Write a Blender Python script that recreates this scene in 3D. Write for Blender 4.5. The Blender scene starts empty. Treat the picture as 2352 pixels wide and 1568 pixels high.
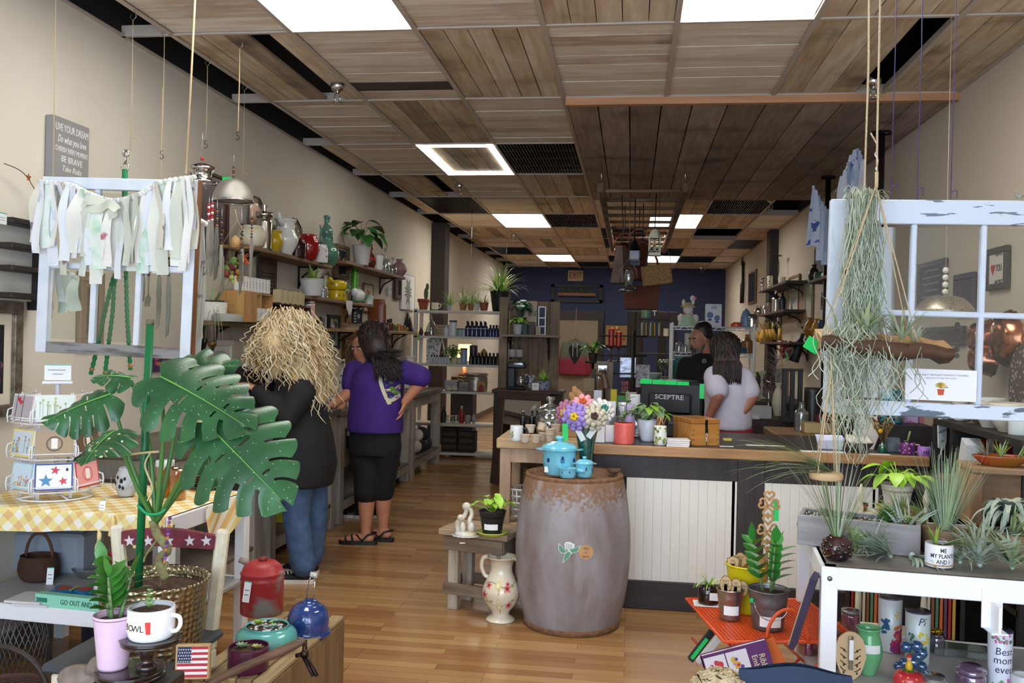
# Gift and plant shop interior
import bpy,random
from math import*
from mathutils import Vector,Matrix
R=random.Random(7);U=R.uniform
PI=pi;TAU=2*PI
sc=bpy.context.scene;COL=sc.collection
V=Vector
F=2050.0;YAW=radians(7.61);ROLL=.022;PITCH=.00244
CAM=V((0,0,1.5))
_U0=V((0,0,1));_F0=V((-sin(YAW),cos(YAW),0));_R0=V((cos(YAW),sin(YAW),0))
_F1=(_F0-_U0*PITCH).normalized();_U1=_R0.cross(_F1)
CR=_R0*cos(ROLL)+_U1*sin(ROLL);CU=_U1*cos(ROLL)-_R0*sin(ROLL)
cd=bpy.data.cameras.new('camera');cam=bpy.data.objects.new('camera',cd);COL.objects.link(cam)
cd.sensor_width=36;cd.lens=F/2352*36;cd.clip_start=.05;cd.clip_end=200
cam.matrix_world=Matrix(((CR.x,CU.x,-_F1.x,0),(CR.y,CU.y,-_F1.y,0),(CR.z,CU.z,-_F1.z,1.5),(0,0,0,1)))
sc.camera=cam
def ray(px,py):return _F1+CR*((px-1176)/F)-CU*((py-784)/F)
def ony(px,py,Y):d=ray(px,py);return CAM+d*(Y/d.y)
def onx(px,py,X):d=ray(px,py);return CAM+d*(X/d.x)
def onz(px,py,z):d=ray(px,py);return CAM+d*((z-1.5)/d.z)
def mpp(p):return(p-CAM).dot(_F1)/F
def lin(h):
 if not isinstance(h,str):return(*h[:3],1)
 c=[int(h[i:i+2],16)/255 for i in(0,2,4)]
 return(*[x/12.92 if x<=.04045 else((x+.055)/1.055)**2.4 for x in c],1)
def DV(n,k,v):n.inputs[k].default_value=v
MC={}
def mt(col,ro_=.5,metal=0,ns=None,bp_=None,st_=None,em_=0,coat=0,sheen=0,sss=0,sq=None,alpha=None):
 0
 k=repr((col,ro_,metal,ns,bp_,st_,em_,coat,sheen,sss,sq,alpha))
 if k in MC:return MC[k]
 m=bpy.data.materials.new('m_'+(col if isinstance(col,str)else 'c'));m.use_nodes=True
 nt=m.node_tree;b=nt.nodes['Principled BSDF'];N=nt.nodes.new;L=nt.links.new
 DV(b,'Roughness',ro_);DV(b,'Metallic',metal)
 DV(b,'Base Color',lin(col))
 if coat:DV(b,'Coat Weight',coat);DV(b,'Coat Roughness',.06)
 if sheen:DV(b,'Sheen Weight',sheen)
 if sss:DV(b,'Subsurface Weight',sss);DV(b,'Subsurface Scale',.01)
 if em_:DV(b,'Emission Color',lin(col));DV(b,'Emission Strength',em_)
 if alpha is not None:DV(b,'Alpha',alpha)
 vec=None
 if ns or bp_ or sq:
  tc=N('ShaderNodeTexCoord');mp=N('ShaderNodeMapping');L(tc.outputs['Object'],mp.inputs[0])
  if st_:DV(mp,'Scale',st_)
  vec=mp.outputs[0]
 csock=None
 if ns:
  n=N('ShaderNodeTexNoise');DV(n,'Scale',ns[0]);DV(n,'Detail',6);L(vec,n.inputs['Vector'])
  r=N('ShaderNodeValToRGB');r.color_ramp.elements[0].position=ns[2]if len(ns)>2 else.35;r.color_ramp.elements[1].position=ns[3]if len(ns)>3 else.65
  r.color_ramp.elements[0].color=lin(col);r.color_ramp.elements[1].color=lin(ns[1])
  L(n.outputs[0],r.inputs[0]);csock=r.outputs[0]
 if sq:
  vo=N('ShaderNodeTexVoronoi');DV(vo,'Scale',sq[0]);L(vec,vo.inputs['Vector'])
  lt=N('ShaderNodeMath');lt.operation='LESS_THAN';DV(lt,1,sq[1]);L(vo.outputs[0],lt.inputs[0])
  mx=N('ShaderNodeMix');mx.data_type='RGBA';L(lt.outputs[0],mx.inputs[0])
  DV(mx,6,lin(col));DV(mx,7,lin(sq[2]))
  if csock:L(csock,mx.inputs[6])
  csock=mx.outputs[2]
 if csock:L(csock,b.inputs['Base Color'])
 if bp_:
  n=N('ShaderNodeTexNoise');DV(n,'Scale',bp_[0]);DV(n,'Detail',4);L(vec,n.inputs['Vector'])
  bp=N('ShaderNodeBump');DV(bp,'Strength',bp_[1]);DV(bp,'Distance',.01)
  L(n.outputs[0],bp.inputs['Height']);L(bp.outputs[0],b.inputs['Normal'])
 MC[k]=m;return m
def Wd(c1,c2,axis='x',ro_=.6,s=1.0,pk_=None,coat=0,c3=None):
 0
 k=repr(('w',c1,c2,axis,ro_,s,pk_,coat,c3))
 if k in MC:return MC[k]
 st={'x':(1.2,14,14),'y':(14,1.2,14),'z':(14,14,1.2)}[axis]
 m=mt(c1,ro_,0,(2.2*s,c2,.3,.7),(9*s,.12),st,coat=coat).copy()
 nt=m.node_tree;N=nt.nodes.new;L=nt.links.new
 ramp=[n for n in nt.nodes if n.type=='VALTORGB'][0];b=nt.nodes['Principled BSDF'];out=ramp.outputs[0]
 if c3:
  tc=N('ShaderNodeTexCoord');n=N('ShaderNodeTexNoise');DV(n,'Scale',2.6*s);DV(n,'Detail',3);L(tc.outputs['Object'],n.inputs[0])
  r=N('ShaderNodeValToRGB');r.color_ramp.elements[0].position=.52;r.color_ramp.elements[1].position=.72;L(n.outputs[0],r.inputs[0])
  mx=N('ShaderNodeMix');mx.data_type='RGBA';L(r.outputs[0],mx.inputs[0]);L(out,mx.inputs[6]);DV(mx,7,lin(c3));out=mx.outputs[2]
 if pk_:
  tc=N('ShaderNodeTexCoord');sp=N('ShaderNodeSeparateXYZ');L(tc.outputs['Object'],sp.inputs[0])
  dv=N('ShaderNodeMath');dv.operation='DIVIDE';DV(dv,1,pk_[1]);L(sp.outputs[pk_[0]],dv.inputs[0])
  fl=N('ShaderNodeMath');fl.operation='FLOOR';L(dv.outputs[0],fl.inputs[0])
  wn=N('ShaderNodeTexWhiteNoise');wn.noise_dimensions='1D';L(fl.outputs[0],wn.inputs['W'])
  mr=N('ShaderNodeMapRange');DV(mr,3,.62);DV(mr,4,1.12);L(wn.outputs[0],mr.inputs[0])
  fr=N('ShaderNodeMath');fr.operation='FRACT';L(dv.outputs[0],fr.inputs[0])
  gt=N('ShaderNodeMath');gt.operation='GREATER_THAN';DV(gt,1,.035);L(fr.outputs[0],gt.inputs[0])
  mu=N('ShaderNodeMath');mu.operation='MULTIPLY';L(mr.outputs[0],mu.inputs[0]);L(gt.outputs[0],mu.inputs[1])
  hs=N('ShaderNodeVectorMath');hs.operation='SCALE';L(out,hs.inputs[0]);L(mu.outputs[0],hs.inputs['Scale']);out=hs.outputs[0]
 L(out,b.inputs['Base Color']);MC[k]=m;return m
def gl(tint='ffffff',refl=.12,op=0,ro_=.02):
 0
 k=repr(('g',tint,refl,op,ro_))
 if k in MC:return MC[k]
 m=bpy.data.materials.new('glass_'+tint);m.use_nodes=True;nt=m.node_tree;nt.nodes.clear();N=nt.nodes.new;L=nt.links.new
 t=N('ShaderNodeBsdfTransparent');DV(t,0,lin(tint))
 base=t.outputs[0]
 if op:
  d=N('ShaderNodeBsdfDiffuse');DV(d,0,lin(tint));mx=N('ShaderNodeMixShader');DV(mx,0,op)
  L(base,mx.inputs[1]);L(d.outputs[0],mx.inputs[2]);base=mx.outputs[0]
 g=N('ShaderNodeBsdfGlossy');DV(g,'Roughness',ro_)
 lw=N('ShaderNodeLayerWeight');DV(lw,0,.25)
 mr=N('ShaderNodeMapRange');DV(mr,3,refl*.5);DV(mr,4,min(1,refl*5));L(lw.outputs['Facing'],mr.inputs[0])
 mx=N('ShaderNodeMixShader');L(mr.outputs[0],mx.inputs[0]);L(base,mx.inputs[1]);L(g.outputs[0],mx.inputs[2])
 o=N('ShaderNodeOutputMaterial');L(mx.outputs[0],o.inputs[0]);MC[k]=m;return m
def rot(rx=0,ry=0,rz=0):return Matrix.Rotation(rz,4,'Z')@Matrix.Rotation(ry,4,'Y')@Matrix.Rotation(rx,4,'X')
def tr(x,y=None,z=None):return Matrix.Translation(V((x,y,z))if y is not None else x)
def Ba(z,y=None,o=(0,0,0)):
 z=V(z).normalized();y=V(y)if y is not None else(V((0,0,1))if abs(z.z)<.95 else V((0,1,0)))
 x=y.cross(z).normalized();y=z.cross(x)
 return Matrix(((x.x,y.x,z.x,o[0]),(x.y,y.y,z.y,o[1]),(x.z,y.z,z.z,o[2]),(0,0,0,1)))
def MT(*a,**k):return MB(mt(*a,**k))
def MG(*a,**k):return MB(gl(*a,**k))
class MB:
 def m(s,*a,**k):return s.M(mt(*a,**k))
 def __init__(s,mat=None):s.v=[];s.f=[];s.mi=[];s.sm=[];s.mats=[];s.c=0;s.X=None;s.M(mat)
 def M(s,mat):
  if mat is not None:
   if mat not in s.mats:s.mats.append(mat)
   s.c=s.mats.index(mat)
  return s
 def T(s,X=None):s.X=X;return s
 def add(s,vs,fs,smooth=False):
  o=len(s.v)
  s.v+=[s.X@V(p)for p in vs]if s.X is not None else[V(p)for p in vs]
  for f in fs:s.f.append([i+o for i in f]);s.mi.append(s.c);s.sm.append(smooth)
  return s
 def box(s,x0,x1,y0,y1,z0,z1):
  return s.add([(x,y,z)for z in(z0,z1)for y in(y0,y1)for x in(x0,x1)],[(0,2,3,1),(4,5,7,6),(0,1,5,4),(2,6,7,3),(0,4,6,2),(1,3,7,5)])
 def cb(s,c,d,b=.004):
  0
  h=[x/2 for x in d];b=min(b,min(h)*.8);vs=[];idx={}
  for sx in(-1,1):
   for sy in(-1,1):
    for sz in(-1,1):
     for a in range(3):
      p=[sx*h[0],sy*h[1],sz*h[2]]
      for q in range(3):
       if q!=a:p[q]-=(sx,sy,sz)[q]*b
      idx[(sx,sy,sz,a)]=len(vs);vs.append([p[i]+c[i]for i in range(3)])
  fs=[]
  for a in range(3):
   o=[i for i in range(3)if i!=a]
   for sg in(-1,1):
    q=[]
    for(u,w)in((-1,-1),(1,-1),(1,1),(-1,1)):
     t=[0,0,0];t[a]=sg;t[o[0]]=u;t[o[1]]=w;q.append(idx[(*t,a)])
    if(sg>0)==(a==1):q.reverse()
    fs.append(q)
   for u in(-1,1):
    for w in(-1,1):
     q=[]
     for(e,ax)in((-1,o[0]),(1,o[0]),(1,o[1]),(-1,o[1])):
      t=[0,0,0];t[a]=e;t[o[0]]=u;t[o[1]]=w;q.append(idx[(*t,ax)])
     fs.append(q)
  for k in[(x,y,z)for x in(-1,1)for y in(-1,1)for z in(-1,1)]:fs.append([idx[(*k,a)]for a in range(3)])
  return s.add(vs,fs)
 def tu(s,pts,r,n=8,cap=True,closed=False):
  pts=[V(p)for p in pts];N=len(pts)
  rs=[r[min(len(r)-1,round(i*(len(r)-1)/max(1,N-1)))]for i in range(N)]if isinstance(r,(list,tuple))else[r]*N
  vs=[];fs=[];up=None
  for i,p in enumerate(pts):
   if closed:d=pts[(i+1)%N]-pts[i-1]
   else:d=pts[min(i+1,N-1)]-pts[max(i-1,0)]
   if d.length<1e-9:d=V((0,0,1))
   d.normalize()
   if up is None:up=V((0,0,1))if abs(d.z)<.9 else V((1,0,0))
   x=d.cross(up);x=x.normalized()if x.length>1e-6 else V((1,0,0));up=x.cross(d).normalized()
   for k in range(n):
    a=TAU*k/n;vs.append(p+(x*cos(a)+up*sin(a))*rs[i])
  for i in range(N if closed else N-1):
   for k in range(n):a=i*n;b=((i+1)%N)*n;fs.append((a+k,a+(k+1)%n,b+(k+1)%n,b+k))
  if cap and not closed:fs.append(tuple(range(n))[::-1]);fs.append(tuple((N-1)*n+k for k in range(n)))
  return s.add(vs,fs,True)
 def la(s,prof,n=24,c=(0,0,0),sx=1,sy=1,fu_=None,smooth=True):
  vs=[];fs=[];rings=[]
  for(r,z)in prof:
   if r<=1e-6:rings.append([len(vs)]);vs.append((c[0],c[1],c[2]+z));continue
   g=[]
   for k in range(n):
    a=TAU*k/n;q=r*(1+(fu_[1]*cos(fu_[0]*a)if fu_ else 0))
    g.append(len(vs));vs.append((c[0]+q*cos(a)*sx,c[1]+q*sin(a)*sy,c[2]+z))
   rings.append(g)
  for a,b in zip(rings,rings[1:]):
   if len(a)==1 and len(b)==1:continue
   for k in range(n):
    if len(a)==1:fs.append((a[0],b[(k+1)%n],b[k]))
    elif len(b)==1:fs.append((a[k],a[(k+1)%n],b[0]))
    else:fs.append((a[k],a[(k+1)%n],b[(k+1)%n],b[k]))
  return s.add(vs,fs,smooth)
 def ba(s,c,r,sc3=(1,1,1),n=12):
  m=max(5,n//2+1);pr=[(sin(PI*i/(m-1))*r,-cos(PI*i/(m-1))*r)for i in range(m)];pr[0]=(0,-r);pr[-1]=(0,r)
  X=s.X;s.X=(X or Matrix())@tr(V(c))@Matrix.Diagonal((*sc3,1));s.la(pr,n);s.X=X;return s
 def pm(s,py_,z0,z1,smooth=False):
  n=len(py_);vs=[(x,y,z0)for x,y in py_]+[(x,y,z1)for x,y in py_]
  return s.add(vs,[tuple(range(n))[::-1],tuple(range(n,2*n))]+[(i,(i+1)%n,n+(i+1)%n,n+i)for i in range(n)],smooth)
 def py_(s,pts):return s.add(pts,[tuple(range(len(pts)))])
 def rb_(s,pts,ws,side=None,th=0,fold=0):
  0
  pts=[V(p)for p in pts];vs=[];fs=[];N=len(pts)
  for i,p in enumerate(pts):
   d=(pts[min(i+1,N-1)]-pts[max(i-1,0)]);d=d.normalized()if d.length>1e-9 else V((0,0,1))
   sd=V(side)if side is not None else d.cross(V((0,0,1)))
   if sd.length<1e-4:sd=V((1,0,0))
   sd=(sd-d*sd.dot(d));sd=sd.normalized()if sd.length>1e-4 else V((1,0,0));nn=sd.cross(d)
   w=ws[i]if isinstance(ws,(list,tuple))else ws
   vs+=[p-sd*w+nn*fold*w,p.copy(),p+sd*w+nn*fold*w]
  for i in range(N-1):
   a=i*3;fs+=[(a,a+1,a+4,a+3),(a+1,a+2,a+5,a+4)]
  return s.add(vs,fs,True)
 def lf(s,p,d,L,W,droop=.3,fold=.25,up=(0,0,1),n=7,tip=1.0,peak=.42):
  0
  p=V(p);d=V(d).normalized();up=V(up);sd=d.cross(up);sd=sd.normalized()if sd.length>1e-4 else V((1,0,0));u2=sd.cross(d)
  pts=[];ws=[]
  for i in range(n):
   t=i/(n-1);pts.append(p+d*L*t-u2*(droop*L*t*t));x=t/peak if t<peak else(1-t)/(1-peak)
   ws.append(W*.5*sin(min(1,max(.03,x))*PI/2)**tip)
  return s.rb_(pts,ws,sd,fold=fold)
 def bl(s,p,d,L,W,grav=.5,n=6,curl=0,fold=.3):
  0
  p=V(p);d=V(d).normalized();pts=[p.copy()];st=L/(n-1);sd=d.cross(V((0,0,1)))
  if sd.length<.05:sd=V((U(-1,1),U(-1,1),0))
  sd.normalize();ax=sd
  for i in range(n-1):
   d=(d+V((0,0,-grav*st/L*2*(i+1)/n))+sd*curl/n);d.normalize();pts.append(pts[-1]+d*st)
  return s.rb_(pts,[W*.5*(1-(i/(n-1))**1.6)+.0004 for i in range(n)],ax,fold=fold)
 def ob(s,name,parent=None,loc=None,bev=0,sub=0,So=0):
  me=bpy.data.meshes.new(name);me.from_pydata(s.v,[],s.f)
  for m in s.mats:me.materials.append(m)
  me.polygons.foreach_set('material_index',s.mi);me.polygons.foreach_set('use_smooth',s.sm);me.update()
  o=bpy.data.objects.new(name,me);COL.objects.link(o)
  if parent is not None:o.parent=parent
  if loc is not None:o.location=loc
  if So:md=o.modifiers.new('solid','SOLIDIFY');md.thickness=So;md.offset=0
  if bev:md=o.modifiers.new('bevel','BEVEL');md.width=bev;md.segments=2;md.limit_method='ANGLE'
  if sub:md=o.modifiers.new('sub','SUBSURF');md.levels=sub;md.render_levels=sub
  return o
def tag(o,label,cat,gp=None,kind=None):
 o['label']=label;o['category']=cat
 if gp:o['group']=gp
 if kind:o['kind']=kind
 return o
def Th(name,label,cat,loc=(0,0,0),rz=0,gp=None):
 o=bpy.data.objects.new(name,None);COL.objects.link(o);o.empty_display_size=.05
 o.location=loc;o.rotation_euler=(0,0,rz);return tag(o,label,cat,gp)
def Sr(o):o['kind']='structure';return o
KIDS={}
def Du(root,loc,rz=0,label=None,gp=None,scale=None):
 r=root.copy();COL.objects.link(r);r.location=loc;r.rotation_euler=(root.rotation_euler[0],root.rotation_euler[1],rz)
 if label:r['label']=label
 if gp:r['group']=gp
 if scale:r.scale=(scale,)*3 if not isinstance(scale,tuple)else scale
 if root.name not in KIDS:KIDS[root.name]=[(c,list(c.children))for c in root.children]
 for c,gs in KIDS[root.name]:
  k=c.copy();COL.objects.link(k);k.parent=r
  for g in gs:q=g.copy();COL.objects.link(q);q.parent=k
 return r
def Tx(s,size,mat,parent,X,name='lettering',align='CENTER',bold=0,shear=0,ext=.0006,cy_=None,sx=1,sp=1):
 0
 cu=bpy.data.curves.new('t','FONT');cu.body=s;cu.size=size;cu.align_x=align;cu.align_y='CENTER';cu.shear=shear;cu.space_line=.85;cu.space_character=sp
 if not cy_:cu.extrude=ext
 cu.offset=bold*size;cu.resolution_u=2
 t=bpy.data.objects.new('t',cu);COL.objects.link(t)
 dg=bpy.context.evaluated_depsgraph_get();me=bpy.data.meshes.new_from_object(t.evaluated_get(dg));bpy.data.objects.remove(t);bpy.data.curves.remove(cu)
 me.name=name
 for v in me.vertices:
  x,y,z=v.co;x*=sx
  if cy_:a=x/cy_;v.co=X@V((cy_*sin(a),y,cy_*cos(a)))
  else:v.co=X@V((x,y,z))
 me.materials.clear();me.materials.append(mat)
 o=bpy.data.objects.new(name,me);COL.objects.link(o);o.parent=parent;return o
FRONT=Matrix(((1,0,0,0),(0,0,-1,0),(0,1,0,0),(0,0,0,1)))
def FX(x,y,z,rz=0,rx=0):return tr(x,y,z)@rot(rx,0,rz)@FRONT
def sx_(prof,R_,H_):return[(r*R_,z*H_)for r,z in prof]
def SP(pr,k=3):
 0
 out=[]
 for i in range(len(pr)-1):
  p0=pr[max(0,i-1)];p1=pr[i];p2=pr[i+1];p3=pr[min(len(pr)-1,i+2)]
  for j in range(k):
   t=j/k
   out.append(tuple(max(0,.5*(2*p1[a]+(p2[a]-p0[a])*t+(2*p0[a]-5*p1[a]+4*p2[a]-p3[a])*t*t+(3*p1[a]-p0[a]-3*p2[a]+p3[a])*t**3))if a==0 else.5*(2*p1[a]+(p2[a]-p0[a])*t+(2*p0[a]-5*p1[a]+4*p2[a]-p3[a])*t*t+(3*p1[a]-p0[a]-3*p2[a]+p3[a])*t**3)for a in(0,1)))
 out.append(pr[-1]);return out
def CP(pts,k=5):
 pts=[V(p)for p in pts];out=[]
 for i in range(len(pts)-1):
  p0=pts[max(0,i-1)];p1=pts[i];p2=pts[i+1];p3=pts[min(len(pts)-1,i+2)]
  for j in range(k):
   t=j/k;out.append(.5*(2*p1+(p2-p0)*t+(2*p0-5*p1+4*p2-p3)*t*t+(3*p1-p0-3*p2+p3)*t**3))
 out.append(pts[-1]);return out
def evmesh(o,name):
 0
 dg=bpy.context.evaluated_depsgraph_get();me=bpy.data.meshes.new_from_object(o.evaluated_get(dg));me.name=name
 o.modifiers.clear();o.data=me;return o
WHITE=mt('eef0f2',.45);BK_=mt('101012',.5);CH=mt('c8c8ca',.12,1);DARKMETAL=mt('2a2826',.45,.8)
SO_=mt('2e1d14',.95,ns=(60,'5a3d2a'),bp_=(80,.8));TAGW=mt('f4f6f4',.6);TEAL=mt('37b48c',.5);GT_=mt('12c45c',.55)
Tw=mt('c4ab84',.9);CREAM=mt('e6dcc4',.4)
XL,XR,YB,ZC,YF=-2.82,2.02,20.0,3.12,-1.3
def floor_mat():
 m=mt('b9844a',.27,coat=.15).copy();nt=m.node_tree;N=nt.nodes.new;L=nt.links.new;b=nt.nodes['Principled BSDF']
 tc=N('ShaderNodeTexCoord');br=N('ShaderNodeTexBrick');br.offset=.37;br.offset_frequency=3;br.squash=1
 for k,v in dict(Scale=1,**{'Mortar Size':.0012,'Brick Width':.62,'Row Height':.066,'Bias':0}).items():DV(br,k,v)
 DV(br,'Color1',lin('b98f5e'));DV(br,'Color2',lin('97693e'));DV(br,'Mortar',lin('7d5228'))
 L(tc.outputs['Object'],br.inputs['Vector'])
 mp=N('ShaderNodeMapping');DV(mp,'Scale',(1.3,16,1));L(tc.outputs['Object'],mp.inputs[0])
 n=N('ShaderNodeTexNoise');DV(n,'Scale',3);DV(n,'Detail',6);L(mp.outputs[0],n.inputs[0])
 mr=N('ShaderNodeMapRange');DV(mr,3,.78);DV(mr,4,1.15);L(n.outputs[0],mr.inputs[0])
 sc_=N('ShaderNodeVectorMath');sc_.operation='SCALE';L(br.outputs[0],sc_.inputs[0]);L(mr.outputs[0],sc_.inputs['Scale'])
 L(sc_.outputs[0],b.inputs['Base Color']);return m
Sr(MB(floor_mat()).box(XL-.1,XR+.1,YF,YB+.1,-.1,0).ob('floor'))
WALLM=mt('d6cfc1',.85,ns=(1.2,'d0c7b7'),bp_=(160,.06));PLEN=mt('1c1a19',.9);WALLR=mt('cfc2b0',.85,bp_=(160,.06));NAVY=mt('2e3655',.8,bp_=(120,.06))
def wallbox(name,x0,x1,y0,y1,m):
 b=MB(m).box(x0,x1,y0,y1,0,ZC+.02);b.M(PLEN).box(x0,x1,y0,y1,ZC+.02,3.95);return Sr(b.ob(name))
wallbox('wall_left',XL-.1,XL,YF,YB+.1,WALLM);wallbox('wall_right',XR,XR+.1,YF,YB+.1,WALLR);wallbox('wall_back',XL,XR,YB,YB+.1,NAVY)
b=MT('d8d4cc',.7).box(XL,XR,YF-.1,YF,0,.35).box(XL,XR,YF-.1,YF,2.9,3.95)
for x in(XL+.06,-1.2,.4,XR-.06):b.box(x-.06,x+.06,YF-.1,YF,.35,2.9)
Sr(b.ob('wall_front'))
DKW=Wd('3a2a22','231813','y',.5)
Sr(MT('6a5a4c',.6).box(XL,XL+.015,YF,YB,0,.1).ob('baseboard_left'));Sr(MT('4a3a30',.6).box(XR-.015,XR,YF,YB,0,.1).ob('baseboard_right'))
POST=Wd('2c211c','1d1613','z',.6)
for n,x0,x1,yy in(('trim_1',XL,XL+.2,12.3),('trim_2',XR-.12,XR,12.9)):Sr(MB(POST).box(x0,x1,yy,yy+.3,0,ZC).ob(n))
ceil=Sr(MB(PLEN).box(XL-.1,XR+.1,YF,YB+.1,3.95,4.05).ob('ceiling'))
W=.68;X0=-2.525;DY=1.37;Y0=4.59
CX=[X0+W*i for i in range(7)]+[XR]
PWx=[Wd(a,b_,'x',.8,1,c3=c)for a,b_,c in(('e4dccf','c9b49c','cbbba6'),('ddd2c3','bda68e','ac9681'),('eae3d8','d0bda7','d6c8b6'),('cfbfac','a68c72','86725f'))]
PWy=[Wd(a,b_,'y',.8,1,c3=c)for a,b_,c in(('d2c4ab','b29875','a38a6a'),('cabaa0','a98f6e','84715a'),('dacdb8','bda483','b09a7c'),('a8967f','857059','5f5348'))]
DARKP=Wd('4c4038','2e2723','x',.6)
GRID=mt('b4a79a',.5)
g=MB(GRID)
for x in CX[:7]:g.box(x-.014,x+.014,3.22-1.37,YB,ZC-.004,ZC+.004);g.box(x-.002,x+.002,3.22-1.37,YB,ZC,ZC+.045)
for k in range(-2,12):
 y=Y0+DY*k
 if y<YB:g.box(XL,XR,y-.012,y+.012,ZC-.003,ZC+.005);g.box(XL,XR,y-.003,y+.003,ZC,ZC+.06)
g.box(XL,XL+.025,0,YB,ZC-.003,ZC+.004);g.box(XR-.025,XR,0,YB,ZC-.003,ZC+.004)
g.ob('grid',ceil)
rt=random.Random(3)
def Ti(x0,x1,y0,y1,kind,gap=None,dark=None):
 b=MB();g_=.006;x0+=.012;x1-=.012;y0+=.012;y1-=.012
 n=rt.choice((4,5))if kind=='v' else rt.choice((7,8,9))
 a0,a1=(x0,x1)if kind=='v' else(y0,y1);w=(a1-a0)/n
 if x1-x0<.5 and kind=='v':n=max(1,round((x1-x0)/.15));w=(a1-a0)/n
 for i in range(n):
  if gap is not None and i in gap:continue
  p,q=a0+i*w+g_*.4,a0+(i+1)*w-g_*.4*rt.choice((1,1,2))
  pool=PWy if kind=='v' else PWx
  b.M(DARKP if dark==i else rt.choices(pool,(4,3,4,1))[0]);z=ZC+.006+rt.uniform(0,.004)
  if kind=='v':b.box(p,q,y0,y1,z,z+.018)
  else:b.box(x0,x1,p,q,z,z+.018)
 b.ob('panel',ceil)
LATM=mt('2c2926',.35,.6)
def lattice(x0,x1,y0,y1):
 b=MB(LATM);n=24
 for i in range(n+1):x=x0+.015+(x1-x0-.03)*i/n;b.box(x-.004,x+.004,y0+.01,y1-.01,ZC+.004,ZC+.03)
 for i in range(0,5):y=y0+.02+(y1-y0-.04)*i/4;b.box(x0+.01,x1-.01,y-.004,y+.004,ZC+.01,ZC+.028)
 b.M(PLEN).box(x0+.01,x1-.01,y0+.01,y1-.01,ZC+.05,ZC+.052);b.ob('louvre',ceil)
PLAN={-1:['h','L','h','v','L','v','v'],0:['vg','hd','v','h','h','vg2','vg3'],1:['h','v','h','','','',''],2:['h','F','l','','','',''],3:['vg','h','v','','','',''],4:['l','h','v','h','v','l','x'],5:['h','L','l','v','L','v','h'],6:['v','h','v','l','h','x','v'],7:['h','v','h','l','v','h','l'],8:['l','h','v','h','l','v','h'],9:['v','L','h','l','L','l','h'],10:['h','v','l','h','h','v','h']}
LAMP=mt('fffdf6',.5,em_=12);HS=mt('d8d8d4',.5)
nl=0
LIGHT_LAB={(-1,1):'bright square ceiling light in the nearest panel row above the rag garland window',(-1,4):'bright ceiling light in the nearest panel row above the sales counter',(5,1):'bright ceiling light panel above the spider plants and white shelf unit',(5,4):'bright ceiling light panel seen through the rungs of the hanging ladder',(9,1):'small distant ceiling light in front of the exit sign',(9,4):'distant ceiling light behind the hanging cork box'}
for k,row in PLAN.items():
 y0,y1=Y0+DY*k,min(YB-.02,Y0+DY*(k+1))
 for i,c in enumerate(row):
  x0,x1=CX[i],CX[i+1]
  if c in('','x'):continue
  if c=='L':
   b=Th('ceiling_light',LIGHT_LAB[(k,i)],'ceiling light',((x0+x1)/2,(y0+y1)/2,ZC),0,'ceiling light panels');hx,hy=(x1-x0)/2-.014,(y1-y0)/2-.014
   MB(HS).box(-hx,hx,-hy,hy,.02,.08).ob('housing',b);MB(LAMP).box(-hx+.008,hx-.008,-hy+.008,hy-.008,.006,.02).ob('diffuser',b)
  elif c=='F':
   b=Th('ceiling_light','ceiling light with a glowing border round a planked centre beside a black louvre','ceiling light',((x0+x1)/2,(y0+y1)/2,ZC));hx,hy=(x1-x0)/2-.012,(y1-y0)/2-.012
   q=MB(LAMP);e=.06
   q.box(-hx,hx,-hy,-hy+e*1.4,-.006,.012).box(-hx,hx,hy-e*1.4,hy,-.006,.012).box(-hx,-hx+e,-hy,hy,-.006,.012).box(hx-e,hx,-hy,hy,-.006,.012);q.ob('glowing_border',b)
   q=MB()
   for j in range(4):q.M(PWy[(0,3,1,3)[j]]).box(-hx+e+(hx-e)*j/2,-hx+e+(hx-e)*(j+1)/2-.005,-hy+.08,hy-.08,.012,.03)
   q.ob('plank_panel',b)
  elif c=='l':lattice(x0,x1,y0,y1)
  else:Ti(x0,x1,y0,y1,c[0],{'vg':(3,),'vg2':(3,),'vg3':()}.get(c),5 if c=='hd' else None)
 if k in(2,4,7):Ti(XL+.12,CX[0],y0,y1,'v')
Ti(X0,XR,YF,3.2,'h')
b=MB()
xs=-.46;i=0;DPM=[Wd(a,c,'y',.75,1,c3=d)for a,c,d in(('a08f7e','7f6d5d','64564a'),('ac9c8d','8a7868','6f6156'),('948270','76665a','5b4e44'))]
while xs<XR-.02:
 w=min(rt.uniform(.2,.26),XR-.01-xs);b.M(DPM[i%3]).box(xs,xs+w-.009,6.0,10.1,ZC-.03,ZC-.008);xs+=w;i+=1
b.ob('plank_soffit',ceil)
MB(Wd('bd8d66','a87650','x',.7)).box(-.47,XR,5.95,6.0,ZC-.05,ZC+0).ob('beam',ceil)
def sprinkler(px,py,lab,rz=0):
 p=onz(px,py,ZC-.06);t=Th('sprinkler',lab,'sprinkler',(p.x,p.y,ZC-.12),rz,'ceiling sprinklers')
 MB(CH).la([(0,.16),(.045,.16),(.045,.1),(.035,.08),(.02,.075),(.015,.06),(0,.06)],16).ob('escutcheon',t)
 q=MB(CH);q.tu([(-.012,0,.06),(-.02,0,.03),(-.008,0,.012)],.004,6).tu([(.012,0,.06),(.02,0,.03),(.008,0,.012)],.004,6).la([(0,.014),(.008,.012),(.03,.004),(.03,0),(0,0)],12);q.ob('deflector',t)
 return t
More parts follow.
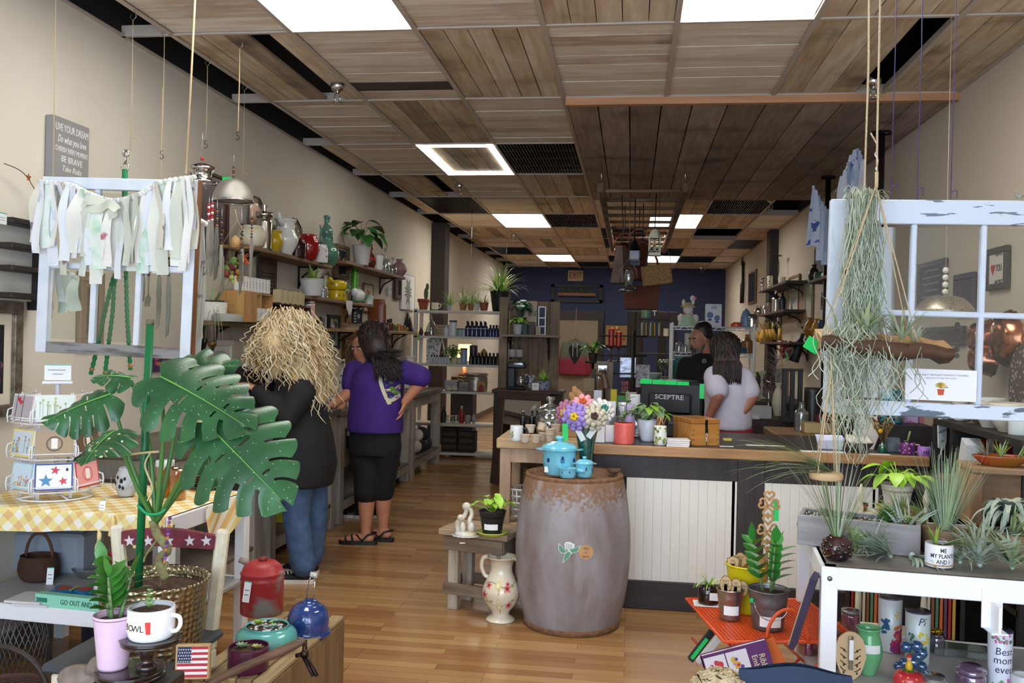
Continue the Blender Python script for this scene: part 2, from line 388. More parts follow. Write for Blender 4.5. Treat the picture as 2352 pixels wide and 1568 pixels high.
for a in((775,215,'chrome sprinkler in the dark gap between planked panels near the rag window'),(1055,438,'chrome sprinkler under the dark slot beside the glowing light frame'),(2006,205,'chrome sprinkler hanging by the twine at the end of the beam'),(1180,548,'small sprinkler above the big spider plant'),(1771,468,'small sprinkler under the far edge of the plank soffit'),(1610,620,'tiny sprinkler near the blue back wall')):sprinkler(*a)
dl,dr=ony(1264,712,YB),ony(1386,712,YB);x0,x1,zt=dl.x,dr.x,dl.z
d1=Sr(MT('8a7a68',.7,bp_=(90,.1)).box(x0+.1,x1-.1,YB-.05,YB,0,zt-.2).ob('door_1'))
FRM=Wd('2a1c17','1b120f','z',.5)
q=MB(FRM).box(x0,x0+.11,YB-.07,YB,0,zt-.15).box(x1-.11,x1,YB-.07,YB,0,zt-.15).box(x0-.02,x1+.02,YB-.09,YB,zt-.2,zt)
q.ob('door_frame',d1);MB(CH).ba((x0+.2,YB-.09,1.0),.035).ob('door_handle',d1)
p=ony(1322,633,YB-.03);t=Th('exit_sign','tan exit sign high on the blue back wall','sign',p);MT('b89468',.6).cb((0,0,0),(.34,.04,.24)).ob('sign_face',t);Tx('EXIT',.2,mt('2f4a44',.6),t,FX(0,-.0215,0),sx=.72)
p=ony(1325,674,YB-.03);t=Th('framed_planter','dark wooden wall frame holding a shelf of trailing plants above the back door','wall decor',p)
q=MB(Wd('2b211a','1d1612'));hw,hh=.575,.2
q.box(-hw,hw,-.03,.02,hh-.06,hh).box(-hw,hw,-.03,.02,-hh,-hh+.06).box(-hw,-hw+.07,-.03,.02,-hh,hh).box(hw-.07,hw,-.03,.02,-hh,hh);q.ob('frame',t)
MB(Wd('80563a','6a4630','x')).cb((0,-.04,-.02),(.85,.08,.07)).ob('shelf',t)
q=MT('55663c',.7)
for i in range(60):x=R.choice((-.22,.2,.02))+U(-.14,.14);q.bl((x,-.06,.02),(U(-.3,.3),-.2,U(.1,.6)),U(.1,.3),.012,1.6)
q.ob('foliage',t)
w=bpy.data.worlds.new('sky');sc.world=w;w.use_nodes=True;bg=w.node_tree.nodes['Background']
DV(bg,0,(.68,.82,1,1));DV(bg,1,7)
al=bpy.data.lights.new('storefront_portal','AREA');al.shape='RECTANGLE';al.size=4.8;al.size_y=2.55;al.cycles.is_portal=True
ao=bpy.data.objects.new('storefront_portal',al);COL.objects.link(ao);ao.location=(-.4,YF-.12,1.62);ao.rotation_euler=(PI/2,0,PI)
sc.view_settings.view_transform='Standard';sc.view_settings.look='None';sc.view_settings.exposure=.14;sc.view_settings.gamma=1;sc.view_settings.use_curve_mapping=False
cy=sc.cycles;cy.max_bounces=7;cy.diffuse_bounces=4;cy.glossy_bounces=3;cy.transmission_bounces=4;cy.transparent_max_bounces=24;cy.use_denoising=True;cy.sample_clamp_indirect=6
cy.caustics_reflective=False;cy.caustics_refractive=False
def WW(ax):return Wd('b7aea2','8c8277',ax,.75,1,c3='9aa09a')
def RW(ax):return Wd('7d7165','5a4f45',ax,.7,1,c3='463d35')
def PT(name,label,x0,x1,y0,y1,h,leg=.09,top=.045,shelf=None,tm=None,lm=None,sm=None,apron=.1,over=.02,rz=0,cat='table',gp=None,pivot=None):
 0
 px,py=pivot or((x0+x1)/2,(y0+y1)/2);t=Th(name,label,cat,(px,py,0),rz,gp);x0-=px;x1-=px;y0-=py;y1-=py
 MB(tm).cb(((x0+x1)/2,(y0+y1)/2,h-top/2),(x1-x0+2*over,y1-y0+2*over,top),.006).ob('top',t)
 for lx in(x0,x1-leg):
  for ly in(y0,y1-leg):MB(lm).cb((lx+leg/2,ly+leg/2,(h-top)/2),(leg,leg,h-top),.004).ob('leg',t)
 a=.022
 for(ax0,ax1,ay0,ay1)in((x0+leg,x1-leg,y0,y0+a),(x0+leg,x1-leg,y1-a,y1),(x0,x0+a,y0+leg,y1-leg),(x1-a,x1,y0+leg,y1-leg)):
  MB(lm).box(ax0,ax1,ay0,ay1,h-top-apron,h-top).ob('apron',t)
 for z in([]if shelf is None else shelf if isinstance(shelf,(list,tuple))else[shelf]):
  MB(sm or tm).cb(((x0+x1)/2,(y0+y1)/2,z-.012),(x1-x0-.004,y1-y0-.004,.024),.003).ob('shelf',t)
  for(ax0,ax1,ay0,ay1)in((x0+leg,x1-leg,y0,y0+a),(x0+leg,x1-leg,y1-a,y1),(x0+.004,x0+a,y0+leg,y1-leg),(x1-a,x1-.004,y0+leg,y1-leg)):
   MB(lm).box(ax0,ax1,ay0,ay1,z-.10,z-.025).ob('stretcher',t)
 return t
ctop=Wd('6f665c','4d453d','y',.55,c3='8a8070')
for nm,y0,y1,h,lab in(('T1',4.2,5.3,.9,'rustic counter table partly hidden behind the big monstera leaves'),('T2',5.45,6.72,.93,'whitewashed counter table in front of the blonde woman'),('T3',6.82,9.12,.91,'long whitewashed counter table with a wooden crate below, by the purple shirt'),('T4',9.2,10.55,.9,'whitewashed counter table nearest the white shelf unit')):
 PT('counter_table',lab,XL+.03,-2.26,y0,y1,h,.1,.05,.2,ctop,WW('z'),RW('y'),gp='whitewashed counter tables along the wall')
YC,xa,xb=5.1,-.2,1.6
c=Th('sales_counter','long sales counter with dark top, wood edge and white beadboard front panels','counter',(0,YC,0))
DK=Wd('37302f','292323','x',.6);DKZ=Wd('3a3231','2a2423','z',.55)
MB(DK).box(xa,xb,.02,.86,.16,.885).ob('body',c)
q=MT('3b3735',.4,ns=(20,'45403d'))
q.box(xa,xb,-.03,.9,.885,.918);q.ob('worktop',c)
MB(Wd('b98f60','94683e','x',.5)).cb(((xa+xb)/2,-.045,.892),(xb-xa,.035,.055),.004).ob('edge_band',c)
MB(Wd('b98f60','94683e','z',.5)).cb((xa-.012,.4,.7),(.022,.9,.43),.003).ob('end_board',c)
bead=mt('e9e6dd',.45)
for p0,p1 in(((1440,1075),(1688,1350)),((1751,1090),(2012,1360))):
 a_,b_=ony(*p0,YC),ony(*p1,YC);q=MB(bead);x=a_.x
 while x<b_.x-.01:q.cb((min(x+.025,(x+b_.x)/2),-.006,(a_.z+b_.z)/2),(.0495,.016,a_.z-b_.z),.0014);x+=.05
 q.ob('beadboard_panel',c)
q=MB(DKZ)
for p0,p1 in((1688,1751),(2012,2090)):
 a_,b_=ony(p0,1300,YC),ony(p1,1300,YC);q.cb(((a_.x+b_.x)/2,-.006,.52),(b_.x-a_.x,.03,.72),.004)
q.cb(((xa+xb)/2,-.002,.80),(xb-xa,.03,.13),.004);q.ob('dark_trim',c)
MB(DK).cb(((xa+xb)/2,-.01,.08),(xb-xa,.04,.16),.004).ob('kickboard',c)
PINE=lambda ax:Wd('c8ab84','a48560',ax,.65,c3='b79a76')
PT('side_table','whitewashed pine side table at the end of the sales counter, holding the seed pots',-.75,-.235,5.19,5.72,.92,.065,.06,.42,PINE('x'),Wd('c2a588','a3846a','z',.7),PINE('x'),apron=.08)
br=Th('barrel','weathered rusty metal barrel on the floor in front of the counter','barrel',(-.285,4.76,0))
bm=mt('8a827f',.62,0,ns=(8,'6f5a50',.36,.72),bp_=(30,.25),st_=(1,1,.45),sq=None)
def barrel_mat():
 m=bm.copy();nt=m.node_tree;N=nt.nodes.new;L=nt.links.new;b=nt.nodes['Principled BSDF'];r0=[n for n in nt.nodes if n.type=='VALTORGB'][0]
 r0.color_ramp.elements[0].color=lin('9d999c');r0.color_ramp.elements[1].color=lin('80716c')
 tc=N('ShaderNodeTexCoord');n=N('ShaderNodeTexNoise');DV(n,'Scale',55);DV(n,'Detail',5);L(tc.outputs['Object'],n.inputs[0])
 sp=N('ShaderNodeSeparateXYZ');L(tc.outputs['Object'],sp.inputs[0])
 mr=N('ShaderNodeMapRange');DV(mr,1,.58);DV(mr,2,.78);DV(mr,3,-.22);DV(mr,4,.3);L(sp.outputs[2],mr.inputs[0])
 ad=N('ShaderNodeMath');L(n.outputs[0],ad.inputs[0]);L(mr.outputs[0],ad.inputs[1])
 r=N('ShaderNodeValToRGB');r.color_ramp.elements[0].position=.5;r.color_ramp.elements[1].position=.68;L(ad.outputs[0],r.inputs[0])
 mx=N('ShaderNodeMix');mx.data_type='RGBA';L(r.outputs[0],mx.inputs[0]);L(r0.outputs[0],mx.inputs[6]);DV(mx,7,lin('86644a'))
 n2=N('ShaderNodeTexNoise');DV(n2,'Scale',6);DV(n2,'Detail',8);mp=N('ShaderNodeMapping');DV(mp,'Scale',(1.5,1.5,.3));L(tc.outputs['Object'],mp.inputs[0]);L(mp.outputs[0],n2.inputs[0])
 r2=N('ShaderNodeValToRGB');r2.color_ramp.elements[0].position=.6;r2.color_ramp.elements[1].position=.8;L(n2.outputs[0],r2.inputs[0])
 mx2=N('ShaderNodeMix');mx2.data_type='RGBA';L(r2.outputs[0],mx2.inputs[0]);L(mx.outputs[2],mx2.inputs[6]);DV(mx2,7,lin('aaa4a2'))
 L(mx2.outputs[2],b.inputs['Base Color']);return m
BM=barrel_mat()
pr=SP([(.245,.012),(.262,.06),(.29,.2),(.304,.36),(.302,.5),(.285,.66),(.266,.755),(.257,.782)],4)
MB(BM).la([(0,.004),(.24,0),(.25,.006),(.252,.02)]+pr+[(.252,.795),(.24,.795),(.234,.78),(.225,.768),(0,.768)],56).ob('barrel_body',br)
MT('6a4a34',.8,ns=(40,'8a6242')).la([(.246,0),(.256,.002),(.256,.028),(.25,.032)],56).ob('rim',br);MT('6a4a34',.8,ns=(40,'8a6242')).la([(.258,.778),(.261,.785),(.258,.797),(.252,.8),(.246,.797)],56).ob('rim',br)
st=Th('rustic_stool','small rustic plank stool by the barrel, holding a figurine and a potted vine','stool',(-.80,4.93,0),radians(-14))
w1=[Wd(a,b_,ax,.75,c3=c3)for a,b_,ax,c3 in(('b49b80','8d755c','x','cabca6'),('8a7764','6a5847','x','a39482'),('c4b8a8','9c8c7a','z','74665a'),('8a7764','6a5847','y','a39482'))]
q=MB(w1[0]).cb((0,-.075,.43),(.41,.145,.035),.004).cb((0,.075,.428),(.41,.145,.035),.004);q.ob('top',st)
for sx in(-1,1):
 for sy in(-1,1):MB(w1[2]).cb((sx*.125,sy*.095,.205),(.06,.05,.41),.004).ob('leg',st)
q=MB(w1[1]).cb((0,-.128,.37),(.35,.022,.075),.003).cb((0,.128,.37),(.35,.022,.075),.003);q.M(w1[3]).cb((-.17,0,.37),(.022,.25,.075),.003).cb((.17,0,.37),(.022,.25,.075),.003);q.ob('apron',st)
q=MB(w1[1]).cb((0,-.128,.12),(.35,.022,.06),.003).cb((0,.128,.12),(.35,.022,.06),.003);q.M(w1[3]).cb((-.17,0,.12),(.022,.25,.06),.003).cb((.17,0,.12),(.022,.25,.06),.003);q.ob('stretcher',st)
WP=mt('eef1f6',.4);GTOP=mt('7d7a74',.6,ns=(15,'8b8780'))
def whitetable(lab,corner,rz,w,d,h,shz,top_m,sgn):
 t=Th('display_table',lab,'table',(*corner,0),rz);x0,x1=(0,w)if sgn>0 else(-w,0);lg=.05
 MB(top_m).cb(((x0+x1)/2,d/2,h-.008),(w-.02,d-.02,.016),.002).ob('top',t)
 for lx in(x0+lg/2,x1-lg/2):
  for ly in(lg/2,d-lg/2):q=MB(WP).cb((lx,ly,h/2),(lg,lg,h),.003);q.ob('leg',t)
 for ly in(.012,d-.012):MB(WP).cb(((x0+x1)/2,ly,h-.035),(w-2*lg,.024,.07),.003).ob('long_rail',t)
 for lx in(x0+.012,x1-.012):MB(WP).cb((lx,d/2,h-.035),(.024,d-2*lg,.07),.003).ob('side_rail',t)
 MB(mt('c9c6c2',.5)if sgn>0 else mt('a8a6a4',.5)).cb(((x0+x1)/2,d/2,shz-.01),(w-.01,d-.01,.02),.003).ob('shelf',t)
 for ly in(.006,d-.006):MB(WP).cb(((x0+x1)/2,ly,shz-.03),(w-2*lg,.02,.065),.003).ob('shelf_rail',t)
 q=MT('8f939a',.3,.8)
 for lx in(x0+lg/2,x1-lg/2):q.tu([(lx,-.001,h-.035),(lx,-.004,h-.035)],.008,10)
 for lx,e in((x0,-1),(x1,1)):
  for ly in(lg/2,d-lg/2):q.tu([(lx,ly,h-.035),(lx+e*.004,ly,h-.035)],.008,10)
 q.ob('bolt',t);return t
TR_RZ=radians(-5.5);TR_O=V((.615,2.94,0));TZ_=.8
whitetable('white display table covered in air plants, near the window sash hung on twine',TR_O.xy,TR_RZ,1.2,.9,TZ_,.33,GTOP,1)
TL_RZ=radians(-4);TL_O=V((-1.80,3.33,0));TLZ=.76;TLS=.36
whitetable('white display table with a yellow plaid cloth and the greeting card rack',TL_O.xy,TL_RZ,1.0,.66,TLZ,TLS,WP,-1)
u=Th('shelf_unit','tall white open shelf unit full of dark bottles in front of the dark post','shelf unit',(-2.14,11.0,0))
WS=mt('c9c8c2',.5)
for sx in(-.56,.56):
 for y in(0,.32):MB(WS).cb((sx,y,.93),(.05,.04,1.86),.004).ob('upright',u)
SHZ=[.06,.42,.83,1.17,1.52,1.84]
for z in SHZ:MB(WS).cb((0,.16,z-.012),(1.16,.36,.03),.004).ob('shelf',u)
pt_=Sr(Th('trim_3','weathered plank partition beside the shelf unit','partition',(-1.5,10.55,0)))
del pt_['label'];del pt_['category']
q=MB(Wd('8d7a64','6b5b49','z',.75,c3='a39480'))
for i in range(5):q.cb((.1+i*.122,.1,.98),(.118,.03,1.96),.004)
q.cb((-.01,0,1.0),(.1,.12,2.0),.004);q.ob('boards',pt_)
a_=ony(1160,767,10.4);t=Th('bracket_shelf','weathered wooden shelf with scroll iron brackets on the plank partition','shelf',(-1.17,10.5,a_.z))
SC=mt('241f1d',.5,.6)
MB(Wd('9a8a78','75675a','x',.7)).cb((0,-.02,-.015),(.68,.26,.03),.004).ob('board',t)
for sx in(-.26,.2):
 q=MB(SC).tu([(sx,.1,-.03),(sx,.1,-.3)],.008,6).tu([(sx,-.13,-.04),(sx,.1,-.04)],.008,6)
 q.tu(CP([(sx,.1,-.28),(sx,.03,-.2),(sx,.02,-.12),(sx,-.08,-.1),(sx,-.12,-.05)]),.008,6)
 q.tu([(sx,.05+.035*cos(a/8*TAU),-.11+.035*sin(a/8*TAU))for a in range(9)],.006,6);q.ob('bracket',t)
d=Th('dresser','dark wooden dresser carrying the black coffee maker','dresser',(-1.12,9.95,0))
MB(Wd('4a362a','33251d','x',.5)).cb((0,0,.925),(.78,.5,.04),.006).ob('top',d)
MB(Wd('2c221d','1f1815','z',.5)).cb((0,.01,.47),(.74,.46,.87),.006).ob('body',d)
for i in range(3):
 r_=MB(Wd('3a2b22','2a1f19','x',.5)).cb((0,-.225,.76-i*.27),(.66,.02,.24),.004).ob('drawer',d);MB(DARKMETAL).ba((0,-.245,.76-i*.27),.015).ob('knob',r_)
m_=Th('floor_mirror','dark wood framed mirror leaning in front of the dresser, reflecting wall frames','mirror',(-1.13,8.98,0),radians(12))
m_.rotation_euler=(radians(-7),0,radians(-25))
FW=Wd('49362b','33251d','x',.55);FWz=Wd('49362b','33251d','z',.55)
q=MB(FW).cb((0,0,.93),(.62,.035,.09),.005).cb((0,0,.06),(.62,.035,.1),.005);q.M(FWz).cb((-.265,0,.5),(.09,.03,.78),.005).cb((.265,0,.5),(.09,.03,.78),.005);q.ob('frame',m_)
MT('d8dad8',.02,1).box(-.22,.22,-.004,.004,.11,.885).ob('mirror_glass',m_)
SB=Wd('8a6a4c','6a4d35','y',.6)
def WS_(lab,y0,y1,z,dpt=.22,x=None,sgn=1,mat=None,th=.03,brk=True,gp='wooden wall shelves on black brackets'):
 x=XL if sgn>0 else XR
 t=Th('wall_shelf',lab,'shelf',(x,(y0+y1)/2,z),0,gp);hl=(y1-y0)/2
 MB(mat or SB).cb((sgn*(dpt/2+.002),0,-th/2),(dpt,2*hl,th),.004).ob('board',t)
 if brk:
  for s_ in(-1,1):
   yy=s_*hl*.72
   q=MT('1c1a19',.5,.5).box(*sorted((sgn*.002,sgn*.012)),yy-.012,yy+.012,-.22,-th).box(*sorted((sgn*.002,sgn*dpt*.85)),yy-.012,yy+.012,-th-.012,-th)
   q.tu(CP([(sgn*.012,yy,-.2),(sgn*.05,yy,-.11),(sgn*dpt*.75,yy,-th-.012)]),.009,6);q.ob('bracket',t)
 return t
S1Z,S2Z,S3Z,S4Z,S5Z=2.11,2.19,1.82,1.575,1.565
WS_('wooden wall shelf holding the red pitcher and silver platters',5.82,7.52,S1Z)
WS_('wooden wall shelf holding a leafy plant, glass cruets and a pink vase',7.9,10.05,S2Z)
WS_('wooden wall shelf holding the yellow fondue pot',6.75,8.8,S3Z)
WS_('wooden wall shelf holding soap crates above the blonde woman',5.3,7.35,S4Z,mat=Wd('7d6a50','5f4f3a','y'))
WS_('wooden wall shelf holding small bottles and an iron behind the purple shirt',7.9,10.7,S5Z,mat=Wd('a98a60','8a6b45','y'))
PF={'taper':[(.7,0),(.74,.05),(.98,.93),(1.02,.95),(1.02,1)],'cyl':[(.93,0),(1,.04),(1,.97),(.97,1)],'pail':[(.72,0),(.75,.03),(.86,.55),(.88,.58),(.97,.95),(1.03,.97),(1.02,1)],'nursery':[(.68,0),(.7,.04),(.9,.72),(.93,.74),(1,.96),(1.05,.97),(1.05,1)],'tulip':[(.5,0),(.62,.06),(.92,.55),(1,.8),(.96,1)],'bowl':[(.45,0),(.5,.06),(.88,.45),(1,.85),(.98,1)],'mug':[(.8,0),(.92,.04),(1,.3),(1,.97),(.97,1)],'urn':[(.55,0),(.6,.04),(.95,.35),(1,.55),(.8,.82),(.75,.9),(.9,1)],'fat':[(.6,0),(.75,.05),(1,.4),(.92,.75),(.7,.92),(.72,1)],'cone':[(.15,0),(.2,.02),(1,.96),(1.03,1)],'dish':[(.6,0),(.66,.1),(.97,.8),(1,1)],'terra':[(.68,0),(.7,.03),(.9,.68),(1.02,.7),(1.05,1)],'plate':[(.55,0),(.6,.3),(.95,.8),(1,1)],'goblet':[(.7,0),(.72,.03),(.12,.1),(.1,.45),(.3,.52),(.9,.7),(1,1)]}
PC={'bottle':[(0,0),(.95,0),(1,.03),(1,.6),(.9,.68),(.4,.8),(.36,.97),(.4,1),(0,1)],'jar':[(0,0),(.9,0),(1,.05),(1,.8),(.85,.9),(.8,1),(0,1)],'cork':[(0,0),(.9,0),(1,.1),(1,.9),(.9,1),(0,1)],'vase':[(0,0),(.5,0),(.55,.03),(.95,.3),(1,.45),(.75,.7),(.35,.85),(.33,.92),(.5,1),(.4,.98),(0,.9)],'dropper':[(0,0),(.95,0),(1,.04),(1,.62),(.5,.74),(.5,.78),(0,.78)],'gourd':[(0,0),(.6,0),(.7,.02),(1,.18),(.95,.32),(.5,.48),(.32,.55),(.5,.64),(.48,.72),(.25,.82),(.2,.9),(.28,1),(.1,1),(0,1)],'candle':[(0,0),(.98,0),(1,.01),(1,.97),(.96,1),(.6,.985),(0,.98)],'stick':[(0,0),(1,0),(1,.03),(.5,.08),(.2,.15),(.3,.25),(.18,.4),(.35,.5),(.18,.62),(.28,.8),(.6,.9),(.7,1),(0,1)],'decant':[(0,0),(.9,0),(1,.05),(1,.3),(.6,.52),(.22,.68),(.2,.9),(.3,.95),(0,.95)],'bell':[(0,0),(1,0),(1,.1),(.95,.5),(.6,.85),(.2,.95),(.15,1),(0,1)]}
def vess(prof,R_,H_,th=.004,fl=.1,k=2):
 o=sx_(PF[prof],R_,H_);o=SP(o,k)if k>1 else o
 inn=[(max(r-th,.001),z)for r,z in o if z>fl*H_];inn.reverse()
 return[(0,0)]+o+[(o[-1][0]-th*.5,H_+th*.3)]+inn+[(0,fl*H_+th*.5)]
def lab_(t,R_,z,h,mat=None,a0=-2.2,a1=-.9,n=8,name='price_tag',tap=0):
 0
 q=MB(mat or TAGW);vs=[]
 for i in range(n+1):
  a=a0+(a1-a0)*i/n
  for j,zz in enumerate((z,z+h)):r=R_+tap*j;vs.append((r*cos(a),r*sin(a),zz))
 q.add(vs,[(2*i,2*i+2,2*i+3,2*i+1)for i in range(n)],True);return q.ob(name,t)
def Pt(name,label,cat,loc,R_,H_,mat,prof='taper',soil=True,fol=None,rz=0,n=28,sc_2=None,gp=None,folm=None,fu_=None,pa_='pot',tag_=None,th=.004,name2='foliage'):
 t=Th(name,label,cat,loc,rz,gp);z0=0
 if sc_2:MB(sc_2[0]).la(vess('dish',sc_2[1],sc_2[2],.003,.3),n).ob('saucer',t);z0=sc_2[2]*.35
 MB(mat).la(vess(prof,R_,H_,th),n,(0,0,z0),fu_=fu_).ob(pa_,t)
 ir=R_*PF[prof][-1][0]-th
 if soil:MB(SO_ if soil is True else soil).la([(0,H_*.9+.004),(ir*.6,H_*.9+.003),(ir*.97,H_*.88)],n,(0,0,z0)).ob('soil',t)
 if fol:
  q=MB(folm);fol(q,H_*.9+z0,ir);q.ob(name2,t)
 if tag_:lab_(t,R_*tag_[2]+.0008,z0+H_*tag_[0],H_*tag_[1])
 return t
def So(name,label,cat,loc,R_,H_,mat,prof,rz=0,n=20,gp=None,pa_='body',cap=None,band=None,sy=1,fu_=None,k=2):
 t=Th(name,label,cat,loc,rz,gp)
 MB(mat).la(SP(sx_(PC[prof],R_,H_),k)if k>1 else sx_(PC[prof],R_,H_),n,sy=sy,fu_=fu_).ob(pa_,t)
 if cap:m_,cr,cz,ch=cap;MB(m_).la([(0,cz*H_),(cr*R_,cz*H_),(cr*R_,(cz+ch)*H_),(0,(cz+ch)*H_)],n).ob('cap',t)
 if band:m_,bz,bh=band;MB(m_).la([(R_*1.012,bz*H_),(R_*1.012,(bz+bh)*H_)],n,sy=sy).ob('paper_label',t)
 return t
def Hl(t,x,z0,z1,out,r,mat,name='handle',sgn=1):
 return MB(mat).tu(CP([(sgn*x,0,z1),(sgn*(x+out*.8),0,z1-.02*(z1-z0)),(sgn*(x+out),0,(z0+z1)/2),(sgn*(x+out*.6),0,z0+.1*(z1-z0)),(sgn*x,0,z0)]),r,8).ob(name,t)
G1,G2,G3=mt('2f6b26',.35,ns=(9,'4c8a34')),mt('4d8a2c',.4,ns=(12,'86b84a')),mt('8fc23a',.4,ns=(14,'b5da5e'))
GV=mt('9fbd4e',.45,ns=(18,'d9dca0'));GS=mt('6d8c58',.5,ns=(20,'93aa78'));GAIR=mt('8fa08a',.6,ns=(25,'aab8a0'));GAIR2=mt('7f9565',.6,ns=(20,'a3b58c'))
def fS(n,L,W=.012,mats=(GV,G2),grav=1.3,up=.9):
 def f(q,z,r):
  for i in range(n):
   a=U(0,TAU);e=U(.2,up);q.M(R.choice(mats))
   q.bl((r*.2*cos(a),r*.2*sin(a),z),(cos(a)*(1-e),sin(a)*(1-e),e),L*U(.55,1.1),W,grav*U(.5,1.2),8)
 return f
def fH(n,spread,ht,S,mats=(G3,),stem=None):
 def f(q,z,r):
  for i in range(n):
   a=i*2.4+U(-.3,.3);u=U(.15,1);p=V((cos(a)*spread*u,sin(a)*spread*u,z+ht*(1-.55*u)*U(.55,1.05)))
   q.M(stem or mats[0]).tu([(0,0,z),(p.x*.4,p.y*.4,z+(p.z-z)*.7),p],.0022,5);q.M(R.choice(mats))
   s=S*U(.75,1.2);q.lf(p,(cos(a),sin(a),U(-.5,.25)),s*1.25,s,.45,.18,peak=.3,tip=.8)
 return f
def f_zz(stems,L,S,mat=G1,lean=.25):
 def f(q,z,r):
  for i in range(stems):
   a=TAU*i/stems+.7;d=V((cos(a)*lean,sin(a)*lean,1)).normalized();b=V((cos(a)*r*.3,sin(a)*r*.3,z));l=L*U(.75,1.05)
   q.M(GS).tu([b,b+d*l*.6,b+d*l],[.006,.004,.002],6);q.M(mat);s_=d.cross(V((sin(i),cos(i),.2))).normalized()
   for k in range(5):
    for sg in(-1,1):q.lf(b+d*l*(.25+.17*k),s_*sg+d*.8,S,S*.62,.15,.2,up=d)
   q.lf(b+d*l,d,S,S*.48,.1,.2,up=s_)
 return f
def Ro(q,c,r,n=14,mats=(GS,),th=1):
 for i in range(n):
  a=i*2.4;u=i/n;l=r*(1-.55*u);e=.25+.9*u
  q.M(mats[i%len(mats)]).lf(c,(cos(a),sin(a),e),l,l*.5*th,-.15,.35,peak=.6,n=5)
def AP(q,p,L,n=16,W=.008,mats=(GAIR,),d=(0,0,1),spread=.8,grav=.5,curl=0):
 d=V(d).normalized();B=Ba(d)
 for i in range(n):
  a=TAU*i/n*2.618;s=spread*U(.4,1);v=B.to_3x3()@V((cos(a)*s,sin(a)*s,1))
  q.M(R.choice(mats)).bl(V(p),v,L*U(.7,1.1),W,grav*U(.3,1.3),7,curl*U(-1,1))
def Pc(name,label,loc,w,h,rz,fm,fw=.03,dp=.025,matc=None,art=None,cat='picture',gp=None,mw=.02,glassy=False,Hg=False):
 0
 t=Th(name,label,cat,loc,rz,gp);q=MB(fm);a,b=w/2,h/2
 q.cb((0,0,b-fw/2),(w,dp,fw),.003).cb((0,0,-b+fw/2),(w,dp,fw),.003).cb((-a+fw/2,0,0),(fw,dp,h-2*fw),.003).cb((a-fw/2,0,0),(fw,dp,h-2*fw),.003);q.ob('frame',t)
 if matc:MB(matc).box(-a+fw,a-fw,-dp*.1,dp*.4,-b+fw,b-fw).ob('mat_board',t)
 if art:
  q=MB();art(q,w-2*fw-2*mw,h-2*fw-2*mw,-dp*.1-.0012);q.ob('print',t)
 if Hg:MB(Tw).tu([(-a*.6,0,b),(0,.005,b+Hg),(a*.6,0,b)],.002,5).ob('hanging_string',t)
 return t
def Bb(q,x,z,y,rx,rz,n=9,ro_=.2,rnd=None):
 rr=rnd or R;q.py_([(x+rx*cos(TAU*i/n)*rr.uniform(1-ro_,1),y,z+rz*sin(TAU*i/n)*rr.uniform(1-ro_,1))for i in range(n)])
def aF(cols,stems=5,bg=None):
 def f(q,w,h,y):
  if bg:q.M(bg).py_([(-w/2,y,-h/2),(w/2,y,-h/2),(w/2,y,h/2),(-w/2,y,h/2)]);y-=.0008
  for i in range(stems):
   x=U(-.35,.35)*w;z=U(-.1,.4)*h;q.m('4c6b3c',.7).py_([(x*.4-.002,y,-h*.45),(x*.4+.002,y,-h*.45),(x+.002,y,z),(x-.002,y,z)])
   for k in range(3):Bb(q.m('5d7f45',.7),x*.6+U(-.1,.1)*w,U(-.4,.1)*h,y-.0005,w*.07,h*.04)
   Bb(q.m(R.choice(cols),.7),x,z,y-.001,w*.13,w*.13)
 return f
def aB(cols,n=14,bg='2a3040'):
 def f(q,w,h,y):
  q.m(bg,.6).py_([(-w/2,y,-h/2),(w/2,y,-h/2),(w/2,y,h/2),(-w/2,y,h/2)])
  for i in range(n):Bb(q.m(R.choice(cols),.7),U(-.38,.38)*w,U(-.4,.4)*h,y-.0006-.0002*i,w*U(.05,.14),h*U(.04,.12))
 return f
def aL(col='555555',n=6,bg='f2efe6',m=.8):
 def f(q,w,h,y):
  if bg:q.m(bg,.7).py_([(-w/2,y,-h/2),(w/2,y,-h/2),(w/2,y,h/2),(-w/2,y,h/2)])
  q.m(col,.7)
  for i in range(n):z=h*(.38-.76*i/max(1,n-1));l=w*m*U(.55,1)/2;q.box(-l,l,y-.001,y-.0004,z-h*.022,z+h*.022)
 return f
def aS(m):
 return lambda q,w,h,y:q.M(m).py_([(-w/2,y,-h/2),(w/2,y,-h/2),(w/2,y,h/2),(-w/2,y,h/2)])
def WP_(name,label,wall,x0,x1,y0,y1,fm,off=.015,**k):
 0
 X=XL+off if wall=='l' else XR-off;a,b=onx(x0,(y0+y1)/2,X),onx(x1,(y0+y1)/2,X);xm=(x0+x1)/2;zt,zb=onx(xm,y0,X).z,onx(xm,y1,X).z
 return Pc(name,label,(X,(a.y+b.y)/2,(zt+zb)/2),abs(b.y-a.y),zt-zb,PI/2 if wall=='l' else-PI/2,fm,**k)
def TC(name,label,loc,w,h,rz,tilt=0,gp='white price tags',lines=True):
 t=Th(name,label,'tag',loc,rz,gp);t.rotation_euler=(tilt,0,rz);MB(TAGW).box(-w/2,w/2,-.0005,.0005,0,h).ob('card',t)
 q=MB(TEAL).box(-w/2,w/2,-.001,.001,h-.004,h);q.ob('teal_edge',t)
 if lines:
  q=MT('8a8f92',.7)
  for i in range(2):q.box(-w*.35,w*.3,-.0009,-.0005,h*(.55-.22*i),h*(.6-.22*i))
  q.ob('print',t)
 return t
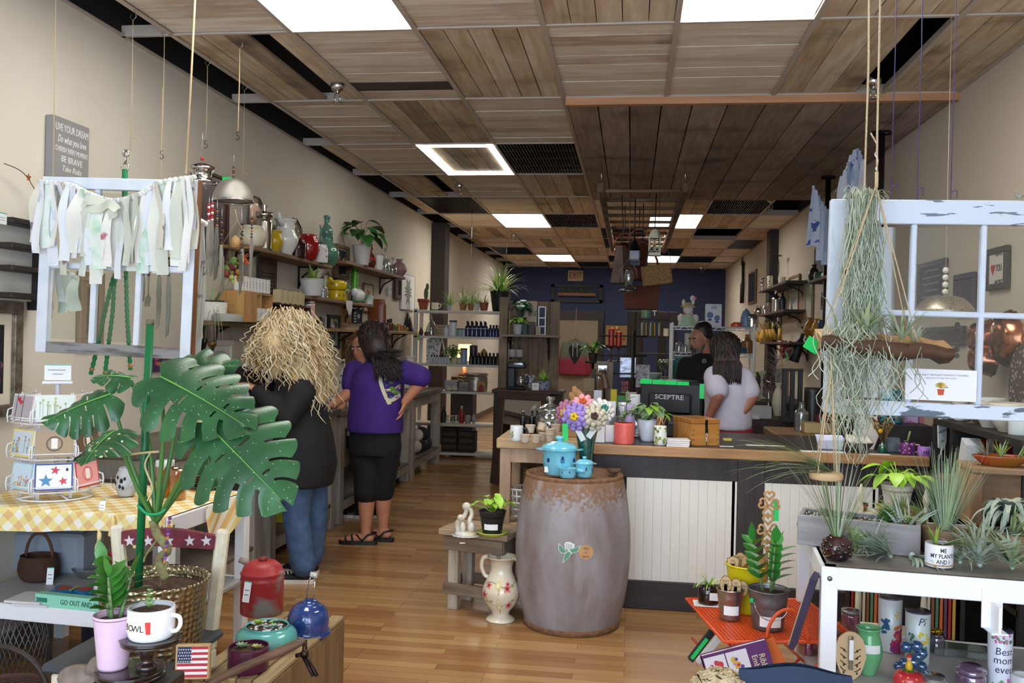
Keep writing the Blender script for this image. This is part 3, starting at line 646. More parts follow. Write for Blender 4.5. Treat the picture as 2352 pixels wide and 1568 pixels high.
def Bo(name,label,loc,w,h,d,rz,col,cat='book',gp=None,rot_=None):
 0
 t=Th(name,label,cat,loc,rz,gp)
 if rot_:t.rotation_euler=rot_
 q=MB(col).box(-w/2,w/2,0,.002,0,h).box(-w/2,-w/2+.002,0,d,0,h).box(w/2-.002,w/2,0,d,0,h);q.ob('cover',t)
 MT('e8e0cc',.8).box(-w/2+.002,w/2-.002,.002,d-.004,.003,h-.003).ob('pages',t);return t
def Sh(fn,nu,nv,mat):
 0
 q=MB(mat);q.add([fn(i/nu,j/nv)for i in range(nu+1)for j in range(nv+1)],[(i*(nv+1)+j,(i+1)*(nv+1)+j,(i+1)*(nv+1)+j+1,i*(nv+1)+j+1)for i in range(nu)for j in range(nv)],True);return q
def Kn(t,z,r,mat,name='knob'):return MB(mat).la(SP([(0,z),(r*.6,z),(r*.5,z+r*.5),(r,z+r*1.1),(r*.9,z+r*1.7),(0,z+r*1.9)],3),14).ob(name,t)
def wk(c1,c2,sc_=60):
 k=('wk',c1,c2,sc_)
 if k in MC:return MC[k]
 m=mt(c1,.75).copy();nt=m.node_tree;N=nt.nodes.new;L=nt.links.new;b=nt.nodes['Principled BSDF']
 tc=N('ShaderNodeTexCoord');wv=N('ShaderNodeTexWave');wv.bands_direction='Z';DV(wv,'Scale',sc_);DV(wv,'Distortion',3);DV(wv,'Detail',2);DV(wv,'Detail Scale',2);L(tc.outputs['Object'],wv.inputs[0])
 r=N('ShaderNodeValToRGB');r.color_ramp.elements[0].color=lin(c2);r.color_ramp.elements[1].color=lin(c1);L(wv.outputs[1],r.inputs[0]);L(r.outputs[0],b.inputs['Base Color'])
 bp=N('ShaderNodeBump');DV(bp,'Strength',.7);DV(bp,'Distance',.006);L(wv.outputs[1],bp.inputs['Height']);L(bp.outputs[0],b.inputs['Normal']);MC[k]=m;return m
def bS(q,p0,p1,n,r,mats):
 for i in range(n):q.M(mats[i%len(mats)]).ba(V(p0).lerp(V(p1),(i+.5)/n),r,n=8)
def plaid():
 m=mt('f4ead0',.85).copy();nt=m.node_tree;N=nt.nodes.new;L=nt.links.new;b=nt.nodes['Principled BSDF']
 tc=N('ShaderNodeTexCoord');mp=N('ShaderNodeMapping');DV(mp,'Rotation',(0,0,.75));L(tc.outputs['UV'],mp.inputs[0])
 sp=N('ShaderNodeSeparateXYZ');L(mp.outputs[0],sp.inputs[0]);o=[]
 for i in(0,1):
  d=N('ShaderNodeMath');d.operation='MULTIPLY';DV(d,1,15);L(sp.outputs[i],d.inputs[0])
  f=N('ShaderNodeMath');f.operation='FRACT';L(d.outputs[0],f.inputs[0]);g_=N('ShaderNodeMath');g_.operation='GREATER_THAN';DV(g_,1,.5);L(f.outputs[0],g_.inputs[0]);o.append(g_)
 a=N('ShaderNodeMath');L(o[0].outputs[0],a.inputs[0]);L(o[1].outputs[0],a.inputs[1])
 h=N('ShaderNodeMath');h.operation='MULTIPLY_ADD';DV(h,1,.4);DV(h,2,.1);L(a.outputs[0],h.inputs[0])
 r=N('ShaderNodeValToRGB');r.color_ramp.interpolation='CONSTANT';e=r.color_ramp.elements;e[0].color=lin('f5efe4');e[1].position=.3;e[1].color=lin('efdc92');n=e.new(.7);n.color=lin('e6bd80')
 L(h.outputs[0],r.inputs[0]);L(r.outputs[0],b.inputs['Base Color']);return m
PLAID=plaid()
def uv_(o,s=1):
 me=o.data;uv=me.uv_layers.new(name='uv')
 for l in me.loops:c=me.vertices[l.vertex_index].co;uv.data[l.index].uv=(c.x*s,(c.y-c.z)*s)
cl=Th('tablecloth','yellow plaid cloth with tied tassels draped over the white card rack table','tablecloth',(TL_O.x,TL_O.y,TLZ),TL_RZ)
def clf(u,v):
 x=-1.0+.985*u;s=-.085+v*.70;lift=.003+.002*sin(9*x)*sin(14*s)
 if s<0:return(x,-.008-.006*sin(30*x),lift+s*(1+.18*sin(6*x)))
 if x>-.02:lift-=0
 return(x,s,lift)
o=Sh(clf,40,34,PLAID).ob('cloth',cl);uv_(o)
q=Sh(lambda u,v:(.012+.01*sin(9*u),.25+.34*u-.1*v*sin(u*PI),.003-.19*v*sin(.25+u*2.5)),12,8,PLAID);uv_(q.ob('side_drape',cl))
for x,z in((-.30,-.09),(-.24,-.03),(-.13,-.07),(.015,-.03)):
 q=MT('edd692',.8);q.tu(CP([(x,-.02,z+.03),(x+.006,-.024,z),(x-.004,-.022,z-.05)]),[.006]*3+[.009]*3+[.007]*2+[.011]*3,7);q.ob('tassel',cl)
rc=ony(128,1125,3.62);rk=Th('card_rack','white wire greeting card spinner rack on the plaid cloth','card rack',(rc.x,3.62,TLZ+.008),.55)
q=MB(WP).tu([(0,0,.02),(0,0,.5)],.011,10);q.ob('pole',rk)
q=MB(WP).cb((0,-.01,.5),(.12,.06,.012),.003);q.ob('sign_tray',rk)
q=MB(TAGW).cb((0,-.02,.545),(.105,.004,.07),.001);sg=q.ob('sign_card',rk);q=MB(TEAL).box(-.052,.052,-.0235,-.0222,.575,.579).m('8a8f92',.7).box(-.04,.03,-.0235,-.0222,.553,.556).box(-.02,.02,-.0235,-.0222,.535,.538);q.ob('print',sg)
wr=.0028
def wirepocket(ang,z,rr=.14,w=.165):
 q=MB(WP);B=rot(0,0,ang)
 P=lambda x,y,zz:B@V((x,-rr-y,z+zz))
 for zz,y in((0,.02),(.025,.03)):q.tu([P(-w/2,-.005,zz+.01),P(-w/2,y,zz),P(w/2,y,zz),P(w/2,-.005,zz+.01)],wr,6)
 for sx in(-1,1):q.tu([P(sx*w/2,y_,z_)for y_,z_ in((-.02,.11),(-.005,.07),(.03,.055),(.034,.03),(.03,0))],wr,6);q.tu([P(sx*w*.4,-.02,-.03),P(sx*w*.4,-.02,.13)],wr,6)
 q.tu([P(-w/2,-.02,.12),P(w/2,-.02,.12)],wr,6);return q.ob('wire_pocket',rk)
for tz in(.04,.18,.33):
 for ang in(-.95,0,.95,1.9,-1.9):wirepocket(ang,tz)
q=MB(WP);q.tu([(.15*cos(a/20*TAU),.15*sin(a/20*TAU),.003)for a in range(20)],.004,6,closed=True)
for a in(.4,1.97,3.5,5.1):q.tu([(.15*cos(a),.15*sin(a),.004),(0,0,.02)],.004,6)
q.ob('base_ring',rk)
def star(q,x,z,y,r,a0=PI/2):q.py_([(x+(r if i%2==0 else r*.42)*cos(a0+i*PI/5),y,z+(r if i%2==0 else r*.42)*sin(a0+i*PI/5))for i in range(10)])
def cd_(label,ang,tz,base,art,dx=0,w=.145,h=.112,border=None):
 B=tr(rk.location)@rot(0,0,.55+ang)@tr(dx,-.164,tz+.012)@rot(-.16)
 t=Th('greeting_card',label,'greeting card');t.matrix_world=B
 q=MT('ffffff',.6)
 for k in range(4):q.m(('ffffff','e8d8c8','dfe8ef','d9a0a8')[k],.6).box(-w/2+.004*k,w/2+.004*k,.002+.005*k,.0065+.005*k,0,h)
 q.ob('card_stack',t)
 q=MT(border or base,.6).box(-w/2,w/2,-.001,.001,0,h);q.m(base,.6).box(-w/2+.006,w/2-.006,-.0016,0,.006,h-.006);q.ob('card_face',t)
 q=MB();art(q,w,h);q.ob('picture',t)
Yc=-.0025
def c_hearts(q,w,h):
 q.m('3a3434').box(-.045,-.042,Yc,Yc+.0005,0,h).box(0,.003,Yc,Yc+.0005,0,h)
 for x,z in((-.03,.09),(-.015,.078)):q.m('d0323a').py_([(x+.013*sin(t)**3,Yc-.0003,z+.012*(.8*cos(t)-.32*cos(2*t)-.12*cos(3*t)))for t in[TAU*i/20 for i in range(20)]])
def c_stars(q,w,h):
 q.m('4b8ac0');star(q,-.03,.04,Yc,.029);q.m('cf3b46');star(q,.005,.083,Yc,.02,1.4);star(q,.036,.037,Yc,.019,1.8)
 q.m('222222');Bb(q,.05,.085,Yc,.006,.008)
def c_flow(cols,z0=.05,lo=0):
 def f(q,w,h):
  for i in range(16):
   x=U(-.06,.06);z=U(.012,z0);q.m('7fa06a').box(x-.0008,x+.0008,Yc+.0003,Yc+.0006,.01,z);Bb(q.m(R.choice(cols)),x,z,Yc,.006,.006)
 return f
def c_ring(col,x0=0,z0=.056,r=.032):
 def f(q,w,h):
  q.m(col)
  for i in range(20):a,b=TAU*i/20,TAU*(i+1)/20;q.py_([(x0+r*k*cos(t),Yc,z0+r*k*sin(t))for t,k in((a,1),(b,1),(b,.82),(a,.82))])
  q.m('f4f1ea').box(x0-.012,x0+.012,Yc-.0006,Yc-.0002,z0-.02,z0+.022)
 return f
for a in(('card with two red hearts and dark stripes in the top tier',-.95,.33,'b9aeb2',c_hearts,0,.145,.112,'e9e4e4'),('pale floral card in the top tier under the sign',0,.33,'e3ebe4',c_flow(('b8c08a','a9b98a'),.1)),('white card pocket partly behind a monstera leaf tip, top tier',.95,.33,'e4d8cc',c_flow(('b8907a',),.06)),('yellow bordered card with bluebells in the middle tier',-.95,.18,'cfd8e0',c_flow(('8a94ac','d68a5a'),.09),0,.145,.112,'ecdc72'),('kraft brown card with a wreath and white label in the middle tier',0,.18,'b29b7c',c_ring('5d5140')),('brown photo card in the middle tier behind a monstera leaf',.95,.18,'6d5646',c_ring('cdbca4')),('light blue card with small flowers along its base, bottom tier',-.95,.04,'cfe4f0',c_flow(('d88a9a','e3b05a'),.06),0,.145,.112,'a9cfe6'),('white card with blue and red stars in the bottom tier',0,.04,'f6f7fa',c_stars,0,.145,.112,'3a57a4'),('pink card with an oval wreath in the bottom tier',.95,.04,'f0a9a4',c_ring('e3677a'),0,.145,.112,'c94a50')):cd_(*a)
def onTL(px,py):p=onz(px,py,TLZ+.006);return p
p=onTL(290,1138);t=Pt('ceramic_lantern','grey ceramic lantern jar with leaf cutouts on the plaid cloth','lantern',p,.047,.125,mt('b9bcc2',.25),'fat',soil=False)
q=MT('22201f',.8)
for a,z,s in((-1.9,.085,.012),(-1.5,.07,.016),(-1.2,.08,.012),(-1.65,.045,.014),(-1.35,.04,.012),(-2.2,.06,.012)):
 c,s_=cos(a),sin(a);rr=.0478;q.py_([(c*rr-s_*s*.5*cos(k),s_*rr+c*s*.5*cos(k),z+s*sin(k)*(.9 if k<PI else.5))for k in[TAU*i/9 for i in range(9)]])
q.ob('cutout',t);MB(CH).tu([(.055*cos(a/10*PI+PI),-.03-.02*sin(a/10*PI),.09-.06*sin(a/10*PI))for a in range(11)],.0012,5).ob('wire_handle',t)
AMB=gl('d9962e',.2,.25)
for px,py,h,r,l in((378,1140,.15,.038,'tall amber glass jar behind the monstera stems'),(408,1147,.13,.034,'shorter amber glass jar beside the stacked plates')):
 p=onTL(px,py);t=Th('amber_jar',l,'jar',p);MB(AMB).la(vess('cyl',r,h,.004),24,fu_=(12,.02)).ob('jar_body',t)
 if h>.14:MT('dfe6ee',.3).la([(0,h+.012),(r*1.02,h+.012),(r*1.05,h+.01),(r*1.05,h-.014),(r*1.02,h-.014)],24).ob('lid',t)
PLT=gl('b98a3a',.2,.45);PLG=gl('6d6a48',.2,.5)
p=onTL(475,1120)
for i in range(6):
 t=Th('glass_plate','amber or olive glass plate in the stack by the table corner' if 0<i<5 else 'topmost amber glass plate under a black potted plant' if i==5 else 'bottom olive glass plate of the stack on the plaid cloth','plate',(p.x,p.y,p.z+.0105*i),.1*i,'amber glass plates in a stack')
 MB(PLG if i in(0,1,3)else PLT).la([(0,0),(.055,0),(.062,.004),(.078,.012),(.079,.014),(.062,.007),(0,.004)],36).ob('plate_body',t)
TC('price_tag','white price tag with teal edge laid on the plaid cloth edge',onz(238,1170,TLZ+.004)+V((0,-.015,-.01)),.022,.055,.35,-.5)
def hammered(col,scale=60):
 m=mt(col,.28,.9).copy();nt=m.node_tree;N=nt.nodes.new;L=nt.links.new;b=nt.nodes['Principled BSDF']
 tc=N('ShaderNodeTexCoord');vo=N('ShaderNodeTexVoronoi');DV(vo,'Scale',scale);DV(vo,'Randomness',.35);L(tc.outputs['Object'],vo.inputs[0])
 bp=N('ShaderNodeBump');DV(bp,'Strength',.9);DV(bp,'Distance',.012);L(vo.outputs[0],bp.inputs['Height']);L(bp.outputs[0],b.inputs['Normal']);return m
mp0=ony(350,1520,2.68)
mo=Th('monstera','large monstera with split leaves in a hammered gold pot, tied to a green stake','potted plant',(mp0.x,2.68,mp0.z))
MB(hammered('a89c7c',56)).la([(0,0),(.142,0),(.146,.004),(.165,.26),(.169,.266),(.168,.272),(.162,.268),(.156,.22)],56).ob('pot',mo)
MB(SO_).la([(0,.24),(.08,.238),(.158,.234)],30).ob('soil',mo)
lt=MB(TAGW);vs=[]
for i in range(7):a=-1.25+.4*i/6;vs+=[(.1612*cos(a),.1612*sin(a),.185),(.1647*cos(a),.1647*sin(a),.225)]
lt.add(vs,[(2*i,2*i+2,2*i+3,2*i+1)for i in range(6)],True).ob('price_tag',mo)
MX=lambda px,py,dy=0:ony(px,py,2.68+dy)-mo.location
MLEAF=mt('1f4a2a',.4,ns=(7,'2f6638',.4,.7),sq=(70,.1,'b9cfa6'));MSTEM=mt('4c7a3a',.4);MLEAF2=mt('24502c',.4,ns=(7,'356f3a',.4,.7),sq=(40,.2,'c6d4a4'))
q=MT('11693a',.35).tu([MX(318,1345,0),MX(345,735,0)],.0125,14);q.m('6a5a4c',.7).tu([MX(345,745,0),MX(345.4,733,0)],.0128,14);q.ob('green_stake',mo)
q=MT('6b5a3c',.8,ns=(40,'8a8a58')).tu(CP([MX(380,1330),MX(365,1285),MX(385,1262),MX(360,1225),MX(352,1195)]),.014,10);q.tu(CP([MX(360,1240),MX(335,1275),MX(330,1290)]),.004,6).tu(CP([MX(385,1290),MX(372,1330),MX(368,1345)]),.004,6);q.ob('trunk',mo)
MT('1f9a63',.5).tu(CP([MX(317,1160,-.02),MX(340,1180,-.03),MX(372,1176,-.03),MX(390,1152,-.02)]),.005,6).ob('tie_tape',mo)
MT('d2bd8c',.8).tu(CP([MX(278,1046,-.03),MX(325,1040,-.03),MX(365,1037,-.02)]),.004,6).tu(CP([MX(345,1040,-.03),MX(333,1070,-.03),MX(350,1120,-.03),MX(338,1150,-.03)]),.003,5).ob('raffia_tie',mo)
q=MB()
for i in range(12):a=V(MX(390,1190,-.03)).lerp(MX(378,1290,-.03),i/11);q.m(('5b2f7c','8a4f9c','c07a3a')[i%3],.2).ba(a,.006,n=8)
q.ob('bead_string',mo)
def ML(name,b,t,nrm,wid,droop=.25,cup=.3,fing=6,mat=MLEAF,gap=.14,cut=.42,sd=1):
 rr=random.Random(sd);b,t=V(b),V(t);ax=(t-b);L_=ax.length;ax.normalize();nrm=V(nrm);sdv=ax.cross(nrm).normalized();nn=sdv.cross(ax)
 NT,NS=54,9;q=MB(mat)
 def P(sg,u,s):
  w=wid*(sin(PI*min(1,u*1.0)**.62)**.75)*(1-.15*u);lob=u-.16*(1-u)**3*s*1.6
  fr_=(u*fing+(.15 if sg>0 else 0))%1;w*=1-.2*s*abs(2*min(1,fr_/(1-gap))-1)**3;x=sg*s*w;y=(lob+.26*s*s*(.3+u*.6))*L_*(1-.12*s*u);ph=(u*fing)%1
  z=-droop*L_*u*u-cup*w*s*s*(1.2)+.02*sin(ph*PI)*s*.4+.01*sin(9*u+sd)*s
  return b+ax*y+sdv*x+nn*z
 for sg in(-1,1):
  ix={};vs=[]
  for i in range(NT+1):
   for j in range(NS+1):ix[i,j]=len(vs);vs.append(P(sg,.015+.97*i/NT,j/NS))
  fs=[]
  for i in range(NT):
   u=(i+.5)/NT;ph=(u*fing+(.15 if sg>0 else 0))%1
   for j in range(NS):
    s=(j+.5)/NS;c0=cut+.12*sin(int(u*fing)*2.1+sd)
    if.1<u<.93 and ph>1-gap and s>c0:continue
    if.2<u<.8 and.30<ph<.42 and.16<s<.3 and int(u*fing)%2==0:continue
    fs.append((ix[i,j],ix[i+1,j],ix[i+1,j+1],ix[i,j+1]))
  q.add(vs,fs,True)
 q.m('6fae4e',.4).tu([b+ax*L_*u-nn*(droop*L_*u*u-.002)for u in[k/8 for k in range(9)]],[.0028-.0003*k for k in range(9)],5)
 return q.ob(name,mo)
TOP=MX(358,1200)
def stem(p,mid,r=.006):MB(MSTEM).tu(CP([TOP,V(mid),V(p)]),[r*1.3]*5+[r]*5+[r*.8],8).ob('stem',mo)
LV=[((368,865,-.10),(560,960,-.20),(.15,-.8,.75),.17,.12,.25,'L',(375,1000,-.05),2),((470,968,-.16),(640,1140,-.30),(-.1,-.85,.6),.19,.10,.28,'L',(420,1090,-.08),3),((255,905,-.02),(100,955,-.10),(.1,-.55,.75),.115,.12,.5,'L',(300,1060,0),5),((265,990,-.12),(185,1035,-.26),(-.2,-.6,.8),.11,.3,.35,'M',(310,1110,-.06),7),((300,868,.03),(215,850,0),(0,-.5,.9),.065,.25,.4,'L',(340,1000,.02),9),((400,850,.05),(540,830,.06),(-.05,-.75,.65),.10,.12,.3,'L',(400,1000,.04),11),((470,1010,-.02),(490,1120,-.02),(0,-1,.3),.07,.1,.3,'M',(430,1100,0),13)]
for b_,t_,n_,w_,dr,cu,mk,md,sd in LV:
 ML('leaf',MX(*b_),MX(*t_),n_,w_,dr,cu,6 if w_>.1 else 4,MLEAF if mk=='L' else MLEAF2,sd=sd);stem(MX(*b_),MX(*md))
ch=Th('ladder_back_chair','cream wooden chair with a barn red star painted back rail, carrying the monstera pot','chair',(ony(385,1500,2.9).x,2.9,0))
CHX=lambda px,py,Y=2.9:ony(px,py,Y)-ch.location
IV=mt('e4dcc4',.45,ns=(30,'d6cbb0'))
for a,b_ in(((268,1205),(292,1480)),((513,1215),(480,1490))):
 a,b_=CHX(*a),CHX(*b_);MB(IV).T(Ba(a-b_,(0,1,0),b_)).cb((0,0,(a-b_).length/2),(.045,.035,(a-b_).length),.01).T().cb((b_.x,0,b_.z/2),(.042,.034,b_.z),.006).ob('back_post',ch)
a,b_=CHX(283,1210),CHX(500,1262);zc_=(a.z+b_.z)/2;hh=(a.z-b_.z)/2;rail=[(a.x+(b_.x-a.x)*i/12,zc_+hh*(.55+.6*sin(PI*i/12)))for i in range(13)];rail+=[(x,zc_-hh*.9)for x,z in rail[::-1]]
X_=Matrix(((1,0,0,0),(0,0,-1,0),(0,1,0,0),(0,0,0,1)))
sr=MT('7a2434',.55,ns=(25,'5d1a28',.4,.7)).T(X_).pm(rail,-.012,.012).ob('back_rail',ch)
q=MT('d8cfd0',.6)
for px in(302,345,392,440,478):c=CHX(px,1240);q.T(tr(c.x,-.0135,c.z));star(q,0,0,0,.021,1.7)
q.ob('star',sr)
sz=.47;xl,xr=CHX(292,1480).x-.02,CHX(480,1490).x+.03
MT('3c4046',.5).cb(((xl+xr)/2,-.2,sz),(xr-xl+.04,.42,.03),.01).ob('seat',ch)
for x in(xl+.02,xr-.02):MB(IV).cb((x,-.37,sz/2-.01),(.04,.04,sz-.02),.008).ob('front_leg',ch)
for z in(.2,.33):MB(IV).tu([(xl+.02,-.37,z),(xr-.02,-.37,z)],.011,8).ob('rung',ch)
bx=Th('riser_block','dark grey block lifting the gold monstera pot off the chair seat','riser',(mp0.x,2.68,sz+.015));MT('55534c',.7).cb((0,0,(mp0.z-sz-.015)/2),(.2,.2,mp0.z-sz-.016),.004).ob('block',bx)
p=onz(440,1560,sz+.016);t=Th('flag_block','small wooden block painted as a stars and stripes flag on the chair seat','sign',(p.x,p.y,p.z),radians(14));fw_,fh_=.098,.098
q=MB(Wd('c9ab80','ab8a5e','z')).cb((0,.012,fh_/2),(fw_,.024,fh_),.002);q.ob('block',t)
q=MB()
for i in range(11):q.M(mt('b12638',.6)if i%2==0 else mt('e8e4e0',.6)).box(-.043,.043,-.0012,0,.006+i*.0079,.006+(i+1)*.0079)
q.m('20284e',.6).box(-.043,-.004,-.0018,-.0006,.047,.093);q.m('f2f2f2')
for i in range(6):
 for j in range(5):star(q.T(tr(-.039+.0066*i+(.003 if j%2 else 0),0,.051+.0085*j)),0,0,-.0024,.0026)
q.ob('flag',t);t.rotation_euler=(-.12,0,radians(14))
ptz=onz(300,1552,.69)
nt_=Th('stand_support','low grey side table added at the picture edge to support the dark wooden plant stand','table',(ptz.x+.02,ptz.y-.02,0));MT('2b2420',.5).cb((0,0,.675),(.17,.16,.03),.004).ob('top',nt_)  # table added as a support, so the plant stand rests on something
for sx in(-1,1):
 for sy in(-1,1):MT('2b2420',.5).cb((sx*.065,sy*.06,.33),(.03,.03,.66),.003).ob('leg',nt_)
DWD=mt('2a1a15',.25,coat=.5)
ps=Th('plant_stand','two tier turned dark wood stand holding the bowl mug and the pink pot','plant stand',(ptz.x,ptz.y,.69));zt=ony(347,1462,ptz.y).z-.69;cx_=ony(338,1500,ptz.y).x-ptz.x;tx_=ony(347,1450,ptz.y).x-ptz.x
MB(DWD).la(SP([(.074,0),(.078,.006),(.07,.012),(.076,.018),(0,.02)],3),36).ob('base',ps)
MB(DWD).la(SP([(.022,.018),(.024,.028),(.014,.04),(.02,.06),(.021,.075),(.012,zt-.03),(.02,zt-.02),(.022,zt-.012)],4),24,(cx_,-0,0)).ob('column',ps)
MB(DWD).la(SP([(0,zt-.016),(.06,zt-.014),(.066,zt-.009),(.061,zt-.006),(.067,zt-.002),(.064,zt),(0,zt)],2),36,(tx_,0,0)).ob('top_disc',ps)
MUGX,MUGY=ptz.x+tx_,ptz.y
mg=Pt('bowl_mug','white bowl mug with letter tiles planted with a succulent','potted plant',(MUGX,MUGY,.69+zt),.053,.07,mt('f0f1f4',.2),'mug',fol=lambda q,z,r:[Ro(q,(-.006,0,z+.006+.012*k),.022-.003*k,8,(mt('86b06a',.5),))for k in range(4)],folm=GS)
MT('f0f1f4',.2).tu(CP([(.05,0,.055),(.07,-.002,.052),(.074,-.003,.035),(.064,-.002,.02),(.048,0,.017)]),.005,8).ob('handle',mg)
q=MT('e6dcc6',.6)
for i,(ch_,a)in enumerate((('B',-2.25),('O',-1.98),('W',-1.72),('L',-1.45))):
 t_=Tx(ch_,.021,mt('2a2a2a'),mg,rot(0,0,a+PI/2)@tr(0,0,.034)@FRONT,cy_=.0552,name='letter');q.T(rot(0,0,a+PI/2)@tr(0,-.0538,.034)@rot(0,.1*(-1)**i)).box(-.0085,.0085,0,.0006,-.013,.013)
q.m('d42f24').T(rot(0,0,-1.2+PI/2)@tr(0,-.0538,.036)).box(-.006,.006,0,.0006,-.014,.014);q.T().ob('letter_tile',mg)
PINK=mt('d6b7cd',.4)
pp=ony(262,1545,ptz.y-0);pk=Pt('potted_plant','glossy green plant in a ribbed pale pink pot on the dark stand','potted plant',(pp.x,ptz.y-.005,.71),.046,.125,PINK,'taper',fol=f_zz(3,.125,.06),folm=G1,n=32)
CZ=.36;cA,cB=onz(505,1510,CZ),onz(752,1468,CZ)
cr=Th('wooden_crate','upturned rustic wooden crate under the turquoise succulent bowl','crate',((cA.x+cB.x)/2-.03,3.16,0),radians(-2));cw,cdp=cB.x-cA.x-.02,.72
CW=[Wd(a,b_,'y',.75,c3=c)for a,b_,c in(('b39a72','8d744e','6f5a40'),('9c8460','7a6242','5d4a34'))]
for i in range(5):MB(CW[i%2]).cb((-cw/2+cw*(i+.5)/5,0,CZ-.01),(cw/5-.006,cdp,.018),.003).ob('slat',cr)
for sx in(-1,1):MB(Wd('8a6f4c','6a5236','z',.75)).cb((sx*(cw/2-.01),0,CZ/2-.01),(.02,cdp,CZ-.02),.003).ob('side_board',cr)
MB(CW[0]).cb((0,-cdp/2+.01,CZ/2-.01),(cw,.02,CZ-.02),.003).ob('front_board',cr)
REDR=mt('a12a2c',.45,ns=(8,'8d8a88',.5,.62),bp_=(30,.2))
p=onz(570,1428,CZ);p.y+=.13;t=Th('milk_can','chipped red and grey metal can with a bail spout on the crate','can',(p.x,p.y,CZ))
MB(REDR).la([(0,0),(.083,0),(.086,.004),(.086,.135),(.089,.139),(.086,.144),(.086,.16),(.089,.164),(.085,.17),(.082,.172),(.076,.19),(.055,.207),(.022,.212),(0,.213)],36).ob('body',t)
MT('8f2a2a',.5,ns=(20,'6a2020')).la([(0,.211),(.018,.211),(.018,.226),(0,.227)],16).ob('cap',t);MB(REDR).tu([(-.05,-.02,.2),(-.09,-.02,.215)],.012,10).ob('spout',t)
q=TC('price_tag','white price tag hanging on the red metal can',(p.x-.03,p.y-.092,CZ+.065),.028,.085,.1);q.rotation_euler=(0,.12,.1)
TQ=mt('4fa3a0',.2,ns=(6,'6fb8ae',.4,.7),coat=.4)
p=onz(612,1488,CZ);sb=Pt('succulent_bowl','turquoise glazed bowl of succulents and glass pebbles','potted plant',p,.098,.085,TQ,'fat',n=40,fu_=None)
sb.scale=(1.12,1.12,1);q=MB()
for c,r_,m_ in(((-.03,0),.026,(mt('8fae3a',.5),)),((.01,.015),.016,(mt('7fae4a',.5),)),((.02,.03),.022,(mt('8aa89a',.5),)),((.035,-.02),.024,(mt('93ac9c',.5),)),((.015,-.035),.02,(mt('88a896',.5),))):Ro(q,(c[0],c[1],.085),r_,14,m_)
q.ob('succulents',sb);q=MT('d8dcda',.1,.3)
for i in range(40):a=U(0,TAU);r_=.06*R.random()**.5;q.ba((r_*cos(a),r_*sin(a),.082),U(.004,.007),(1,1,.7),7)
q.ob('pebbles',sb)
p=onz(570,1535,CZ);t=Pt('succulent_pot','round plum coloured pot with two succulents on the crate front','potted plant',p,.068,.075,mt('5d1f3e',.3,ns=(18,'471630')),'cyl',n=36);q=MB();Ro(q,(-.025,0,.07),.03,16,(mt('8fa887',.5),));Ro(q,(.028,0,.07),.026,14,(mt('b3b26a',.5),));q.ob('succulents',t)
BLE=mt('1f3a78',.12,ns=(60,'2a4a90',.5,.7),sq=(140,.1,'9db4dc'),coat=.6)
p=onz(692,1460,CZ);t=Th('roaster_dome','blue speckled enamel roaster dome with a coiled wire handle on the crate','cookware',(p.x-0,p.y+.06,CZ));t.rotation_euler=(.06,.12,0)
MB(BLE).la(SP([(.088,0),(.09,.006),(.08,.014),(.078,.06),(.06,.095),(.035,.108),(.03,.118),(.018,.124),(0,.125)],3),36).ob('dome',t)
MB(CH).tu([(-.018,0,.11),(-.015,0,.2),(-.008,0,.215)],.0022,6).tu([(.02,-.02,.1),(.012,-.01,.2),(.004,0,.215)],.0022,6).ob('wire_handle',t)
q=MT('d9d4cc',.3,.6);q.tu([(-.012+.0012*i/2,.010*cos(i*1.1),.222+.010*sin(i*1.1))for i in range(44)],.0018,5);q.ob('coil_grip',t)
p=onz(600,1545,CZ+.02);t=Th('hand_tool','old hand drill with a long weathered wooden handle lying on the crate','tool',p);A=ony(475,1572,p.y-.1)-p;Bp=ony(700,1470,p.y+.02)-p
MB(Wd('7a5a42','553c2b','x',.6)).tu(CP([A,A.lerp(Bp,.35)+V((0,0,.004)),A.lerp(Bp,.7),Bp]),[.011,.012,.012,.013,.014,.014,.013,.013,.013,.014,.015,.015,.015,.014,.012,.012],10).ob('wooden_handle',t)
C_=ony(700,1500,p.y)-p;D_=ony(728,1552,p.y-.04)-p
MT('3a2a22',.4,.7).tu([Bp,C_],.008,8).tu([C_,C_+V((-.03,0,-.01))],.007,8).ba(C_,.014,n=10).ob('chuck',t);MT('2c221f',.35,.8).tu([C_,D_],.006,8).tu([C_+V((-.012,0,0)),D_+V((-.012,0,0))],.006,8).ob('jaws',t)
SZ=TLS+.001
def onS(px,py):return onz(px,py,SZ)
WK=wk('6b4630','2c1a12',55)
p=onS(72,1338);p.y+=.05;t=Th('wicker_basket','small dark wicker basket with an arched handle on the lower shelf','basket',p);bk=MB(WK).la(SP([(0,.002),(.062,0),(.085,.03),(.088,.07),(.078,.105),(.08,.112),(.074,.11),(.078,.07),(.06,.012),(0,.01)],2),32,sx=1.05,sy=.85).ob('basket_body',t)
MT('5a3c28',.7,bp_=(90,.6)).tu([(.066*cos(a/12*PI),0,.1+.115*sin(a/12*PI))for a in range(13)],.007,8).ob('handle',t)
TC('price_tag','white price tag leaning on the dark wicker basket',(p.x+.095,p.y-.06,SZ),.03,.075,.2,-.15)
p=onS(88,1300);Pt('pink_glass','magenta glass goblet behind the wicker basket','glass',(p.x+.03,p.y+.2,SZ),.045,.17,gl('b0308c',.15,.5),'goblet',soil=False,pa_='goblet')
p=onS(182,1285);t=Th('storage_bin','grey plastic storage bin with a dark lid on the lower shelf','storage bin',(p.x+.02,TL_O.y+.58,SZ));MT('8f98a2',.35).cb((0,0,.1),(.36,.2,.2),.02).ob('bin',t);MT('4a5560',.4).cb((0,0,.21),(.38,.22,.025),.01).ob('lid',t)
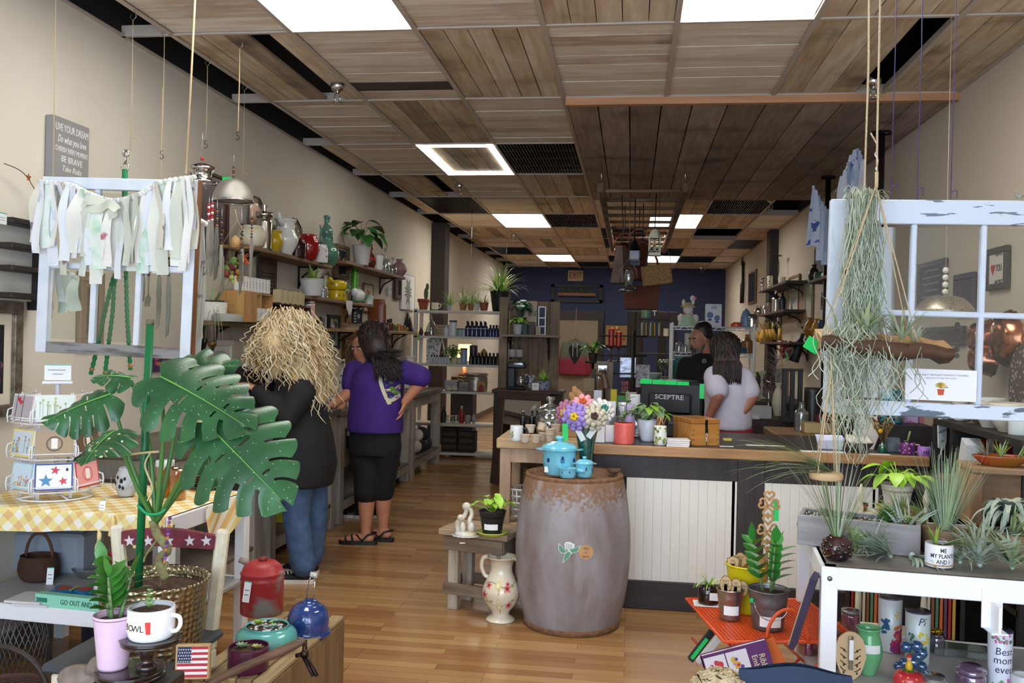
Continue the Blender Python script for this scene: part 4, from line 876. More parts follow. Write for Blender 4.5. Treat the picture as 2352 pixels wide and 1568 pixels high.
p=onS(170,1340);t=Th('glass_dish','clear pressed glass dish behind the butterfly tray','dish',(p.x,p.y+.12,SZ));MG('e2eaea',.25,.08).la(vess('dish',.075,.045,.006,.2),28,fu_=(10,.05)).ob('dish',t)
p=onS(160,1365);t=Th('butterfly_tray','blue and orange butterfly shaped tray on the lower shelf','tray',(p.x,p.y+.03,SZ),.1)
wing=lambda sg,a:[(sg*x,y)for x,y in a]
q=MT('1f7fb8',.35);W1=[(0,-.012),(.03,-.04),(.075,-.048),(.095,-.02),(.08,.005),(.1,.03),(.085,.06),(.04,.05),(0,.015)]
for sg in(-1,1):q.pm(wing(sg,W1)if sg>0 else wing(sg,W1)[::-1],.002,.016)
q.m('c2502a',.5)
for sg in(-1,1):q.pm(([(sg*(x*.7+.012),y*.6+.006)for x,y in W1])[::sg],.0165,.0172)
q.m('c3d05a').cb((0,0,.019),(.008,.07,.008),.003);q.ob('tray',t)
a,b_=onS(60,1402),onS(245,1418);t=Th('word_sign','mint green block sign reading go out and do on the lower shelf edge','sign',((a.x+b_.x)/2,TL_O.y-.0+.03,SZ),radians(-6));sw=(b_-a).length+.02
MT('8fd8bd',.6).cb((0,.02,.026),(sw,.04,.052),.002).ob('block',t);Tx('GO OUT AND DO',.030,mt('2a6a62'),t,FX(.03,-.0012,.026),sx=.78);Tx('amazing',.024,mt('2a6a62'),t,FX(sw/2-.02,-.0012,.022),shear=.35,sx=.8,align='CENTER');MT('1f7a68').T(FX(-sw/2+.035,-.0008,.028)).pm([(-.03,-.009),(.025,-.009),(.025,.009),(-.03,.009),(-.024,0)],0,.0006).ob('ribbon_mark',t)
for px,py,l in((228,1335,'white egg shaped ornament beside the gold pot on the lower shelf'),(222,1372,'white egg shaped ornament nearer the shelf edge by the mint sign')):
 p=onS(px,py);t=Th('ornament_egg',l,'ornament',(p.x,p.y+.03,SZ));MT('e9e9ea',.4).ba((0,0,.036),.03,(1,1,1.2),20).ob('egg',t)
for px,py,l,c in((198,1320,'small red bird ornament on the glass pile','b5282a'),(215,1322,'folded white tag among glassware on the lower shelf','eef0f0')):
 p=onS(px,py);t=Th('trinket',l,'ornament',(p.x,p.y+.18,SZ));q=MT(c,.4);q.la([(0,0),(.022,0),(.02,.012),(.006,.03),(.008,.05),(0,.055)],14).ba((.008,0,.058),.011,(1.2,.8,.9),10);q.ob('body',t)
for i,(px,py)in enumerate(((22,1408),(18,1401))):p=onS(px,py);t=Th('paper_pad','flat white paper pad at the shelf end, '+('lower' if i==0 else 'upper')+' of two','paper',(p.x+.02,TL_O.y+.1,SZ+.011*i));MT('d8d6d8',.7).cb((0,0,.005),(.16,.14,.01),.001).ob('pad',t)
p=onz(165,1545,0);t=Th('enamel_pot','big navy enamel pot on the floor under the card rack table','cookware',(-2.25,3.72,0));MT('141c38',.2,coat=.4).la([(0,0),(.135,0),(.14,.01),(.145,.22),(.15,.225),(.15,.235),(.1,.25),(.02,.262),(0,.263)],36).ob('pot_body',t);MT('141c38',.2).ba((0,0,.275),.018,n=12).ob('knob',t)
t=Th('wire_mesh_roll','grey wire mesh basket on the floor near the wall','basket',(-2.62,3.6,0));q=MT('77787c',.4,.6)
for i in range(30):a=TAU*i/30;q.tu([(.12*cos(a),.12*sin(a),0),(.12*cos(a+.8),.12*sin(a+.8),.26)],.002,4).tu([(.12*cos(a),.12*sin(a),0),(.12*cos(a-.8),.12*sin(a-.8),.26)],.002,4)
q.ob('mesh',t)
t=Th('wicker_hamper','brown wicker basket on the floor at the picture corner','basket',(-1.98,2.62,0));MB(WK).la(SP([(0,.002),(.16,0),(.2,.1),(.21,.2),(.19,.3),(.17,.33),(.16,.32),(.18,.2),(0,.03)],2),36).ob('basket_body',t);q=MT('2b1d16',.6);q.tu([(.17*cos(a/14*PI),0,.32+.16*sin(a/14*PI))for a in range(15)],.009,8);q.ob('handle',t)
t=Th('bird_figure','grey carved bird figure peeking up behind the plant stand','figurine',(ony(185,1565,2.3).x,2.3,.47));q=MT('6d6056',.6,ns=(30,'8a7c70'));q.ba((0,0,.06),.045,(1.5,.8,.9),16).ba((.055,0,.105),.026,(1.2,.9,.9),14).tu([(.03,0,.08),(.055,0,.105)],.024,10);q.ob('body',t);MT('2b2522').la([(0,.03),(.007,0),(0,-.002)],8,(0,0,0)).T(None).ob('tail',t);MB(BK_).ba((.065,-.021,.112),.004,n=8).ob('eye',t)
sp_=Th('bird_support','dark block added as a support under the grey bird figure','crate',(t.location.x,2.3,0));MB(Wd('4a4038','332b26')).cb((0,0,.235),(.16,.14,.468),.004).ob('box',sp_)  # block added under the bird figure to hold it up
GLASS=gl('f4f7f6',.07)
def sash(name,label,loc,rz,roll,w,h,cols,rows,stile,top,bot,mun,midr,mp_,dp=.036,bm=None,edge=None,peel=None):
 t=Th(name,label,'window',loc);t.rotation_euler=(0,roll,rz);a,b=w/2,h/2
 for sx in(-1,1):MB(mp_).cb((sx*(a-stile/2),0,0),(stile,dp,h),.003).ob('stile',t)
 MB(peel or mp_).cb((0,0,b-top/2),(w-2*stile,dp,top),.003).ob('top_rail',t);MB(bm or mp_).cb((0,0,-b+bot/2),(w-2*stile,dp,bot),.003).ob('bottom_rail',t)
 x0,x1,z0,z1=-a+stile,a-stile,-b+bot,b-top;cx=[x0+(x1-x0)*i/cols for i in range(cols+1)];cz=[z0,z0+(z1-z0)*midr,z1]if rows==2 else[z0,z1]
 for x in cx[1:-1]:MB(mp_).cb((x,0,(z0+z1)/2),(mun,dp*.7,z1-z0),.004).ob('muntin',t)
 for z in cz[1:-1]:MB(mp_).cb((0,0,z),(x1-x0,dp*.75,mun),.004).ob('muntin',t)
 for i in range(cols):
  for j in range(rows):MB(GLASS).box(cx[i]+mun/2,cx[i+1]-mun/2,-.001,.001,cz[j]+mun/2,cz[j+1]-mun/2).ob('pane',t)
 if edge:MB(edge).box(a,a+.003,-dp/2,dp/2,-b,b).ob('bare_edge',t)
 return t
SWH=mt('dfe6f0',.4,ns=(14,'d3dbe6'));PEEL=mt('d8dde2',.55,ns=(26,'6d6a66',.58,.64),st_=(.5,1,1.4));GREYW=mt('8d8c8b',.7,ns=(14,'5e5a58',.45,.6),st_=(.4,1,2.5))
sc0=ony(270,614,3.6);SW,SH=.72,.765
sl=sash('hanging_window','white six pane window sash hung on cords, draped with a rag garland',sc0,0,.026,SW,SH,3,2,.05,.05,.048,.026,.5,SWH,bm=GREYW,edge=Wd('8a5a34','5d3b22','z'))
RAGS=[mt('e8ebef',.9,bp_=(60,.2)),mt('dfe0d6',.9),mt('ccd0c0',.9),mt('e9e6df',.9,ns=(16,'b4707c',.58,.66)),mt('dfe8e0',.9,ns=(12,'b4d8ba',.5,.66)),mt('e4e8ec',.9,ns=(12,'b0c4d8',.55,.66)),mt('d6d2c4',.9,ns=(20,'8a7480',.6,.66)),mt('f0efe9',.9)]
def rags(name,label,loc,path,lens,n,seed,rzz=0,wd=.02,pal=RAGS):
 rr=random.Random(seed);t=Th(name,label,'garland',loc,rzz);pts=CP(path,8);MB(RAGS[1]).tu(pts,.006,6).ob('cord',t)
 for i in range(n):
  u=(i+.5)/n*(len(pts)-1);k=int(u);p=pts[k].lerp(pts[min(k+1,len(pts)-1)],u-k);L_=lens(u/(len(pts)-1))*rr.uniform(.8,1.18);w=wd*rr.uniform(.7,1.2);ph=rr.uniform(0,6);d=rr.uniform(-.025,.03);lean=rr.uniform(-.05,.05)
  m=rr.choice(pal);q=MB(m);q.rb_([p+V((lean*s*L_+.006*sin(ph+s*5),d*min(1,s*3)-.012+.008*sin(ph+s*7),.008-L_*s))for s in[j/9 for j in range(10)]],[w*(.45+.55*min(1,j/4))for j in range(10)],(1,.6*sin(ph),0),fold=.3*sin(ph*3))
  q.ba(p+V((0,-.006,0)),.013,(1.1,.8,1),8);q.ob('rag_strip',t)
 return t
a0=ony(92,410,3.56)-V((0,0,0));SG=sc0
P_=lambda px,py,Y=3.56:ony(px,py,Y)-SG
rags('rag_garland','garland of torn white, cream and floral fabric strips across the top of the hung sash',SG,[P_(92,418),P_(160,425),P_(205,445),P_(262,462),P_(320,448),P_(370,420),P_(450,408)],lambda u:.30+.05*sin(u*9)+(.04 if.35<u<.6 else 0),46,4,0,.026)
q=MB(RAGS[2]);c=P_(245,470,3.53)
rb=tag(q.rb_(CP([c+V((0,0,0)),c+V((-.05,-.02,.02)),c+V((-.07,-.03,-.01)),c+V((-.02,-.02,-.02)),c+V((.03,-.03,0)),c+V((.06,-.02,-.03)),c+V((.02,-.02,-.05))]),.02,(0,.2,1)).ob('fabric_bow',None,SG),'loose knotted fabric bow at the low middle of the rag garland','ribbon')
rags('rag_garland','cream fabric garland hanging behind the hung sash, seen through its lower panes',SG,[P_(112,600,3.72),P_(140,612,3.72),P_(178,640,3.72)],lambda u:.26-.12*u,8,8,0,.022)
rags('rag_garland','cream fabric garland trailing past the outer edge of the hung sash',SG,[P_(452,505,3.72),P_(462,508,3.72),P_(474,515,3.75)],lambda u:.62,6,9,0,.018)
gm=Th('macrame_hanger','green beaded macrame plant hanger behind the hung sash','plant hanger',ony(288,590,3.8));GRN=mt('177a48',.8,bp_=(150,.5));g0=gm.location
G_=lambda px,py,Y=3.8:ony(px,py,Y)-g0
for n_,pl in(('cord',[(288,600),(262,635),(240,720),(225,790),(208,860)]),('cord',[(288,600),(265,640),(258,720),(248,800),(240,868)]),('cord',[(288,600),(290,640),(292,720),(296,790),(300,850)])):
 pts=CP([G_(*p)for p in pl],12);MB(GRN).tu(pts,[.011 if i%2 else.0075 for i in range(len(pts))],7).ob(n_,gm);MT('a4753c',.4).ba(pts[-4],.012,n=8).ob('bead',gm);MT('6d4630',.4).ba(pts[-18],.011,n=8).ob('bead',gm)
MB(GRN).tu([G_(287,388,3.78),G_(287,470),G_(288,600)],.013,8).ob('twine_hanger',gm)
q=MB(CH);s0,s1=G_(289,345,3.78),G_(287,388,3.78);q.tu([s0,s0.lerp(s1,.4),s0.lerp(s1,.75)],.006,8).tu([s0+V((.014*sin(a/10*TAU),0,-.014+.016*cos(a/10*TAU)))for a in range(11)],.0045,6).tu([s1+V((.018*sin(a/12*TAU),0,.008+.018*cos(a/12*TAU)))for a in range(12)],.003,6,closed=True);q.ob('snap_hook',gm)
SHK=mt('2c2a28',.4,.7)
def Co(label,px,py,pyb,r=.0018,hook=True,top=True,mat=None,gp='hanging cords'):
 p=onz(px,py,ZC-.02)if py>0 else onz(px,py,ZC-.02);zb=ony(px,pyb,p.y).z;t=Th('twine_hanger',label,'cord',(p.x,p.y,zb),0,gp);H=ZC-.0-zb
 MB(mat or Tw).tu([(0,0,0),(.002,0,H*.5),(0,0,H-.06)],r,5).ob('string',t)
 if top:MB(CH).tu([(0,0,H),(.012,0,H-.02),(.016,0,H-.045),(0,0,H-.062),(-.016,0,H-.045),(-.008,0,H-.03)],.0018,5).ob('ceiling_hook',t)
 if hook:MB(SHK).tu(CP([(.006,0,0),(-.008,0,-.006),(-.006,0,-.02),(.006,0,-.026),(.006,0,-.042),(-.006,0,-.046),(-.008,0,-.038)],3),.002,5).ob('s_hook',t)
 else:MB(mat or Tw).tu(CP([(0,0,.06),(.03,0,.065),(.05,0,.045)]),r,4).ob('loose_end',t)
 return t
for a in((306,28,345,.002,False,'thin twine tied to the chrome snap hook above the hung sash'),(378,68,345,.002,True,'twine ending in an s hook between the two sash cords'),(477,135,322,.002,True,'twine with an s hook beside the thick sash cord'),(551,95,302,.003,True,'twine and s hook holding the strainer wind chime'),(562,193,420,.0015,False,'thin distant cord behind the strainer wind chime')):
 Co(a[5],a[0],a[1],a[2],a[3],a[4])
for(px0,px1,y1,r_,l)in((133,122,405,.0022,'thin twine holding one end of the hung sash'),(455,428,398,.0042,'thick jute cord holding the other end of the hung sash')):
 a=ony(px1,y1,3.6);d=ray(px0,0)-ray(px1,400);b_=ony(px0-4,-60,3.6);t=Th('twine_hanger',l,'cord',a);e=(b_-a);k=(ZC-a.z)/e.z;MB(Tw).tu([V((0,0,0)),e*k*.5,e*k],r_,6).ob('string',t)
SILV=mt('b9b8b4',.2,1);BEADS=[mt('3a2a24',.3),mt('8a5a3a',.3),mt('2a2a30',.3)];RB=[mt('a8201e',.25),mt('e8e4e4',.2),mt('a8201e',.25)]
cp=ony(535,462,onz(551,95,ZC-.02).y);kc=mpp(cp);wc=Th('wind_chime','mesh strainer wind chime with beads and hanging cutlery','wind chime',cp);r_=45*kc
MT('a8a59c',.35,.7,bp_=(400,.4)).la(SP([(r_,0),(r_*.97,r_*.35),(r_*.7,r_*.85),(r_*.35,r_*1.1),(.004,r_*1.2)],3),32).ob('strainer',wc)
MB(CH).tu([(r_*cos(a/32*TAU),r_*sin(a/32*TAU),0)for a in range(32)],.006,8,closed=True).ob('rim',wc)
q=MB();bS(q,(0,0,r_*1.2),(0,0,r_*1.75),6,.008,BEADS);q.M(CH).tu([(0,0,r_*1.7),(0,0,r_*2.6)],.001,4);q.ob('bead_strand',wc)
MB(GT_).box(-.05,0,-.03,-.029,r_*1.0,r_*1.0+.02).ob('green_tag',wc)
def cu_(q,p,L_,kind,m=SILV,s=1):
 x,y,z=p;q.M(m)
 if kind=='knife':q.pm([(x-.006*s,0),(x-.009*s,-L_*.35),(x-.007*s,-L_*.42),(x-.008*s,-L_),(x+.004*s,-L_*.93),(x+.009*s,-L_*.6),(x+.008*s,-L_*.4),(x+.01*s,-L_*.3),(x+.006*s,0)],y-.002,y+.002)
 else:q.pm([(x-.004*s,0),(x-.002*s,-L_*.5),(x-.004*s,-L_*.62),(x-.013*s,-L_*.72)]+[(x-.013*s+.0052*s*i+(.0022*s if j else 0),-L_*(1 if k else.78))for i in range(4)for j,k in(((0,1),(1,1),(1,0))if i<3 else((0,1),(1,1)))]+[(x+.011*s,-L_*.72),(x+.004*s,-L_*.62),(x+.002*s,-L_*.5),(x+.004*s,0)],y-.001,y+.001)
def sd_(t,x,y,z0,nb,Lb,Lk,kind='knife',mats=BEADS,s=1):
 q=MB(CH).tu([(x,y,z0),(x,y,z0-Lb)],.0008,4);bS(q,(x,y,z0-Lb*.4),(x,y,z0-Lb),nb,.006*s,mats);X=q.X;q.T(tr(0,0,z0-Lb)@XY);cu_(q,(x,-y,0),Lk,kind,SILV,s);q.T();q.ob('strand',t)
XY=Matrix(((1,0,0,0),(0,0,-1,0),(0,1,0,0),(0,0,0,1)))
for i in range(6):a=TAU*i/6+.4;sd_(wc,r_*.95*cos(a),r_*.95*sin(a),0,7,.2+.05*(i%3),.22,s=1.2)
c2=ony(462,470,4.4);w2=Th('wind_chime','silver lid wind chime with red and white beads and knives','wind chime',c2);k2=mpp(c2)
MB(CH).la(SP([(.075,.11),(.078,.12),(.06,.13),(.05,.15),(.055,.17),(.07,.185),(.06,.2),(.02,.215),(0,.216)],3),28).ob('lid',w2);MT('b01e1e',.3).ba((0,0,.24),.01,n=8).ob('bead',w2);MB(CH).tu([(0,0,.24),(0,0,.42)],.001,4).ob('wire',w2)
for i,(px,py)in enumerate(((480,475),(488,472),(499,485))):c=ony(px,py,4.4-.03*i)-c2;sd_(w2,c.x,c.y,c.z+.08,8,.16,.28,mats=RB if i<2 else BEADS,s=1.4);
MB(CH).tu([(0,0,.112),(.04,-.03,.08)],.001,4).ob('wire',w2)
c3=ony(365,625,4.1);w3=Th('wind_chime','beaded cutlery wind chime seen through the lower pane beside the green stake','wind chime',c3);MB(Wd('6d5540','4b392b')).tu([(-.09,0,.14),(.12,0,.15)],.008,8).ob('driftwood_bar',w3)
for px,l_,kd in((329,.13,'knife'),(342,.15,'fork'),(366,.26,'knife'),(388,.3,'knife')):c=ony(px,610,4.1)-c3;sd_(w3,c.x,0,.14,6,.16,l_,kd,s=1.4)
MB(Tw).tu([(0,0,.14),(0,0,.9)],.001,4).ob('wire',w3)
c4=ony(545,568,5.0);w4=Th('dried_flower_hanger','stick hung on twine with dried orange, red and green flowers below','wall decor',c4);k4=mpp(c4)
D4=lambda px,py,dy=0:ony(px,py,5.0+dy)-c4
MB(Wd('8d7250','6d5438')).tu([D4(505,563),D4(545,572),D4(585,566)],.008,8).ob('stick',w4);q=MT('cbb68e',.8).tu([D4(510,562),D4(545,505),D4(580,565)],.002,5).tu([D4(545,505),D4(540,480)],.002,5);q.ob('twine',w4)
MT('c9a06c',.6).T(tr(D4(540,548))).la([(.005,.02),(.03,0),(.03,-.05),(.02,-.055),(0,-.055)],4).ob('wooden_tag',w4)
q=MB()
for px,py,m in((555,603,'c8551c'),(560,596,'d06020'),(535,612,'6d2a30'),(538,600,'6d8a44'),(525,615,'7a9048'),(520,628,'8a3238'),(532,638,'a8b060'),(508,605,'7a8a78'),(548,625,'a8742a'),(551,640,'c09030')):
 c=D4(px,py,-.02);q.m(m,.7).ba(c,U(.018,.03),n=8)
 for i in range(5):q.lf(c,(U(-1,1),U(-.6,.2),U(-1,1)),.05,.02)
 q.m('6b5a3a',.8).tu([D4(px+U(-6,6),570),c],.0015,4)
q.ob('dried_flowers',w4)
BLK=mt('1f1a18',.5,ns=(30,'3a2b20',.55,.7));WOODF=Wd('7d6146','5d4631','z');GOLD=mt('8a6a34',.35,.6,ns=(30,'5d4520'));DKF=mt('2a2320',.5)
CANV=mt('8d8a8a',.7)
p0,p1=onx(110,370,XL+.02),onx(193,385,XL+.02);t=Th('canvas_sign','grey canvas wall sign starting LIVE YOUR DREAM above the hung sash','sign',(XL+.025,(p0.y+p1.y)/2,onx(150,392,XL).z),PI/2);cw_=p1.y-p0.y
MB(CANV).cb((0,0,0),(cw_,.045,.48),.004).ob('canvas',t)
for s_,z,sh,sz_ in(('LIVE YOUR DREAM',.19,0,.05),('Do what you love',.135,.3,.05),('CHERISH EVERY MOMENT',.085,0,.036),('BE BRAVE',.04,0,.044),('Take Risks',-.005,.3,.04)):Tx(s_,sz_,mt('e6e4e2'),t,FX(0,-.0235,z),shear=sh,sx=min(1,.62 if len(s_)>14 else.9))
t=Th('plate_rack','dark wooden wall rack with wavy ends and a wire of rusty stars','wall shelf',onx(20,575,XL+.06),PI/2);rx0,rx1=onx(-25,570,XL).y-t.location.y,onx(64,570,XL).y-t.location.y
MT('d6d0c4',.8).box(rx0,rx1,.03,.05,-.22,.12).ob('back_board',t)
for z in(.13,.02,-.08,-.2):MB(BLK).cb(((rx0+rx1)/2,-.01,z),(rx1-rx0+.02,.1,.025),.003).ob('rail',t)
MB(BLK).T(tr(rx1,0,0)@rot(0,0,PI/2)@FRONT).pm([(-.06,-.26),(.05,-.26),(.055,-.1),(.03,-.03),(.05,.06),(.03,.17),(-.06,.2)],-.01,.012).ob('end_board',t)
q=MT('5a3a28',.5,.6).tu(CP([(rx1,0,.19),(rx1-.02,0,.27),(rx1-.12,0,.36),(rx1-.25,0,.38)]),.002,5);q.ob('wire',t);q=MT('9a5230',.5,.4).T(tr(rx1,-.01,.19)@FRONT);star(q.T(tr(rx1,-.01,.2)),0,0,0,.022);star(q.T(tr(rx1-.1,-.01,.345)),0,0,0,.022);q.ob('star',t)
TC('price_tag','white price tag on the dark wavy wall rack',onx(6,515,XL+.125),.05,.05,PI/2)
WP_('arched_picture','ornate grey gold picture frame with an arched cream mat below the wavy rack','l',-90,42,690,960,mt('8d8474',.4,.5,ns=(25,'5f584c'),bp_=(40,.5)),fw=.055,dp=.05,matc=CREAM,art=aB(('3a2430','5a3048','2a3020','6d4a5a'),20,'1c1820'),mw=.05)
WP_('wall_panel','dark plum painted board on the wall behind the cutlery chimes','l',440,523,395,600,Wd('5a3a28','3a251a','z'),fw=.02,dp=.03,matc=mt('3a2630',.4,ns=(5,'4d3038')))
t=WP_('washboard','old wooden washboard hanging under the silver platter shelf','l',594,632,596,712,Wd('4d3a2c','33261d','z'),fw=.03,dp=.03,matc=Wd('6b5340','4d3a2b','z'),off=.03)
q=MT('7a7068',.4,.5);hh_=.22
for i in range(13):q.tu([(-.1,-.008,-hh_+.03*i-.04),(.1,-.008,-hh_+.03*i-.04)],.008,6)
q.ob('ribbed_panel',t)
WP_('bottle_picture','tall wooden framed print of a glass bottle between the two upper shelves','l',770,797,563,640,WOODF,fw=.035,dp=.06,matc=mt('cfd4d6',.6),art=aB(('d8dfe0','8a9a58','c8ccd0'),6,'1c2230'),Hg=.12,mw=.012,off=.035)
WP_('hanging_print','small botanical print hung on a string under the pink vase shelf','l',834,856,651,718,WOODF,fw=.015,dp=.02,art=aF(('b8705a',),2,mt('cfc4ac',.7)),Hg=.17,mw=0)
WP_('arched_plaque','small dark wood frame with a pointed arch beside the starburst print','l',905,919,634,687,Wd('5a4632','3a2c20','z'),fw=.05,dp=.05,matc=mt('1d2020',.4))
def starburst(q,w,h,y):
 q.m('e6e6e4',.6).py_([(-w/2,y,-h/2),(w/2,y,-h/2),(w/2,y,h/2),(-w/2,y,h/2)])
 for i in range(16):a=TAU*i/16;l=(.44 if i%2 else.36)*h*(1 if i%8 in(3,4,5)else.75);q.m(('2a3034','3f5a44','4a4a50')[i%3]);q.py_([(0,y-.001,0),(w*.5*l/h*1.2*cos(a-.12),y-.001,l*.75*sin(a-.12)),(w*.5*l/h*1.9*cos(a),y-.001,l*sin(a)),(w*.5*l/h*1.2*cos(a+.12),y-.001,l*.75*sin(a+.12))])
WP_('starburst_print','white framed print of a dark feather starburst beside the shelf unit','l',921,952,629,712,mt('d0d0ce',.5),fw=.015,dp=.02,art=starburst,mw=0)
t=Th('motion_sensor','small white wall sensor under the upper shelf','sensor',onx(894,668,XL+.02),PI/2);MT('e9e9e6',.4).cb((0,0,0),(.07,.04,.11),.015).ob('case',t);MB(BK_).cb((.01,-.021,.02),(.012,.004,.02),.001).ob('lens',t)
WP_('wood_sign','plain tan wooden block sign on the wall below the yellow fondue pot','l',781,803,710,748,mt('a8804c',.6),fw=.02,dp=.04,matc=mt('a8804c',.6),art=aL('5a3f22',5,None))
def mapart(q,w,h,y):
 for i in range(9):q.m('3a3550' if i%2 else 'd8d6da',.7).py_([(-w/2,y,-h/2+h*i/9),(-w*.02,y,-h/2+h*i/9),(-w*.02,y,-h/2+h*(i+1)/9),(-w/2,y,-h/2+h*(i+1)/9)])
 q.m('2c3350',.7).py_([(-w*.02,y,-h/2),(w/2,y,-h/2),(w/2,y,h/2),(-w*.02,y,h/2)]);Bb(q.m('e0dedc',.7),w*.24,0,y-.001,w*.18,h*.22)
WP_('flag_box','small navy and striped box print on the wall beside the tan wood sign','l',808,828,709,742,mt('2c3350',.6),fw=.008,dp=.04,art=mapart,mw=0)
WP_('quote_sign','white quote sign on the wall beside the tall dried flower frame','l',729,748,724,777,mt('dadad8',.6),fw=.01,dp=.02,matc=mt('dadad8',.6),art=aL('55555a',9,None,.9),mw=0)
WP_('dried_flower_print','tall dark frame of dried flowers on white behind the blonde woman','l',751,777,723,802,DKF,fw=.035,dp=.05,matc=mt('d3d6d8',.6),art=aF(('8a4a5a','b86a4a','9a8a5a'),6),mw=0)
for x0,x1,y0,y1,l in((587,607,782,845,'narrow gold framed text print partly behind blonde curls'),(788,806,772,831,'narrow gold framed text print beside the woman with wavy hair')):WP_('gold_framed_print',l,'l',x0,x1,y0,y1,GOLD,fw=.035,dp=.04,matc=mt('dedad0',.6),art=aL('77706a',8,None),mw=.02)
for x0,x1,y0,y1,l in((470,533,780,842,'cream framed quote print behind the top monstera leaf'),):WP_('quote_print',l,'l',x0,x1,y0,y1,mt('d8d2c2',.5),fw=.04,dp=.03,matc=mt('e2e0da',.6),art=aL('8a8484',8,None),mw=.03)
WP_('shutter_panel','tan louvred wooden panel on the wall seen through the hung sash','l',180,235,625,800,Wd('9a8468','7a6549','z'),fw=.05,dp=.03,matc=Wd('8a755a','6d5a43','z'),art=aL('5d4d3a',16,None,1),mw=0)
WP_('purple_print','purple and orange print in a thin frame below the hung sash','l',345,410,800,852,mt('3a2c40',.5),fw=.01,dp=.02,art=aB(('7a3a8a','c2703a','8a4a9a','b04a6a'),16,'4a2a5a'),mw=0)
def sh(px,z,X=-2.70):p=onx(px,700,X);return V((X,p.y,z))
SL_=mt('c6c2bb',.14,1)
def Pl(l,px,z,w,h,m_in):
 p=sh(px,z,XL+.07);t=Th('platter',l,'platter',p,PI/2);t.rotation_euler=(-.12,0,PI/2)
 vs=[];n=48;q=MB(SL_)
 for k,y in((1,-.004),(.93,.008),(.74,.014)):vs.append([(w/2*k*cos(TAU*i/n)*(1+(.03*cos(10*TAU*i/n)if k>.9 else 0)),y,h/2+h/2*k*sin(TAU*i/n)*(1+(.03*cos(10*TAU*i/n)if k>.9 else 0)))for i in range(n)])
 q.add(vs[0]+vs[1]+vs[2],[(r*n+i,r*n+(i+1)%n,(r+1)*n+(i+1)%n,(r+1)*n+i)for r in(0,1)for i in range(n)],True);q.ob('rim',t);MB(m_in).py_(vs[2]).ob('center',t)
Pl('largest silver platter with a scalloped rim leaning on the top wall shelf',598,S1Z,.34,.42,mt('9a7a66',.25,.9));Pl('mid sized silver platter leaning behind the red pitcher',684,S1Z,.33,.36,mt('a09a84',.25,.9));Pl('oval silver platter behind the white pouring jug',648,S1Z,.24,.28,mt('b8b6b2',.2,1))
def SI(fn,px,z,X,*a,**k):return fn(*a[:3],sh(px,z,X),*a[3:],**k)
Pt('ribbed_planter','cream ribbed ceramic planter at the end of the top wall shelf','planter',sh(574,S1Z,-2.68),.105,.15,mt('cfc8ae',.35,ns=(3,'ddd6c0')),'fat',soil=False,fu_=(18,.03),pa_='planter_body')
So('canister','tall shiny silver cocktail shaker on the top wall shelf','shaker',sh(603,S1Z,-2.65),.055,.32,SL_,'bottle',cap=(SL_,1.1,.72,.12))
t=Pt('yellow_pitcher','mustard yellow ceramic pitcher between the silver shaker and white jug','pitcher',sh(627,S1Z,-2.66),.065,.16,mt('b79a1e',.25),'urn',soil=False,pa_='pitcher_body')
t=Th('pouring_jug','white glazed jug with a slanted pouring rim on the top wall shelf','jug',sh(652,S1Z,-2.66));MT('dcdcd8',.18,coat=.5).la(SP([(0,0),(.05,0),(.055,.01),(.095,.09),(.1,.13),(.075,.18),(.07,.24),(.085,.27),(.08,.268),(.06,.2),(.06,.1),(0,.03)],2),28).ob('jug_body',t);MT('dcdcd8',.18).tu(CP([(0,-.075,.24),(0,-.12,.26),(0,-.14,.31)]),[.03,.03,.028,.026,.024,.022,.02,.018,.015,.012,.01],10).ob('spout',t)
t=So('teapot','dark brown teapot on the top wall shelf','teapot',sh(678,S1Z,-2.64),.075,.14,mt('2a1613',.15),'jar');MT('2a1613',.15).tu(CP([(0,-.06,.05),(0,-.12,.08),(0,-.14,.14)]),.012,8).ob('spout',t);Kn(t,.138,.012,mt('2a1613',.15))
RP=mt('8f1518',.12,coat=.5);t=Pt('red_pitcher','glossy red ceramic pitcher with a looped handle','pitcher',sh(704,S1Z,-2.63),.095,.205,RP,'fat',soil=False,pa_='pitcher_body');MB(RP).tu(CP([(0,.06,.185),(0,.13,.17),(0,.14,.1),(0,.085,.05)]),.011,8).ob('handle',t)
So('rooster_canister','round white canister with blue floral spots beside the red pitcher','canister',sh(731,S1Z,-2.62),.07,.15,mt('dcd8d2',.3,sq=(30,.25,'4a5070')),'jar')
CEL=mt('5f8a7a',.15,ns=(8,'4a7464'),coat=.4);t=So('ewer','tall celadon green gourd ewer with curved spout and handle','ewer',sh(747,S1Z,-2.68),.11,.44,CEL,'gourd',n=28,k=3)
MB(CEL).tu(CP([(0,-.09,.12),(0,-.15,.2),(0,-.15,.3),(0,-.18,.34)]),[.02-.001*i for i in range(16)],8).ob('spout',t);MB(CEL).tu(CP([(0,.05,.3),(0,.1,.31),(0,.14,.24),(0,.08,.17)]),.011,8).ob('handle',t)
Pt('potted_plant','leafy dark green plant in a white pot on the shelf above the framed bottle print','potted plant',sh(828,S2Z,-2.64),.095,.2,mt('c9c5bd',.5),'taper',fol=fH(14,.15,.34,.14,(mt('1f4a20',.35,ns=(9,'2f6a2c')),)),folm=G1)
So('striped_bottle','brown and red banded bottle vase in front of the leafy white pot','vase',sh(847,S2Z,-2.66),.065,.31,mt('5a2a1c',.25),'gourd',band=(mt('a82020',.4),.22,.14))
t=Pt('milk_pitcher','small white pitcher on the shelf beside the banded bottle','pitcher',sh(866,S2Z,-2.66),.05,.16,mt('d6d6d2',.3),'mug',soil=False,pa_='pitcher_body')
